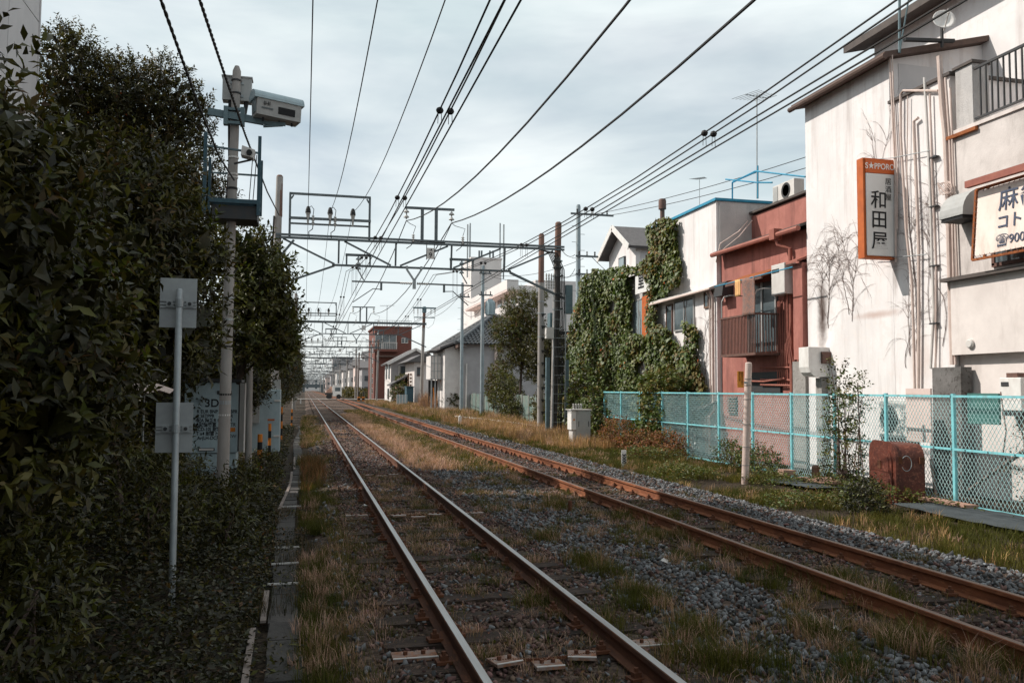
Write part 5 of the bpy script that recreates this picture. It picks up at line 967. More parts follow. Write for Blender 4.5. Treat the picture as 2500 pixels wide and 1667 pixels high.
for k, (x, y, h, mt, mp, lab) in enumerate(((-2.6, 49, 9.2, ['leaf_brown', 'leaf_olive'], (.6, .4), 'brownish tree rising behind the left pole of the nearest gantry'), (-2.0, 57, 8.4, ['leaf_dark', 'leaf_olive'], (.5, .5), 'dark green tree just beyond the brownish tree on the left'), (-1.8, 67, 8.0, ['leaf_olive', 'leaf_brown'], (.7, .3), 'olive tree in the middle of the bank left of the line'), (-1.7, 79, 7.5, ['leaf_dark', 'leaf_olive'], (.6, .4), 'dark tree next beyond the olive tree on the left bank'), (-2.3, 53, 8.6, ['leaf_dark', 'leaf_brown'], (.6, .4), 'dark tree squeezed between the brownish tree and the next'), (-1.9, 62, 8.2, ['leaf_dark', 'leaf_olive'], (.6, .4), 'dark tree directly before the olive tree on the left bank'), (-1.8, 73, 7.8, ['leaf_dark', 'leaf_olive'], (.5, .5), 'green tree directly beyond the olive tree on the left bank'), (-1.7, 93, 7.4, ['leaf_dark', 'leaf_brown'], (.7, .3), 'last but one dark tree on the left before the level crossing'), (-1.9, 112, 7.5, ['leaf_dark', 'leaf_olive'], (.7, .3), 'farthest dark tree on the left before the level crossing'))):
    tree('lineside_tree', lab, (x - .6, y, -.3), [(x, y, h - 1.6, 1.0, 1.5, 1.5), (x + .35, y - .8, h*.58, 1.25, 1.6, 1.3), (x - .2, y + 1.2, h*.5, 1.3, 2.2, 1.5), (x + .55, y + .4, h*.33, 1.1, 1.9, 1.1), (x + .2, y - 1, h*.18, .9, 1.6, .8), (x - 1.1, y, h*.55, 1.3, 2, 2.2)], 1500 if k < 3 else 1100, .13 + .008*k, .06, 8, .32, mt, mp, .13, 'trees along the left side', up=.4)
leaf_mound_later = []
# creeping weeds on the left verge (stuff)
def ground_leaves(name, label, n, xr, yr, hf, L, Wd, mats, mp, keep=None, z0=-.28):
    X = RNG.uniform(*xr, n); Y = RNG.uniform(*yr, n); h = hf(X, Y); k = h > .02
    if keep is not None: k &= keep(X, Y)
    X, Y, h = X[k], Y[k], h[k]; n = len(X); Z = z0 + h*RNG.random(n)**.6; P = np.stack([X, Y, Z], -1)
    D = unit(RNG.normal(size=(n, 3))*np.array([1, 1, .45]) + np.array([0, 0, .25])); nn = unit(RNG.normal(size=(n, 3))*.45 + np.array([0, 0, 1])); s = RNG.uniform(.6, 1.3, n)
    V, F = leaf_geo(P, D, nn, L*s, Wd*s); o = np_mesh(name, V, F, mats, mi=np.repeat(RNG.choice(len(mats), n, p=mp), 4)); return tag(o, label, 'weeds', kind='stuff')
def verge_h(X, Y):
    e = np.clip((-.30 - X)/.3, 0, 1); b = .22 + .45*np.clip((-1.0 - X)/.8, 0, 1) + .9*np.clip((-1.7 - X)/1.0, 0, 1); return b*e*(.3 + 1.3*vnoise(X, Y, 1.6, 11))*np.where(Y > 10.5, .55, 1) + .05*e
ground_leaves('verge_weeds', 'dark tangled weeds and creepers covering the left verge', 62000, (-3.9, -.25), (2.6, 17), verge_h, .062, .03, ['weed_dark', 'leaf_dark', 'leaf_olive', 'leaf_brown'], (.5, .27, .15, .08))
ground_leaves('verge_weeds', 'dark weeds around the feet of the relay cabinets', 16000, (-3.5, -.45), (17, 46), lambda X, Y: verge_h(X, Y)*.8, .085, .04, ['weed_dark', 'leaf_olive', 'leaf_brown'], (.6, .25, .15))
for i, (x, y, z, r, h, lab) in enumerate(((-2.2, 4.6, .2, .5, .5, 'dark broad leaved weed clump in the bottom left corner'), (-1.7, 5.6, .25, .35, .45, 'leafy weed clump in front of the sign post'), (-2.3, 7.4, .7, .5, .7, 'tall dark weed clump left of the sign post'), (-1.6, 9.8, .35, .35, .5, 'leafy weed clump just behind the sign post'), (-1.9, 13.2, .3, .45, .45, 'leafy weed clump before the lettered cabinet'), (-.85, 10.5, .05, .2, .3, 'low leafy weed clump beside the trough lids'), (-.95, 13.6, .1, .25, .35, 'weed clump before the camera pole foot'), (-.75, 18.3, .0, .2, .3, 'weed clump under the orange guard posts'))):
    leaf_mound_later.append((lab, (x, y, z, r, h)))
ground_leaves('trough_weeds', 'creepers and fallen leaves spilling over the trough lids', 2600, (-.36, .06), (4.8, 24), lambda X, Y: .05*(vnoise(X, Y, 1.1, 91) > .52), .05, .022, ['weed_dark', 'leaf_brown', 'leaf_olive'], (.5, .3, .2), z0=-.235)
# ---------------------------------------------------------------- ivy on the house front
def in_poly(px, py, poly):
    ins = np.zeros(len(px), bool); j = len(poly) - 1
    for i in range(len(poly)):
        xi, yi = poly[i]; xj, yj = poly[j]; c = ((yi > py) != (yj > py)) & (px < (xj - xi)*(py - yi)/(yj - yi + 1e-9) + xi); ins ^= c; j = i
    return ins
def face_poly(pts, x): return [(PX(u, v, x).y, PX(u, v, x).z) for u, v in pts]
ivy_out = face_poly([(1428, 690), (1440, 672), (1458, 660), (1500, 654), (1538, 650), (1570, 648), (1594, 635), (1600, 553), (1622, 536), (1661, 533), (1663, 604), (1683, 690), (1650, 706), (1620, 728), (1618, 790), (1650, 805), (1661, 834), (1686, 849), (1690, 786), (1712, 793), (1716, 870), (1740, 940), (1742, 1000), (1620, 1080), (1380, 1080), (1380, 960), (1395, 905), (1405, 839)], 13.0)
holes = [face_poly(p, 13.0) for p in ([(1552, 670), (1596, 664), (1598, 716), (1592, 815), (1550, 815), (1550, 730)], [(1566, 880), (1588, 875), (1588, 928), (1566, 930)], [(1494, 735), (1512, 728), (1512, 768), (1494, 770)], [(1496, 790), (1510, 785), (1508, 830), (1494, 832)])]
n = 78000; y_ = RNG.uniform(24.5, 42, n); z_ = RNG.uniform(-.4, 8.2, n); edge = .25*(vnoise(y_, z_, 2.2, 21) - .5); k = in_poly(y_ + edge, z_ + edge, ivy_out)
for h in holes: k &= ~in_poly(y_ + edge*.4, z_ + edge*.3, h)
y_, z_ = y_[k], z_[k]; n = len(y_); bulge = .10 + .34*vnoise(y_, z_, 1.1, 31) + .16*vnoise(y_, z_, 3.0, 32)
P = np.stack([13.0 - bulge*RNG.uniform(.35, 1.0, n), y_, z_], -1); D = unit(np.stack([RNG.normal(-.35, .3, n), RNG.normal(0, .45, n), RNG.normal(-.8, .3, n)], -1)); Nn = unit(np.stack([RNG.normal(-1, .3, n), RNG.normal(0, .4, n), RNG.normal(.5, .3, n)], -1)); s = RNG.uniform(.6, 1.25, n)
s = s*np.where(P[:, 0] > 12.9, 1.35, 1.0); V, F = leaf_geo(P, D, Nn, .15*s, .14*s, fold=.12); dry = np.clip(vnoise(y_, z_, .9, 41)*1.3 - .55 + .5*np.clip((28.5 - y_)/3, 0, 1), .03, .8); mi = np.where(RNG.random(n) < dry, 1, 0); mi = np.where(RNG.random(n) < .003, 2, mi)
iv = thing('ivy', 'green ivy with yellowing edges covering the house front and tall wall strip', 'ivy', (12.9, 33, -.3)); np_mesh('foliage', V, F, ['leaf_ivy', 'leaf_ivy_dry', 'rust_orange'], iv, np.repeat(mi, 4))['kind'] = 'stuff'
st = MB()
for k in range(40):
    y = random.uniform(26, 38); z = -.3; pts = []
    while z < random.uniform(3, 6.5): pts.append((12.97, y, z)); z += .35; y += random.gauss(0, .1)
    if len(pts) > 2: st.tube(pts, .012, 4)
st.build('stems', 'vine_dry', iv)['kind'] = 'stuff'
# ivy hanging over the fence end and spilling to the ground
def leaf_mound(name, label, blobs, n, L, Wd, mats, mp, cat='shrub', group=None, stems=True, per=6, tl=.22):
    t = thing(name, label, cat, (blobs[0][0], blobs[0][1], -.3), group); V, F, mi = sprays(blobs, n, L, Wd, per, tl, mats_p=mp, up=.2); np_mesh('foliage', V, F, mats, t, mi)['kind'] = 'stuff'
    if stems:
        mb = MB()
        for b in blobs:
            for _ in range(4): mb.tube([(b[0] + random.gauss(0, .1), b[1] + random.gauss(0, .1), -.3), (b[0], b[1], b[2]*.6), (b[0] + random.gauss(0, .4)*b[3], b[1] + random.gauss(0, .4)*b[4], b[2] + .6*b[5])], [.014, .01, .004], 5)
        mb.build('stems', 'vine_dry', t)['kind'] = 'stuff'
    return t
leaf_mound('ivy_mound', 'dark ivy mass hanging over the fence beside the grey equipment cabinet', [(11.3, 31.2, .7, .6, 1.2, 1.0), (11.5, 33, 1.2, .7, 1.4, 1.2), (11.2, 29.8, .2, .5, .7, .5), (12.0, 34.5, 1.5, .7, 1.5, 1.2)], 2300, .12, .11, ['leaf_ivy', 'leaf_dark', 'leaf_ivy_dry'], (.55, .35, .1))
leaf_mound('ivy_mound', 'green ivy climbing over the cyan fence below the ivy house', [(11.25, 25.9, 1.1, .3, .75, .8), (11.2, 26.1, .3, .4, .8, .5), (11.6, 26.3, 1.9, .5, .8, .4), (12.2, 27, 1.6, .6, 1.2, .7)], 1300, .12, .11, ['leaf_ivy', 'leaf_ivy_dry'], (.8, .2))
leaf_mound('dry_bush', 'rust brown withered creeper heap at the fence foot below the ivy', [(10.6, 25.4, .0, .5, 1.2, .35), (10.7, 27.6, .15, .5, 1.0, .5), (10.9, 23.9, .0, .35, .8, .4)], 1500, .085, .05, ['leaf_rust', 'leaf_ivy_dry', 'leaf_brown'], (.65, .2, .15))
leaf_mound('fence_bush', 'leafy sapling growing through the fence left of the red cabinet', [(11.0, 15.5, .55, .32, .35, .65), (11.1, 15.6, 1.35, .28, .3, .5), (11.05, 15.75, 1.95, .14, .16, .45), (11.15, 15.2, 1.75, .15, .15, .3), (10.9, 15.5, .0, .28, .3, .3)], 400, .075, .045, ['leaf_ivy', 'leaf_dark', 'leaf_ivy_dry'], (.5, .35, .15))
leaf_mound('dark_weed_clump', 'dark leafy weed clump in front of the red cabinet', [(9.1, 12.3, -.08, .2, .3, .24), (9.12, 12.4, .1, .1, .14, .18)], 300, .07, .035, ['weed_dark', 'leaf_dark', 'leaf_mid'], (.4, .3, .3))
leaf_mound('fence_weeds', 'low leafy bush at the fence foot beside the notice post', [(10.9, 18.8, -.05, .35, .8, .35), (10.95, 20.2, 0, .3, .6, .3)], 520, .07, .045, ['leaf_ivy', 'leaf_brown', 'leaf_mid'], (.5, .2, .3))
tag(MB().tube([(11.3, 11.9, -.3), (11.35, 11.8, .4), (11.3, 11.6, 1.1), (11.5, 11.9, 1.75)], .012, 5).tube([(11.3, 11.0, -.3), (11.4, 11.3, .6), (11.6, 11.6, 1.2)], .012, 5).build('bare_vine', 'vine_dry'), 'bare brown vine stems tangled behind the fence at the right edge', 'vine')
leaf_mound('fence_scrub', 'thin dark scrub tangled behind the mesh at the right edge', [(11.7, 11.2, .5, .35, .6, .8), (11.8, 10.2, .3, .4, .7, .6)], 300, .07, .03, ['weed_dark', 'leaf_brown'], (.6, .4))
for lab, (x, y, z, r, h) in leaf_mound_later: leaf_mound('weed_clump', lab, [(x, y, z, r, r*1.2, h), (x + .2*r, y + r, z + .4*h, r*.6, r*.7, h*.7)], int(700*max(.35, r*1.6)), .10, .03, ['leaf_dark', 'leaf_mid', 'leaf_olive'], (.5, .2, .3), 'weed', 'weed clumps on the left verge')
# weeds with broad leaves beside the right track
def right_h(X, Y): return (.08 + .42*vnoise(X, Y, 1.1, 51))*np.clip((X - 7.9)/.5, 0, 1)*np.clip((11.0 - X)/.4, 0, 1)*(vnoise(X, Y, .6, 52) > .42)
ground_leaves('verge_weeds', 'broad leaved green weeds between the right track and the fence', 34000, (7.6, 11), (8, 24), right_h, .06, .036, ['leaf_ivy', 'leaf_mid', 'leaf_ivy_dry'], (.45, .35, .2), z0=-.3)
# ---------------------------------------------------------------- grass (stuff)
def grass(name, label, C, nb, h, spread, wd, mats, mp, z0=-.3, lean=.5):
    """C: tuft centres (n,2); nb blades each"""
    C = np.asarray(C, float); n = len(C)*nb; k = np.repeat(np.arange(len(C)), nb); hs = RNG.uniform(.55, 1.25, len(C))[k]*h*RNG.uniform(.45, 1.15, n); a = RNG.uniform(0, 2*math.pi, n); r = spread*np.sqrt(RNG.random(n))
    B = np.stack([C[k, 0] + r*np.cos(a), C[k, 1] + r*np.sin(a), np.full(n, z0) if np.isscalar(z0) else np.asarray(z0)[k]], -1)
    a2 = a + RNG.normal(0, .9, n); ln = RNG.uniform(.1, 1, n)*lean*hs; o = np.stack([np.cos(a2)*ln, np.sin(a2)*ln, np.zeros(n)], -1); s = np.stack([-np.sin(a2), np.cos(a2), np.zeros(n)], -1)*(wd*RNG.uniform(.6, 1.3, n)/2)[:, None]; up = np.stack([np.zeros(n), np.zeros(n), hs], -1)
    m = B + o*.3 + up*.58; V = np.stack([B - s, B + s, m - s*.75, m + s*.75, B + o + up*RNG.uniform(.82, 1, n)[:, None]], 1).reshape(-1, 3); b = np.arange(n)[:, None, None]*5; F = (b + np.array([[0, 1, 3], [0, 3, 2], [2, 3, 4]])[None]).reshape(-1, 3)
    mi = RNG.choice(len(mats), len(C), p=mp)[k]; ob = np_mesh(name, V, F, mats, mi=np.repeat(mi, 3)); return tag(ob, label, 'grass', kind='stuff')
def pts(n, xr, yr, f=None, seed=0):
    X = RNG.uniform(*xr, n); Y = RNG.uniform(*yr, n); k = np.ones(n, bool) if f is None else f(X, Y); return np.stack([X[k], Y[k]], -1)
GR = ['grass_green', 'grass_dry', 'grass_pink', 'straw']
big = [PZ(u*1.0629, v*1.0629, -.2) for u, v in ((1330, 1290), (1480, 1400), (1600, 1470), (1700, 1545), (1880, 1470), (2080, 1500), (1760, 1300), (2040, 1390), (1800, 1330), (1930, 1340), (1560, 1240), (1355, 1300), (1470, 1380), (1590, 1450), (1730, 1530), (1850, 1450), (2110, 1480), (2240, 1550), (1250, 1245), (1275, 1165), (1430, 1195), (1540, 1195), (1950, 1550), (1745, 1290), (2010, 1375), (1240, 1395), (1390, 1440), (1390, 1320), (1630, 1530), (2320, 1540), (1500, 1200), (1900, 1360), (1560, 1520))]
C = np.array([(p.x + random.gauss(0, .10), p.y + random.gauss(0, .12)) for p in big for _ in range(13)])
grass('ballast_grass', 'dark green grass tufts growing out of the ballast between the tracks', C, 50, .21, .10, .0045, GR, (.84, .10, .06, 0), z0=-.21, lean=.9)
c = np.concatenate([pts(900, (.02, .62), (4.6, 22), lambda X, Y: vnoise(X, Y, 1.2, 61) > .3), pts(260, (.5, .95), (4.6, 22), lambda X, Y: vnoise(X, Y, 1.0, 62) > .48)])
grass('trough_grass', 'grass strip between the cable trough and the left rail', c, 60, .165, .10, .0045, GR, (.80, .11, .09, 0), z0=-.27, lean=.7)
c = pts(1100, (-.05, .85), (22, 60), lambda X, Y: vnoise(X, Y, .6, 63) > .34); grass('trough_grass', 'greener grass beside the left rail farther along the line', c, 40, .24, .14, .009, GR, (.66, .16, .13, .05), z0=-.28, lean=.7)
c = pts(700, (1.2, 2.12), (4.5, 20), lambda X, Y: vnoise(X, Y, 1.0, 64) > .50); grass('track_grass', 'brownish tufts of grass growing between the left rails', c, 34, .13, .09, .0045, GR, (.55, .25, .20, 0), z0=-.22, lean=1.1)
c = pts(1300, (1.2, 2.12), (18, 48), lambda X, Y: vnoise(X, Y, .8, 65) > .45); grass('track_grass', 'dry pinkish grass between the left rails in the sun', c, 26, .08, .14, .009, GR, (.1, .3, .6, 0), z0=-.18, lean=.9)
isl = lambda X, Y: (vnoise(X, Y, .35, 66)*.6 + .5*np.clip((Y - 17)/6, 0, 1) > .42)
c = pts(2300, (2.62, 3.7), (17.5, 62), isl); grass('island_grass', 'dry pinkish grass bank beside the right rail of the left track', c, 34, .24, .16, .010, GR, (.08, .14, .68, .10), z0=-.24, lean=.8)
c = pts(2300, (3.4, 4.75), (17.5, 75), isl); grass('island_grass', 'green grass bank on the island beside the right track', c, 34, .24, .16, .010, GR, (.70, .06, .10, .14), z0=-.24, lean=.8)
c = pts(330, (5.0, 5.95), (6, 40), lambda X, Y: vnoise(X, Y, .9, 67) > .5); grass('track_grass', 'green tufts of grass between the rusty right rails', c, 30, .13, .1, .006, GR, (.7, .2, .1, 0), z0=-.22, lean=.9)
c = pts(330, (4.3, 4.8), (5, 22), lambda X, Y: vnoise(X, Y, 1.1, 68) > .5); grass('ballast_grass', 'grass tufts along the near side of the right track', c, 40, .17, .09, .005, GR, (.75, .15, .1, 0), z0=-.22, lean=.8)
c = pts(3600, (7.3, 10.9), (6.5, 30), lambda X, Y: (vnoise(X, Y, .8, 69) > .30) & ((X > 7.9) | (vnoise(X, Y, 1.1, 70) > .55)) & ~((X > 9.75) & (Y > 8) & (Y < 13.6))); grass('verge_grass', 'low green grass between the right track and the cyan fence', c, 30, .17, .13, .007, GR, (.86, .06, .03, .05), z0=-.3, lean=.8)
c = pts(1500, (7.2, 9.6), (30, 75), lambda X, Y: vnoise(X, Y, .5, 71) > .3); grass('verge_grass', 'green grass beside the right track farther along', c, 30, .22, .18, .012, GR, (.76, .10, .05, .09), z0=-.3, lean=.8)
c = pts(2300, (8.4, 12.2), (27, 50), lambda X, Y: (X - 8.2 > .25*(vnoise(X, Y, .7, 72))) & ~((X > 9.4) & (X < 10.4) & (Y > 29.3) & (Y < 30.3))); grass('straw_grass', 'tall dry straw around the cabinet and gantry pole on the right', c, 26, .46, .16, .010, GR, (.10, .15, .15, .60), z0=-.3, lean=.45)
c = pts(2200, (8.6, 13.4), (50, 125), None); grass('straw_grass', 'dry straw and weeds along the green fence far right', c, 24, .55, .28, .02, GR, (.30, .15, .20, .35), z0=-.3, lean=.5)
c = pts(700, (11.2, 13.2), (76, 84), None); grass('pampas_grass', 'pinkish pampas clump at the foot of the second gantry pole', c, 26, 1.6, .25, .016, GR, (.08, .2, .62, .1), z0=-.3, lean=.5)
c = pts(260, (-.45, .15), (4.8, 16), lambda X, Y: vnoise(X, Y, 1.0, 74) > .4); grass('trough_grass', 'thin weeds growing over the edges of the trough lids', c, 18, .15, .08, .005, ['weed_dark', 'leaf_brown'], (.7, .3), z0=-.26, lean=.8)
c = pts(900, (2.35, 4.3), (4.2, 18), lambda X, Y: vnoise(X, Y, .9, 81) > .60); grass('ballast_grass', 'small rusty and olive weed patches spread over the middle ballast', c, 30, .12, .10, .0045, GR, (.66, .19, .15, 0), z0=-.2, lean=1.1)
c = pts(500, (.35, 1.0), (4.4, 24), lambda X, Y: vnoise(X, Y, .9, 82) > .42); grass('ballast_grass', 'rust brown low weeds on the shoulder left of the left rail', c, 34, .12, .11, .0045, GR, (.5, .25, .25, 0), z0=-.22, lean=1.0)
ground_leaves('ballast_weeds', 'small low weeds and dead leaves scattered over the track bed', 9000, (.3, 7.6), (4, 24), lambda X, Y: .05*(vnoise(X, Y, .7, 83) > .52)*np.clip((X - .2), 0, 1), .035, .018, ['leaf_brown', 'leaf_olive', 'leaf_rust'], (.5, .3, .2), z0=-.19)
c = pts(150, (.0, .45), (17, 23), None); grass('dead_weeds', 'tall reddish dead weeds beside the far end of the trough', c, 22, .42, .10, .006, ['leaf_rust', 'leaf_brown'], (.5, .5), z0=-.3, lean=.45)
for lab, (u, v) in (('crumpled white litter lying left of the left rail', (890, 1237)), ('small white litter scrap in the near ballast right side', (2040, 1540)), ('tiny pale litter scrap between the tracks', (1620, 1372))):
    q = PZ(u, v, -.17); mb = MB(); rr = random.Random(u); ring = [(q.x + .055*math.cos(t)*rr.uniform(.5, 1.3), q.y + .055*math.sin(t)*rr.uniform(.5, 1.3), q.z + rr.uniform(-.015, .03)) for t in np.linspace(0, 5.6, 8)]
    mb.add([(q.x, q.y, q.z + .05)] + ring, [(0, i + 1, (i + 1) % 8 + 1) for i in range(8)]); tag(mb.build('litter', 'white_paint'), lab, 'litter')
def clumps(n, xr, yr, m, sd): q = pts(n, xr, yr); return np.concatenate([q + RNG.normal(0, sd, q.shape) for _ in range(m)])
grass('ballast_grass', 'fuzzy olive tufts dotted over the ballast in the foreground shade', clumps(75, (2.45, 4.6), (4.2, 18), 7, .09), 44, .15, .09, .004, GR, (.70, .17, .13, 0), z0=-.205, lean=.95)
grass('track_grass', 'fuzzy brown and olive tufts between the near left rails', clumps(60, (1.2, 2.1), (4.2, 19), 7, .09), 44, .12, .09, .004, GR, (.52, .26, .22, 0), z0=-.20, lean=1.0)
grass('track_grass', 'fuzzy olive tufts between and beside the near right rails', clumps(55, (4.5, 7.2), (4.6, 22), 6, .09), 40, .12, .09, .0045, GR, (.74, .16, .10, 0), z0=-.21, lean=1.0)
# ---------------------------------------------------------------- bare vines on the white building
def bare_vine(label, y0, z0, z1, spread, nb, seed, bend=0.0):
    rr = random.Random(seed); mb = MB(); x = 12.988
    def grow(y, z, a, L, r, depth, sd):
        # one tendril hugging the wall: it climbs, arches outwards and hangs over
        pts = [(x, y, z)]; n = max(4, int(L/.06)); w = rr.uniform(.06, .15)
        for k in range(n):
            a += rr.gauss(0, .13)
            if math.sin(a) > -.75: a -= sd*w*(.4 + 1.2*k/n)
            y += math.cos(a)*.06; z += math.sin(a)*.06; pts.append((x, y, z))
            if depth < 2 and k > 1 and rr.random() < (.20, .10)[depth]: grow(y, z, a + rr.uniform(-.3, .6)*sd, L*rr.uniform(.3, .65), r*.65, depth + 1, sd)
        mb.tube(pts, [r*(1 - .75*t/len(pts)) for t in range(len(pts))], 3)
    stems = []
    for s_ in range(3):
        y, z, a = y0 + rr.gauss(0, .12), z0 + rr.uniform(-.4, .3), math.pi/2 + rr.gauss(0, .12); pts = []
        while z < z1*rr.uniform(.86, 1.0): pts.append((x, y, z)); a += rr.gauss(0, .12) - .15*(a - math.pi/2); y += math.cos(a)*.12; z += math.sin(a)*.12
        if len(pts) > 3: mb.tube(pts, [.008*(1 - .7*t/len(pts)) for t in range(len(pts))], 4); stems.append(pts)
    for k in range(nb//2):
        pts = rr.choice(stems); p = pts[min(len(pts) - 1, int(len(pts)*rr.random()**.6))]; sd = rr.choice((-1, 1)); grow(p[1], p[2], math.pi/2 - sd*rr.uniform(.1, .8), spread*rr.uniform(.4, 1.25), .0042, 0, sd)
    o = mb.build('bare_vine', 'vine_dry'); return tag(o, label, 'vine', 'dry vines on the white wall')
bare_vine('bare branching vine fanned over the white wall left of the box sign', 17.9, 3.6, 6.2, 1.15, 100, 3); bare_vine('bare vine beside the fanned one nearest the red building', 18.9, 3.6, 5.8, 1.0, 80, 4); bare_vine('thin bare vine high under the eave of the white building', 17.0, 6.6, 9.0, .7, 26, 5); bare_vine('bare vine tangled among the wall pipes right of the sign', 15.85, 2.6, 6.6, .85, 110, 6); bare_vine('bare vine between the pipes and the cream building corner', 15.1, 3.0, 6.6, .7, 90, 7); bare_vine('small bare vine on the cream wall above the vent cowl', 13.6, 5.6, 6.7, .7, 26, 8)
bare_vine('bare vine on the white annex wall near the downpipe', 25.7, 1.6, 4.6, .8, 60, 9)
# ---------------------------------------------------------------- poles and equipment around the right end of the gantry
up = thing('utility_pole', 'brown topped concrete pole with step brackets just behind the gantry pole', 'pole', (11.64, 41.1, -.3))
MB().tube([(11.63, 41.1, -.4), (11.65, 41.1, 7.3)], [.165, .15], 14, 0).tube([(11.65, 41.1, 7.2), (11.66, 41.1, 9.66), (11.66, 41.1, 9.74)], [.152, .146, .08], 14, 1).build('shaft', ['concrete_pole', 'pole_rust_brown'], up, smooth=True)
for k in range(9): z = .6 + k*.62; MB().box(11.62, 11.86, 40.9, 41.0, z, z + .05).prism([(11.66, z - .12), (11.84, z - .01), (11.66, z - .01)], 'y', 40.93, 40.97).build('step_bracket', 'iron_dark', up)
for z in (5.6, 4.4, 6.2): MB().lathe((11.65, 41.1, z), [(.15, 0), (.17, .003), (.17, .06), (.15, .063)], 12).build('band', 'galv', up)
rs = thing('cable_riser', 'bundle of black cables and conduits climbing the right gantry pole', 'cables', (11.2, 36.4, -.3))
for k in range(7):
    a = -.15 + .07*k; MB().tube([(11.0 + a, 36.38 - .03*(k % 3), -.3), (11.08 + a, 36.36, 3), (11.15 + a, 36.35, 6.2), (11.12 + a, 36.36, 7.2), (10.8 + a, 36.38, 7.95), (10.3, 36.4, 8.08)], .024, 6).build('cable', 'rubber', rs)
for x in (10.86, 11.42): MB().tube([(x, 36.3, -.3), (x + .04, 36.3, 5.9), (x + .02, 36.3, 6.05)], .028, 7).build('conduit', 'galv', rs)
for k in range(14): z = .3 + k*.42; MB().tube([(10.84, 36.28, z), (11.46, 36.28, z)], .012, 5).build('rung', 'galv', rs)
for z in (7.6, 7.3, 6.9, 6.1, 5.4): MB().lathe((11.15, 36.6, z), [(.16, 0), (.24, .003), (.24, .05), (.16, .053)], 12).build('band', 'galv', rs)
MB().box(10.55, 10.72, 36.3, 36.45, -.3, 3.2).build('cable_duct', 'galv_teal', rs); MB().box(11.5, 11.62, 36.3, 36.45, .5, 3.1).build('cable_duct', 'galv_teal', rs)
MB().box(10.5, 10.85, 36.15, 36.4, 4.05, 4.55).build('junction_box', 'offwhite_metal', rs); MB().box(11.45, 11.75, 36.2, 36.5, 5.2, 6.5).build('disconnector_box', 'galv_teal', rs)
for k in range(4): mb = MB(); insulator(mb, (10.55 + .12*k, 36.35, 7.0), 5, .05, .7); mb.build('bushing', 'porcelain', rs, smooth=True)
pf = thing('pole_platform', 'dark steel walkway with handrail spanning the poles behind the gantry', 'platform', (13, 40, 4.7))
MB().box(11.7, 15.2, 40.2, 40.9, 4.55, 4.68).build('deck', 'iron_dark', pf)
for x in (13.2, 13.7, 14.2, 14.7, 15.15): MB().box(x - .02, x + .02, 40.2, 40.24, 4.68, 5.6).build('baluster', 'galv', pf)
MB().box(13.1, 15.2, 40.19, 40.23, 5.6, 5.64).build('handrail', 'galv', pf); MB().box(11.9, 12.4, 40.3, 40.8, 4.69, 5.6).build('switch_box', 'galv_teal', pf)
# blue-grey utility pole with crossarms
def util_pole(label, x, y, ztop, m='pole_blue', arms=(), r=.16, steps=True, transformer=None):
    t = thing('utility_pole', label, 'pole', (x, y, -.3), 'roadside utility poles'); MB().tube([(x, y, -.4), (x, y, ztop - .1), (x, y, ztop)], [r, r*.78, r*.6], 12).build('shaft', m, t, smooth=True)
    if steps:
        for k in range(10): z = ztop - 1.2 - k*.45; s = 1 if k % 2 else -1; MB().tube([(x, y, z), (x + s*.38, y, z)], .014, 5).build('step', 'galv', t)
    for z, x0, x1 in arms:
        o = MB().box(x + x0, x + x1, y - .22, y - .14, z - .05, z + .05).build('crossarm', 'galv_dark', t)
        for k in range(3): mb = MB(); insulator(mb, (x + x0 + (x1 - x0)*(.15 + .35*k), y - .18, z + .28), 2, .06, .24); mb.build('arm_insulator', 'porcelain' if k % 2 else 'rubber', o, smooth=True)
    if transformer:
        z = transformer; MB().lathe((x + .55, y - .1, z), [(.3, 0), (.34, .02), (.34, 1.0), (.3, 1.05), (.18, 1.1), (.18, 1.2)], 16).build('transformer', 'cabinet_blue', t, smooth=True)
        for k in range(12): a = k*math.pi/6; MB().box(x + .55 + .36*math.cos(a) - .015, x + .55 + .36*math.cos(a) + .015, y - .1 + .36*math.sin(a) - .015, y - .1 + .36*math.sin(a) + .015, z + .1, z + .9).build('cooling_fin', 'cabinet_blue', t)
    return t
bp = PY(1412, 500, 44); util_pole('tall blue grey utility pole with crossarms behind the ivy', bp.x, 44, bp.z, arms=((bp.z - .55, -.5, 2.0), (bp.z - 2.9, -.2, 1.1), (bp.z - 3.9, -.2, 1.1)))
q1 = PY(1129, 690, 68); util_pole('slim grey utility pole left of the one with the transformer', q1.x, 68, q1.z, arms=((q1.z - 1.2, -.3, .6),), r=.15)
q2 = PY(1179, 648, 60); util_pole('slim grey utility pole carrying a finned cylindrical transformer', q2.x, 60, q2.z, arms=((q2.z - .6, -.3, .6), (q2.z - 2.2, -.3, .7)), r=.15, transformer=PY(1194, 770, 60).z)
g2 = thing('crossarm_frame', 'steel crossarm frame with drooping leads on top of the second gantry pole', 'crossarm', (11.6, 83, 8.5))
MB().box(10.3, 12.6, 82.8, 82.92, 9.72, 9.86).build('top_arm', 'galv_teal', g2); MB().box(10.4, 12.5, 82.8, 82.9, 8.8, 8.88).build('lower_arm', 'galv_teal', g2); MB().lathe((11.45, 83, 9.3), [(.16, 0), (.22, .05), (.22, .5), (.14, .65)], 10).build('cap', 'galv_teal', g2)
for x in (10.4, 10.8, 12.1, 12.5): mb = MB(); insulator(mb, (x, 82.86, 9.7), 3, .06, .5); mb.tube([(x, 82.86, 9.2), (x, 82.86, 8.9)], .012, 4); mb.build('insulator', 'porcelain', g2, smooth=True)
for x0, x1 in ((10.4, 11.3), (12.5, 11.6)): MB().tube([(x0, 82.8, 8.8), (x0 + (x1 - x0)*.2, 82.8, 8.2), (x0 + (x1 - x0)*.7, 82.8, 7.8), (x1, 82.8, 7.9)], .014, 5).build('lead', 'rubber', g2)
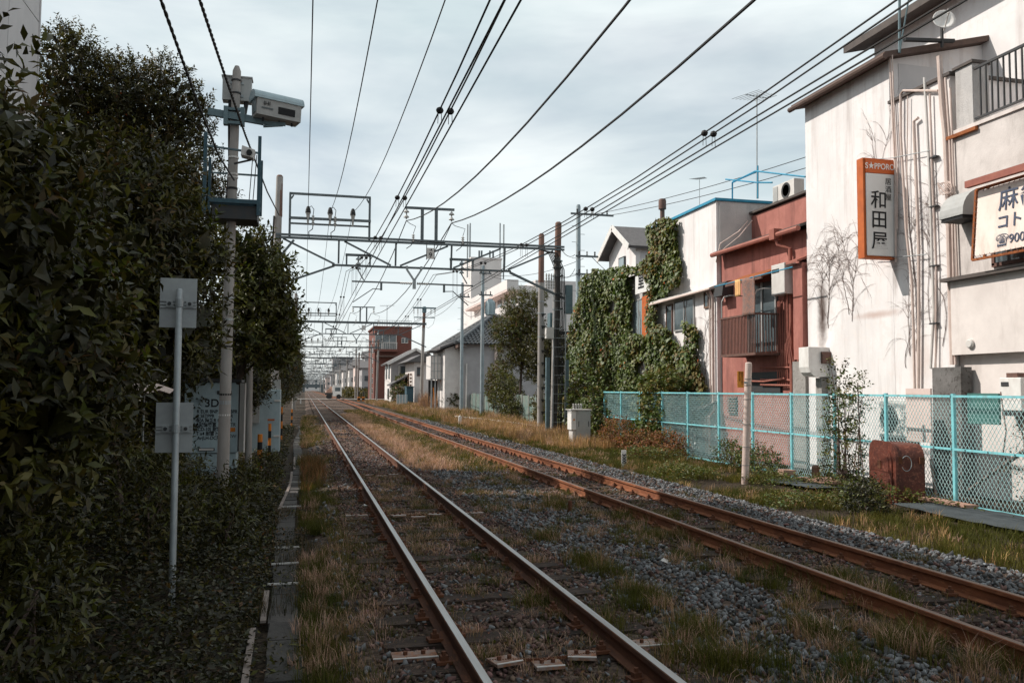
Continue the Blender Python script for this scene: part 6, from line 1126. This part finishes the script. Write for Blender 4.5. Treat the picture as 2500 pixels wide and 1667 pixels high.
for i, (pa, pb, sag, lab) in enumerate((((bp.x + .9, 44, bp.z - .5), (19.5, 20.5, 10.6), .35, 'upper service wire from the blue grey pole over the red roof'), ((bp.x + 1.6, 44, bp.z - .55), (19.5, 20.2, 10.1), .35, 'lower service wire from the blue grey pole over the red roof'), ((bp.x + .8, 44, bp.z - 2.9), (17.6, 45, 7.9), .1, 'upper service wire to the gabled house'), ((bp.x + .9, 44, bp.z - 3.8), (17.6, 45, 6.9), .1, 'lower service wire to the gabled house'), ((bp.x, 44, bp.z - 3.9), (q2.x, 60, q2.z - .6), .5, 'first wire between the blue grey pole and the transformer pole'), ((bp.x + .3, 44, bp.z - 3), (q2.x + .3, 60, q2.z - .6), .5, 'second wire between the blue grey pole and the transformer pole'), ((q2.x, 60, q2.z - 2.2), (q1.x, 68, q1.z - 1.2), .5, 'slack wire between the two slim grey poles'), ((q2.x, 60, q2.z - 3), (q1.x, 68, q1.z - 2.2), .7, 'lower slack wire between the two slim grey poles'), ((q1.x, 68, q1.z - .8), (11.6, 83, 8.85), .6, 'wire from the left slim pole to the second gantry pole'), ((11.2, 36.6, 8.4), (bp.x - .2, 44, bp.z - 2.8), .3, 'wire from the gantry pole to the blue grey pole'), ((11.2, 36.6, 7.2), (bp.x - .2, 44, bp.z - 3.6), .4, 'lower wire from the gantry pole to the blue grey pole'))):
    wire('service_wire', lab, [tuple(Vector(pa).lerp(Vector(pb), t) - Vector((0, 0, 4*sag*t*(1 - t)))) for t in np.linspace(0, 1, 14)], .016, 'service wires')
# ---------------------------------------------------------------- green sheet fence and white pipe
gf = thing('green_sheet_fence', 'faded green sheet metal fence with posts along the far right verge', 'fence', (13.9, 60, -.3))
ys = np.arange(44, 92, 1.8)
for k, y in enumerate(ys):
    x = 13.7 + .012*(y - 44); mb = MB(); zt = 1.32 + .05*(k % 3)
    for j in range(12): a = y + j*.15; mb.box(x + .012*(j % 2), x + .012*(j % 2) + .02, a, a + .149, -.35, zt)
    o = mb.build('sheet_panel', 'fence_green', gf); o['kind'] = 'stuff'; MB().box(x - .06, x - .01, y - .03, y + .03, -.4, zt + .06).build('post', 'concrete', gf)
wp0 = PZ(1112, 1017, -.1); wp1 = PZ(1320, 1042, -.1); tag(MB().tube([wp0, wp0.lerp(wp1, .5) + Vector((0, 0, .03)), wp1], .07, 8).build('white_pipe', 'white_paint', smooth=True), 'long white pipe lying in the straw below the green fence', 'pipe')
tag(MB().tube([(PY(1063, 985, 76).x, 76, -.3), (PY(1058, 950, 76).x, 76, 1.9)], .05, 8).build('striped_stay', 'hazard_orange'), 'leaning striped guy wire guard near the second gantry pole', 'guard')
# ---------------------------------------------------------------- mid distance trees on the right
RG_ = 'trees on the right side'
def rt(label, u, vb, vt, Y, wid, mats, mp, n=1500, L=.16, nm='garden_tree', gaps=1.0):
    b = PY(u, vb, Y); t_ = PY(u, vt, Y); h = t_.z; x = b.x
    tree(nm, label, (x, Y, -.3), [(x, Y, h - wid*.75, wid*.55, wid*.7, wid*.7), (x - wid*.42, Y - .3, h*.68, wid*.5, wid*.7, wid*.55), (x + wid*.42, Y + .4, h*.62, wid*.5, wid*.7, wid*.6), (x - wid*.15, Y, h*.48, wid*.55, wid*.7, wid*.5), (x + wid*.5, Y, h*.38, wid*.4, wid*.6, wid*.4)] + [(x + random.uniform(-.9, .9)*wid, Y + random.uniform(-.6, .6)*wid, h*random.uniform(.4, .97), wid*.22, wid*.25, wid*.22) for _ in range(7)], n, L, L*.42, 8, .34, mats, mp, .11, RG_, up=.45, core=n//9)
rt('loose brownish green tree standing behind the green fence', 1268, 985, 705, 54, 1.95, ['leaf_olive', 'leaf_mid', 'leaf_brown'], (.4, .45, .15), 2300)
rt('dark tree behind the poles beside the ivy house', 1350, 985, 800, 47, 1.5, ['leaf_dark', 'leaf_olive'], (.6, .4), 1300)
leaf_mound('creeper_bush', 'creeper bush climbing the green fence below the transformer pole', [(13.6, 55, .8, .8, 1.4, 1.0), (13.7, 57, 1.8, .9, 1.5, .9), (13.3, 53.5, .3, .5, 1, .6)], 1100, .15, .09, ['leaf_mid', 'leaf_olive', 'leaf_dark'], (.5, .3, .2))
leaf_mound('creeper_bush', 'leafy bush rising above the green fence near the slim poles', [(14.3, 62, 2.0, 1.0, 1.4, 1.2), (14.4, 63, 3.1, .6, .9, .7), (13.9, 60.5, 1.2, .6, 1, .8)], 1000, .16, .09, ['leaf_olive', 'leaf_brown', 'leaf_mid'], (.45, .25, .3))
leaf_mound('creeper_bush', 'round dark bush beside the pampas clump', [(13.0, 74, .8, .9, 1.2, 1.0), (13.2, 75, 1.6, .6, 1, .6)], 900, .17, .09, ['leaf_dark', 'leaf_mid'], (.5, .5))
leaf_mound('creeper_bush', 'narrow creeper on the green fence near the cabinet', [(13.4, 46, .4, .5, 1.2, .7), (13.5, 48, .7, .4, .5, .8)], 500, .13, .08, ['leaf_mid', 'leaf_brown'], (.6, .4))
leaf_mound('flowering_bush', 'pale flowering bush by the timber fence near the crossing', [(12.6, 112, 1.2, 1.4, 2, 1.5), (12.9, 114, 2.6, 1.0, 1.6, 1.0)], 1000, .22, .13, ['leaf_mid', 'leaf_olive', 'grass_pink'], (.6, .3, .1))
leaf_mound('far_hedge', 'grassy olive hedge bank beyond the crossing', [(11.5, 190, .6, 3.0, 6, 1.2), (10.5, 205, .6, 3.0, 6, 1.4)], 900, .4, .2, ['leaf_olive', 'leaf_ivy_dry'], (.6, .4), stems=False)
# ---------------------------------------------------------------- houses down the line
def front_window(parent, y, u0, u1, v0, v1, frame='white_paint', gl='glass', panes=2):
    a = PY(u0, v0, y); b = PY(u1, v1, y); x0, x1, z1, z0 = a.x, b.x, a.z, b.z
    w = MB().box(x0, x1, y - .1, y, z0, z1).build('window_frame', frame, parent); d = (x1 - x0)/panes
    for k in range(panes): MB().box(x0 + d*k + d*.1, x0 + d*(k + 1) - d*.1, y - .13, y - .102, z0 + .1*(z1 - z0), z1 - .08*(z1 - z0)).build('pane', gl, w)
def side_window(parent, x, y0, y1, z0, z1, frame='white_paint', gl='glass'):
    w = MB().box(x - .08, x, y0, y1, z0, z1).build('window_frame', frame, parent); MB().box(x - .1, x - .082, y0 + .1, y1 - .1, z0 + .1, z1 - .08).build('pane', gl, w)
# hip-roofed tiled house
T = thing('tiled_house', 'house with dark tiled hip roof behind the slim utility poles', 'house', (18, 80, -.3))
ya, yb = 72, 85; xa = PY(1131, 838, ya).x; xb = PY(1205, 838, ya).x + 5; ze = PY(1131, 840, ya).z; zr = ze + 3.0; ov = .7; xm = (xa + xb)/2
MB().box(xa, xb, ya, yb, -.4, ze).build('wall', 'siding_grey', T); MB().box(xa - .02, xa - .002, ya, yb, -.4, ze - .3).build('lit_track_side', 'siding_white', T)  # wall coloured grey as the shaded side, white sheet as the sunlit side
hv = [(xa - ov, ya - ov, ze), (xb + ov, ya - ov, ze), (xb + ov, yb + ov, ze), (xa - ov, yb + ov, ze), (xm, ya + 5, zr), (xm, yb - 5, zr)]
mb = MB().add(hv, [(0, 1, 4), (1, 2, 5, 4), (2, 3, 5), (3, 0, 4, 5), (3, 2, 1, 0)]); mb.build('roof', 'roof_tile', T)
tl = MB(); nrow = 14
def tile_face(a, b, c, d, ncol):
    a, b, c, d = map(Vector, (a, b, c, d)); nn = (b - a).cross(d - a).normalized()
    for i in range(nrow):
        t0, t1 = i/nrow, (i + 1)/nrow; l0, r0, l1, r1 = a.lerp(d, t0), b.lerp(c, t0), a.lerp(d, t1), b.lerp(c, t1); k = max(2, int(ncol*(l0 - r0).length/max((a - b).length, .1)))
        for j in range(k):
            s0, s1 = j/k, (j + .86)/k; q = [l0.lerp(r0, s0), l0.lerp(r0, s1), l1.lerp(r1, s1), l1.lerp(r1, s0)]; m0 = l0.lerp(r0, (s0 + s1)/2) + nn*.16; m1 = l1.lerp(r1, (s0 + s1)/2) + nn*.05
            tl.add([q[0] + nn*.06, m0, q[1] + nn*.06, q[2] + nn*.0, m1, q[3] + nn*.0], [(0, 1, 4, 5), (1, 2, 3, 4)])
tile_face(hv[0], hv[1], hv[4], hv[4], 26); tile_face(hv[3], hv[0], hv[4], hv[5], 44)
o = tl.build('roof_tiles', 'roof_tile', T); o['kind'] = 'stuff'
for p_, q_ in ((hv[0], hv[4]), (hv[1], hv[4]), (hv[4], hv[5]), (hv[3], hv[5])): MB().tube([Vector(p_) + Vector((0, 0, .12)), Vector(q_) + Vector((0, 0, .15))], .16, 7).build('ridge_tiles', 'roof_tile', T)
MB().box(xa - ov + .1, xa, ya - ov, yb, ze - .35, ze - .02).build('eave_soffit', 'eave_brown', T); MB().tube([(xa + .3, ya - .1, 4), (xa + .3, ya - .1, -.3)], .08, 7).build('downpipe', 'offwhite_metal', T); MB().box(PY(1206, 900, ya).x, PY(1212, 900, ya).x, ya - .3, ya - .05, -.4, ze).build('corner_post', 'siding_pink', T)
# white house with corrugated box on stilts
Wh = thing('stilted_box_house', 'white house with a corrugated boxed balcony standing on stilts', 'house', (13, 75, -.3))
x0 = PY(1086, 900, 73).x; x1 = PY(1131, 900, 73).x; zt = PY(1100, 852, 73).z; MB().prism([(x0, -.4), (x1 - .05, -.4), (x1 - .05, zt + .6), (x0, zt)], 'y', 73, 80).build('wall', 'siding_white', Wh); MB().prism([(x0 - .5, zt - .05), (x1 - .05, zt + .75), (x1 - .05, zt + .95), (x0 - .5, zt + .15)], 'y', 72.6, 80.5).build('roof', 'roof_slate', Wh)
bx0 = PY(1052, 900, 74.5).x; bx1 = PY(1085, 900, 74.5).x; z1 = PY(1060, 868, 74.5).z; z0 = PY(1060, 925, 74.5).z
MB().box(bx0, bx1, 74.5, 77.5, z0, z1).build('boxed_balcony', 'siding_white', Wh)
for k in range(5): x = bx0 + (bx1 - bx0)*k/4; MB().box(x - .025, x + .025, 74.44, 74.498, z0, z1).build('batten', 'galv', Wh)
for k in range(4): z = z0 + (z1 - z0)*k/3; MB().box(bx0, bx1, 74.45, 74.495, z - .02, z + .02).build('batten', 'galv', Wh)
for k in range(4): x = bx0 + .1 + (bx1 - bx0 - .2)*k/3; MB().tube([(x, 74.7, -.4), (x, 74.7, z0 - .002)], .06, 7).build('stilt', 'galv', Wh)
MB().box(bx0 - .2, bx1 + .1, 74.3, 77.6, z1 + .35, z1 + .45).build('balcony_roof', 'roof_slate', Wh); MB().box(bx0 + .2, bx1, 77.3, 77.4, -.4, z0 - .1).build('underside_shade', 'iron_dark', Wh)  # upright dark sheet below the raised box imitates the shade there
# small cream house
Cr = thing('small_cream_house', 'small cream house with low dark roof beside the second gantry pole', 'house', (15, 108, -.3))
x0 = PY(1012, 900, 106).x; x1 = PY(1056, 900, 106).x; zt = PY(1012, 884, 106).z; MB().box(x0, x1, 106, 116, -.4, zt).build('wall', 'plaster_cream', Cr); MB().prism([(x0 - 1.1, zt + .02), (x1 + .5, zt + .02), (x1 - .5, zt + 1.2), (x0 + .8, zt + 1.0)], 'y', 105.4, 117).build('roof', 'roof_slate', Cr); front_window(Cr, 106, 1018, 1026, 896, 918, 'iron_brown')
tag(MB().box(PY(993, 940, 104).x, PY(1010, 940, 104).x, 104, 106, -.4, PY(1000, 945, 104).z).box(PY(992, 940, 104).x, PY(1011, 940, 104).x, 103.8, 106.1, PY(1000, 945, 104).z + .005, PY(1000, 945, 104).z + .12).build('blue_shed', 'steel_blue'), 'small blue grey shed in front of the white gabled house', 'shed')
# white gabled house
Gh = thing('gabled_house', 'white house with gable wall greyed for shade and dark shuttered windows', 'house', (18, 124, -.3)); Y0 = 118
x0 = PY(955, 900, Y0).x; pk = PY(1014, 854, Y0); zl = PY(955, 884, Y0).z; x1 = 2*pk.x - x0
MB().prism([(x0, -.4), (x1, -.4), (x1, zl), (pk.x, pk.z), (x0, zl)], 'y', Y0, Y0 + 9).build('wall', 'siding_grey', Gh); MB().box(x0 - .03, x0 - .002, Y0, Y0 + 9, -.4, zl - .05).build('lit_side', 'siding_white', Gh)  # white house: gable end coloured grey for shade, sunlit side left white
for s in (-1, 1):
    xe = x0 if s < 0 else x1; MB().beam((xe + s*.6, Y0 + 4.4, zl - .25), (pk.x, Y0 + 4.4, pk.z + .12), 10.4, .22, up=(0, 0, 1)).build('roof_slope', 'roof_slate', Gh); MB().beam((xe + s*.6, Y0 - .82, zl - .3), (pk.x, Y0 - .82, pk.z + .08), .06, .35).build('barge_board', 'white_paint', Gh)
front_window(Gh, Y0, 979, 991, 894, 918, 'iron_dark', panes=1); MB().tube([(PY(974, 900, Y0).x, Y0 - .1, 5), (PY(974, 900, Y0).x, Y0 - .1, 1)], .08, 6).build('downpipe', 'white_paint', Gh)
side_window(Gh, x0 - .03, Y0 + 1.5, Y0 + 3, 3.2, 5.2, 'iron_dark'); side_window(Gh, x0 - .03, Y0 + 5.5, Y0 + 7, 3.2, 5.2, 'iron_dark'); side_window(Gh, x0 - .03, Y0 + 2, Y0 + 4, .3, 1.8, 'iron_dark')
sh = thing('white_lean_to', 'low white lean-to with dark sloping roof before the gabled house', 'shed', (17, 112, -.3)); x0 = PY(958, 950, 112).x; x1 = PY(998, 950, 112).x; zz = PY(958, 942, 112).z
MB().box(x0, x1, 112, 116, -.4, zz).build('wall', 'siding_white', sh); MB().prism([(x0 - .3, zz + .01), (x1, zz + 1.4), (x1, zz + 1.65), (x0 - .3, zz + .2)], 'y', 111.6, 116.4).build('roof', 'roof_slate', sh); front_window(sh, 112, 972, 980, 955, 963, 'iron_dark'); front_window(sh, 112, 984, 990, 955, 963, 'iron_dark')
cr = thing('timber_crates', 'stack of brown timber racks behind the blue shed', 'rack', (17, 108, 1)); a = PY(995, 910, 108); b = PY(1012, 945, 108)
for k in range(4):
    for j in range(3): x = a.x + (b.x - a.x)*j/3; z = b.z + (a.z - b.z)*k/4; MB().box(x + .05, x + (b.x - a.x)/3 - .05, 108 + .1*j, 108.2 + .1*j, z + .08, z + (a.z - b.z)/4 - .06).build('crate', 'timber', cr)
tf = thing('timber_fence', 'grey vertical board fence between the gabled house and the line', 'fence', (13, 108, -.3))
for k in range(46): y = 97 + k*.5; x = 13.9 + .01*k; MB().box(x, x + .04, y, y + .47, -.4, 1.25 + .1*math.sin(k*2.1)).build('board', 'timber_grey' if k % 7 else 'fence_green', tf)
wf = thing('white_sheet_fence', 'short pale blue sheet fence in front of the shed', 'fence', (13.2, 96, -.3)); a = PY(968, 975, 95).x; b = PY(995, 975, 95).x
for k in range(12): x = a + (b - a)*k/12; MB().box(x, x + (b - a)/12 - .02, 95, 95.04, -.4, 1.1 + .03*(k % 2)).build('sheet', 'cabinet_blue' if k % 3 else 'siding_white', wf)
# red brick apartment house
Br = thing('brick_house', 'red brick four storey house with glazed balcony and roof railing', 'building', (19, 172, -.3)); Y0 = 166
x0 = PY(914, 900, Y0).x; x1 = PY(1004, 900, Y0).x; zt = PY(914, 799, Y0).z; MB().box(x0, x1, Y0, Y0 + 16, -.4, zt).build('wall', 'brick_red', Br); MB().box(x0 - .25, x1 + .1, Y0 - .1, Y0 + 16, zt + .002, zt + .3).build('parapet', 'brick_red', Br)
a = PY(916, 818, Y0); b = PY(967, 853, Y0); MB().box(a.x, b.x, Y0 - .12, Y0 - .002, b.z, a.z).build('balcony_recess', 'glass', Br); MB().box(a.x - .3, b.x + .3, Y0 - 1.3, Y0 - .125, b.z - .5, b.z - .02).build('balcony_slab', 'brick_red', Br)
for k in range(12): x = a.x + (b.x - a.x)*k/11; MB().box(x - .04, x + .04, Y0 - 1.28, Y0 - 1.2, b.z, b.z + 1.2).build('balcony_bar', 'offwhite_metal', Br)
for z in (a.z, b.z + 1.2): MB().box(a.x - .1, b.x + .1, Y0 - 1.3, Y0 - 1.18, z, z + .12).build('balcony_rail', 'offwhite_metal', Br)
for k in range(4): x = a.x + (b.x - a.x)*k/3; MB().box(x - .06, x + .06, Y0 - .2, Y0 - .122, b.z, a.z).build('mullion', 'offwhite_metal', Br)
front_window(Br, Y0, 980, 996, 825, 838); a = PY(918, 872, Y0); MB().box(PY(914, 900, Y0).x + .3, PY(1000, 900, Y0).x, Y0 - 2.2, Y0 - .12, PY(914, 868, Y0).z - .3, PY(914, 868, Y0).z).build('canopy', 'eave_brown', Br)
for k in range(6):
    z = .8 + k*2.0
    if z < zt - 1: side_window(Br, x0, Y0 + 3, Y0 + 4.5, z, z + 1.1, 'offwhite_metal')
for k in range(16): x = x0 + (x1 - x0)*k/15; MB().box(x - .03, x + .03, Y0 + .2, Y0 + .26, zt + .302, zt + 1.4).build('roof_rail_post', 'galv', Br)
MB().box(x0, x1, Y0 + .2, Y0 + .27, zt + 1.4, zt + 1.47).build('roof_rail', 'galv', Br); antenna((PY(948, 790, Y0).x, Y0 + 3, zt + .3), 4.4, 'television antenna on the roof of the brick house', 3.0)
# modern block with balconies and the stair tower
Tw = thing('apartment_block', 'pale apartment block with tall stair tower carrying antennas', 'building', (32, 130, -.3)); Y0 = 140
x0 = PY(1150, 700, Y0).x; x1 = PY(1224, 700, Y0).x; zt = PY(1186, 633, Y0).z; MB().box(x0, x1, Y0, Y0 + 8, -.4, zt).build('stair_tower', 'tower_white', Tw); MB().box(x0 - .1, x1 + .1, Y0 - .1, Y0 + 8.1, zt + .003, zt + .3).build('tower_coping', 'tower_white', Tw)
XW = 24.5; wy0 = PX(1266, 690, XW).y; wy1 = PX(1192, 706, XW).y; wz = PX(1266, 684, XW).z; MB().box(XW, 34, wy0, wy1 + 12, -.4, wz - .6).build('wing', 'tower_white', Tw)
for k in range(4):
    z = wz - 1.1 - k*3.0
    if z < 1: break
    MB().box(XW - 1.4, XW - .002, wy0, wy1 + 10, z, z + 1.15).build('balcony_parapet', 'tower_white', Tw)
    MB().box(XW - 1.38, XW - .002, wy0 + .05, wy1 + 9.9, z - .25, z - .004).build('balcony_floor', 'siding_pink', Tw)
    for j in range(5): y = wy0 + 1.5 + j*3.6; MB().box(XW - .06, XW - .003, y, y + 2.2, z - 2.0, z - .3).build('balcony_window', 'glass', Tw)
MB().box(XW + 2, 44, wy0 - .3, wy0 + 8, -.4, PY(1300, 684, wy0).z).build('end_block', 'tower_white', Tw)
for u, v in ((1142, 548), (1148, 545), (1221, 545), (1230, 548)):
    q = PY(u, v, Y0 + 2); MB().tube([(q.x, Y0 + 2, zt - 3), (q.x, Y0 + 2, q.z)], .13, 6).build('mobile_antenna', 'galv', Tw)
for u in (1170, 1176, 1196, 1204): q = PY(u, 612, Y0 + 2); MB().tube([(q.x, Y0 + 2, zt), (q.x, Y0 + 2, q.z)], .16, 6).build('mobile_antenna', 'galv_dark', Tw)
# gabled house behind the ivy
Iv = thing('gabled_house', 'white house gable with slate roof peeping above the ivy', 'house', (20, 44, -.3)); XG = 18.0
pe = PX(1518, 563, XG); ea = PX(1487, 618, XG); eb = PX(1552, 596, XG); zl = (ea.z + eb.z)/2; ya, yb = eb.y, 2*pe.y - eb.y
MB().prism([(ya, -.4), (yb, -.4), (yb, zl), (pe.y, pe.z), (ya, zl)], 'x', XG, XG + 7).build('wall', 'plaster_white', Iv)
for s, ye in ((-1, ya), (1, yb)): MB().beam((XG + 3.2, ye + s*.45, zl - .32), (XG + 3.2, pe.y, pe.z + .16), 7.6, .16, up=(0, 0, 1)).build('roof_slope', 'roof_slate', Iv); MB().beam((XG - .62, ye + s*.45, zl - .34), (XG - .62, pe.y, pe.z + .14), .05, .34).build('barge_board', 'white_paint', Iv)
side_window(Iv, XG, PX(1528, 640, XG).y, PX(1513, 640, XG).y, PX(1520, 670, XG).z, PX(1520, 628, XG).z, 'iron_dark', 'glass_pale'); MB().box(XG + .3, XG + 4, ya - .04, ya - .003, zl - 2.2, zl - .5).build('side_shade', 'wall_pale', Iv)  # last box: grey sheet painting the shaded side of the white house
q = PX(1708, 500, 16); antenna((16, q.y, 7.9), PX(1705, 436, 16).z - 7.9, 'thin television antenna on the white annex roof', .8, .8)
# rows of smaller far houses
far = [(200, 884, 906, 898, 'siding_grey', 'grey fronted house left of the brick house'), (214, 868, 886, 893, 'siding_pink', 'pinkish house between two far poles'), (236, 853, 869, 900, 'siding_white', 'white far house beyond the pinkish one'), (262, 838, 854, 905, 'plaster_cream', 'cream far house in the row by the line'), (300, 822, 839, 908, 'siding_white', 'white far house near the orange barrier'), (350, 808, 823, 915, 'siding_grey', 'small grey house at the end of the right row'), (380, 812, 861, 874, 'siding_grey', 'large grey block standing far behind the gantries'), (420, 796, 810, 922, 'siding_pink', 'tiny pink house near the vanishing point'), (230, 890, 912, 872, 'siding_grey', 'grey slab house showing beside the brick house')]
for i, (Y, u0, u1, vt, m_, lab) in enumerate(far):
    h = thing('far_house', lab, 'house', (PY(u0, 950, Y).x, Y, -.3), 'far houses beyond the crossing'); x0 = PY(u0, 900, Y).x; x1 = PY(u1, 900, Y).x; z = PY(u0, vt, Y).z; d = 10
    MB().box(x0, x1, Y, Y + d, -.4, z).build('wall', m_, h)
    if i != 6: MB().prism([(Y - .5, z + .01), (Y + d + .5, z + .01), (Y + d/2, z + 1.8)], 'x', x0 - .5, x1 + .5).build('roof', 'roof_slate', h)
    else: MB().box(x0 - .3, x1 + .3, Y - .3, Y + d, z + .01, z + .6).build('roof', 'roof_slate', h)
    for k in range(max(1, int((z - 1)//2.6))):
        for j in range(max(1, int((x1 - x0)//2.5))): xx = x0 + .6 + j*2.4; MB().box(xx, xx + 1.2, Y - .08, Y - .002, 1 + k*2.6, 2.2 + k*2.6).build('window', 'glass', h)
        MB().box(x0 - .08, x0 - .002, Y + 2, Y + 3.6, 1 + k*2.6, 2.3 + k*2.6).build('window', 'glass', h)
for i, (Y, x0, x1, z, lab) in enumerate(((700, -20, 30, 9, 'long pale far block closing the view down the line'), (620, 30, 60, 14, 'far flat roofed block right of the vanishing point'), (560, -26, -8, 12, 'far grey building left of the vanishing point'))):
    h = thing('far_block', lab, 'building', (x0, Y, -.3)); MB().box(x0, x1, Y, Y + 15, -.4, z).build('wall', 'siding_grey' if i else 'siding_white', h)
    for k in range(3):
        for j in range(7): xx = x0 + 1 + j*(x1 - x0 - 2)/7; MB().box(xx, xx + 1.6, Y - .1, Y - .003, 1.5 + k*2.7, 3 + k*2.7).build('window', 'glass', h)
for i, (u, Y, z) in enumerate(((905, 150, 9.5), (868, 172, 10), (846, 205, 9.5), (829, 240, 10), (812, 285, 10), (800, 330, 10), (790, 390, 10), (782, 450, 10))):
    q = PY(u, 950, Y); util_pole(('first', 'second', 'third', 'fourth', 'fifth', 'sixth', 'seventh', 'eighth')[i] + ' of the far poles along the right side past the crossing', q.x, Y, z, 'concrete_pole', ((z - .4, -.9, .9), (z - 1.3, -.7, .7)), .17, False)
for i, (Y, x, h) in enumerate(((165, -2.6, 6.5), (200, -3.0, 7.5), (250, -3.2, 7), (320, -3.5, 8))):
    tree('far_tree', ('nearest', 'second', 'third', 'farthest')[i] + ' of the dark trees on the left beyond the crossing', (x, Y, -.3), [(x, Y, h*.7, 1.8, 3, h*.3), (x + .5, Y - 2, h*.4, 1.8, 3, h*.3), (x - 1, Y + 2, h*.5, 2.2, 3, h*.4)], 420, .32, .16, 7, .6, ['leaf_dark', 'leaf_olive'], (.6, .4), .15, 'far trees left of the line')
# level crossing, barriers, truck, footbridge
sheet('road', np.linspace(-30, 40, 20), np.linspace(146, 151, 4), lambda X, Y: X*0 - .03, 'concrete')
tag(sheet('road_edge_line', np.linspace(-2.2, 12, 12), np.linspace(145.4, 146.0, 3), lambda X, Y: X*0 - .02, 'white_paint'), None, None, None, 'structure')
for i, (u, lab) in enumerate(((876, 'left orange crossing barrier box by the far poles'), (887, 'right orange crossing barrier box by the far poles'))):
    q = PY(u, 975, 140); t = thing('barrier_machine', lab, 'barrier', (q.x, 140, -.3), 'crossing barrier boxes'); MB().box(q.x - .22, q.x + .22, 140, 140.4, -.4, .45).build('cabinet', 'hazard_orange', t); MB().box(q.x - .23, q.x + .23, 139.98, 139.998, -.1, .2).build('stripe', 'black', t); MB().tube([(q.x, 140.3, .45), (q.x, 140.3, 1.3)], .08, 7).build('post', 'black', t)
tk = thing('flatbed_truck', 'small white cab truck with covered flat bed beyond the crossing', 'truck', (5.5, 148.5, -.05)); a = PY(793, 965, 148).x; b = PY(834, 965, 148).x; cbx = b - 1.5
MB().box(cbx, b, 147.7, 149.4, .45, 2.0).prism([(cbx, 2.003), (b, 2.003), (b - .25, 2.35), (cbx + .1, 2.35)], 'y', 147.75, 149.35).build('cab', 'white_paint', tk); MB().box(cbx + .35, b - .25, 147.67, 147.698, 1.3, 1.95).build('window', 'glass', tk); MB().box(a, cbx - .05, 147.7, 149.4, .7, 1.0).build('bed', 'iron_dark', tk); MB().prism([(a + .2, 1.003), (cbx - .1, 1.003), (cbx - .3, 1.7), (a + .8, 1.8), (a + .3, 1.4)], 'y', 147.8, 149.3).build('load_cover', 'pallet', tk)
for x in (a + .6, cbx - .5, b - .5): MB().lathe((x, 147.7, .38), [(.1, -.05), (.4, -.03), (.4, .2), (.1, .22)], 14, axis='y').build('wheel', 'rubber', tk)
pile = MB().add([(7.2, 320, -.3), (14, 318, -.3), (15, 326, -.3), (8, 327, -.3), (9.5, 322, 2.6), (12.5, 321.5, 2.2)], [(0, 1, 5, 4), (1, 2, 5), (2, 3, 4, 5), (3, 0, 4)]); tag(pile.build('earth_mound', 'pallet'), 'pinkish earth mound behind the truck', 'mound')
br = thing('footbridge', 'teal steel bridge crossing the line near the vanishing point', 'bridge', (5, 470, 0)); a = PY(738, 945, 470).x; b = PY(805, 945, 470).x
MB().box(a, b, 470, 474, PY(770, 946, 470).z, PY(770, 938, 470).z).build('girder', 'galv_dark', br); MB().box(a, b, 470, 470.3, PY(770, 934, 470).z, PY(770, 933, 470).z).build('parapet_rail', 'galv_teal', br)
for k in range(9): x = a + (b - a)*k/8; MB().box(x - .2, x + .2, 470.05, 470.25, PY(770, 938, 470).z, PY(770, 933.2, 470).z).build('rail_post', 'galv_teal', br)
for x in (a + .8, b - .8, b - 4): MB().box(x - .6, x + .6, 470.3, 473.5, -.4, PY(770, 946, 470).z).build('pier', 'galv_dark', br)
sg = thing('crossing_signal', 'red and black crossing signal post at the left of the far crossing', 'signal', (-1.9, 143, -.3)); MB().tube([(-1.9, 143, -.3), (-1.9, 143, 3.6)], .08, 8).build('post', 'hazard_orange', sg); MB().box(-2.2, -1.6, 142.9, 143, 2.4, 2.9).build('lamp_board', 'rust_orange', sg)
# parasol and green fence glimpsed through the shrubs on the left
um = thing('parasol', 'faded beige parasol glimpsed under the shrubs behind the sign post', 'parasol', (-2.35, 13.6, -.3)); q = PY(352, 955, 13.6); n_ = 10; vs = [(q.x, 13.6, q.z + .18)]; fs = []
for j in range(n_*2): t = math.pi*j/n_; r = .5 if j % 2 == 0 else .46; vs.append((q.x + r*math.cos(t), 13.6 + r*math.sin(t), q.z - .03 + (.05 if j % 2 else 0)))
for j in range(n_*2): fs.append((0, 1 + j, 1 + (j + 1) % (n_*2)))
MB().add(vs, fs).build('canopy', 'pipe_cream', um); MB().tube([(q.x, 13.6, -.3), (q.x, 13.6, q.z + .22)], .015, 6).build('pole', 'galv', um)
tg = thing('teal_fence', 'teal railing fence half buried in the shrubs at the left edge', 'fence', (-3.0, 8, -.3))
for k in range(26): y = 6.2 + k*.13; MB().box(-2.99, -2.97, y, y + .02, -.3, 1.75).build('bar', 'fence_cyan', tg)
for z in (1.7, .2): MB().box(-3.0, -2.96, 6.1, 9.7, z, z + .04).build('rail', 'fence_cyan', tg)
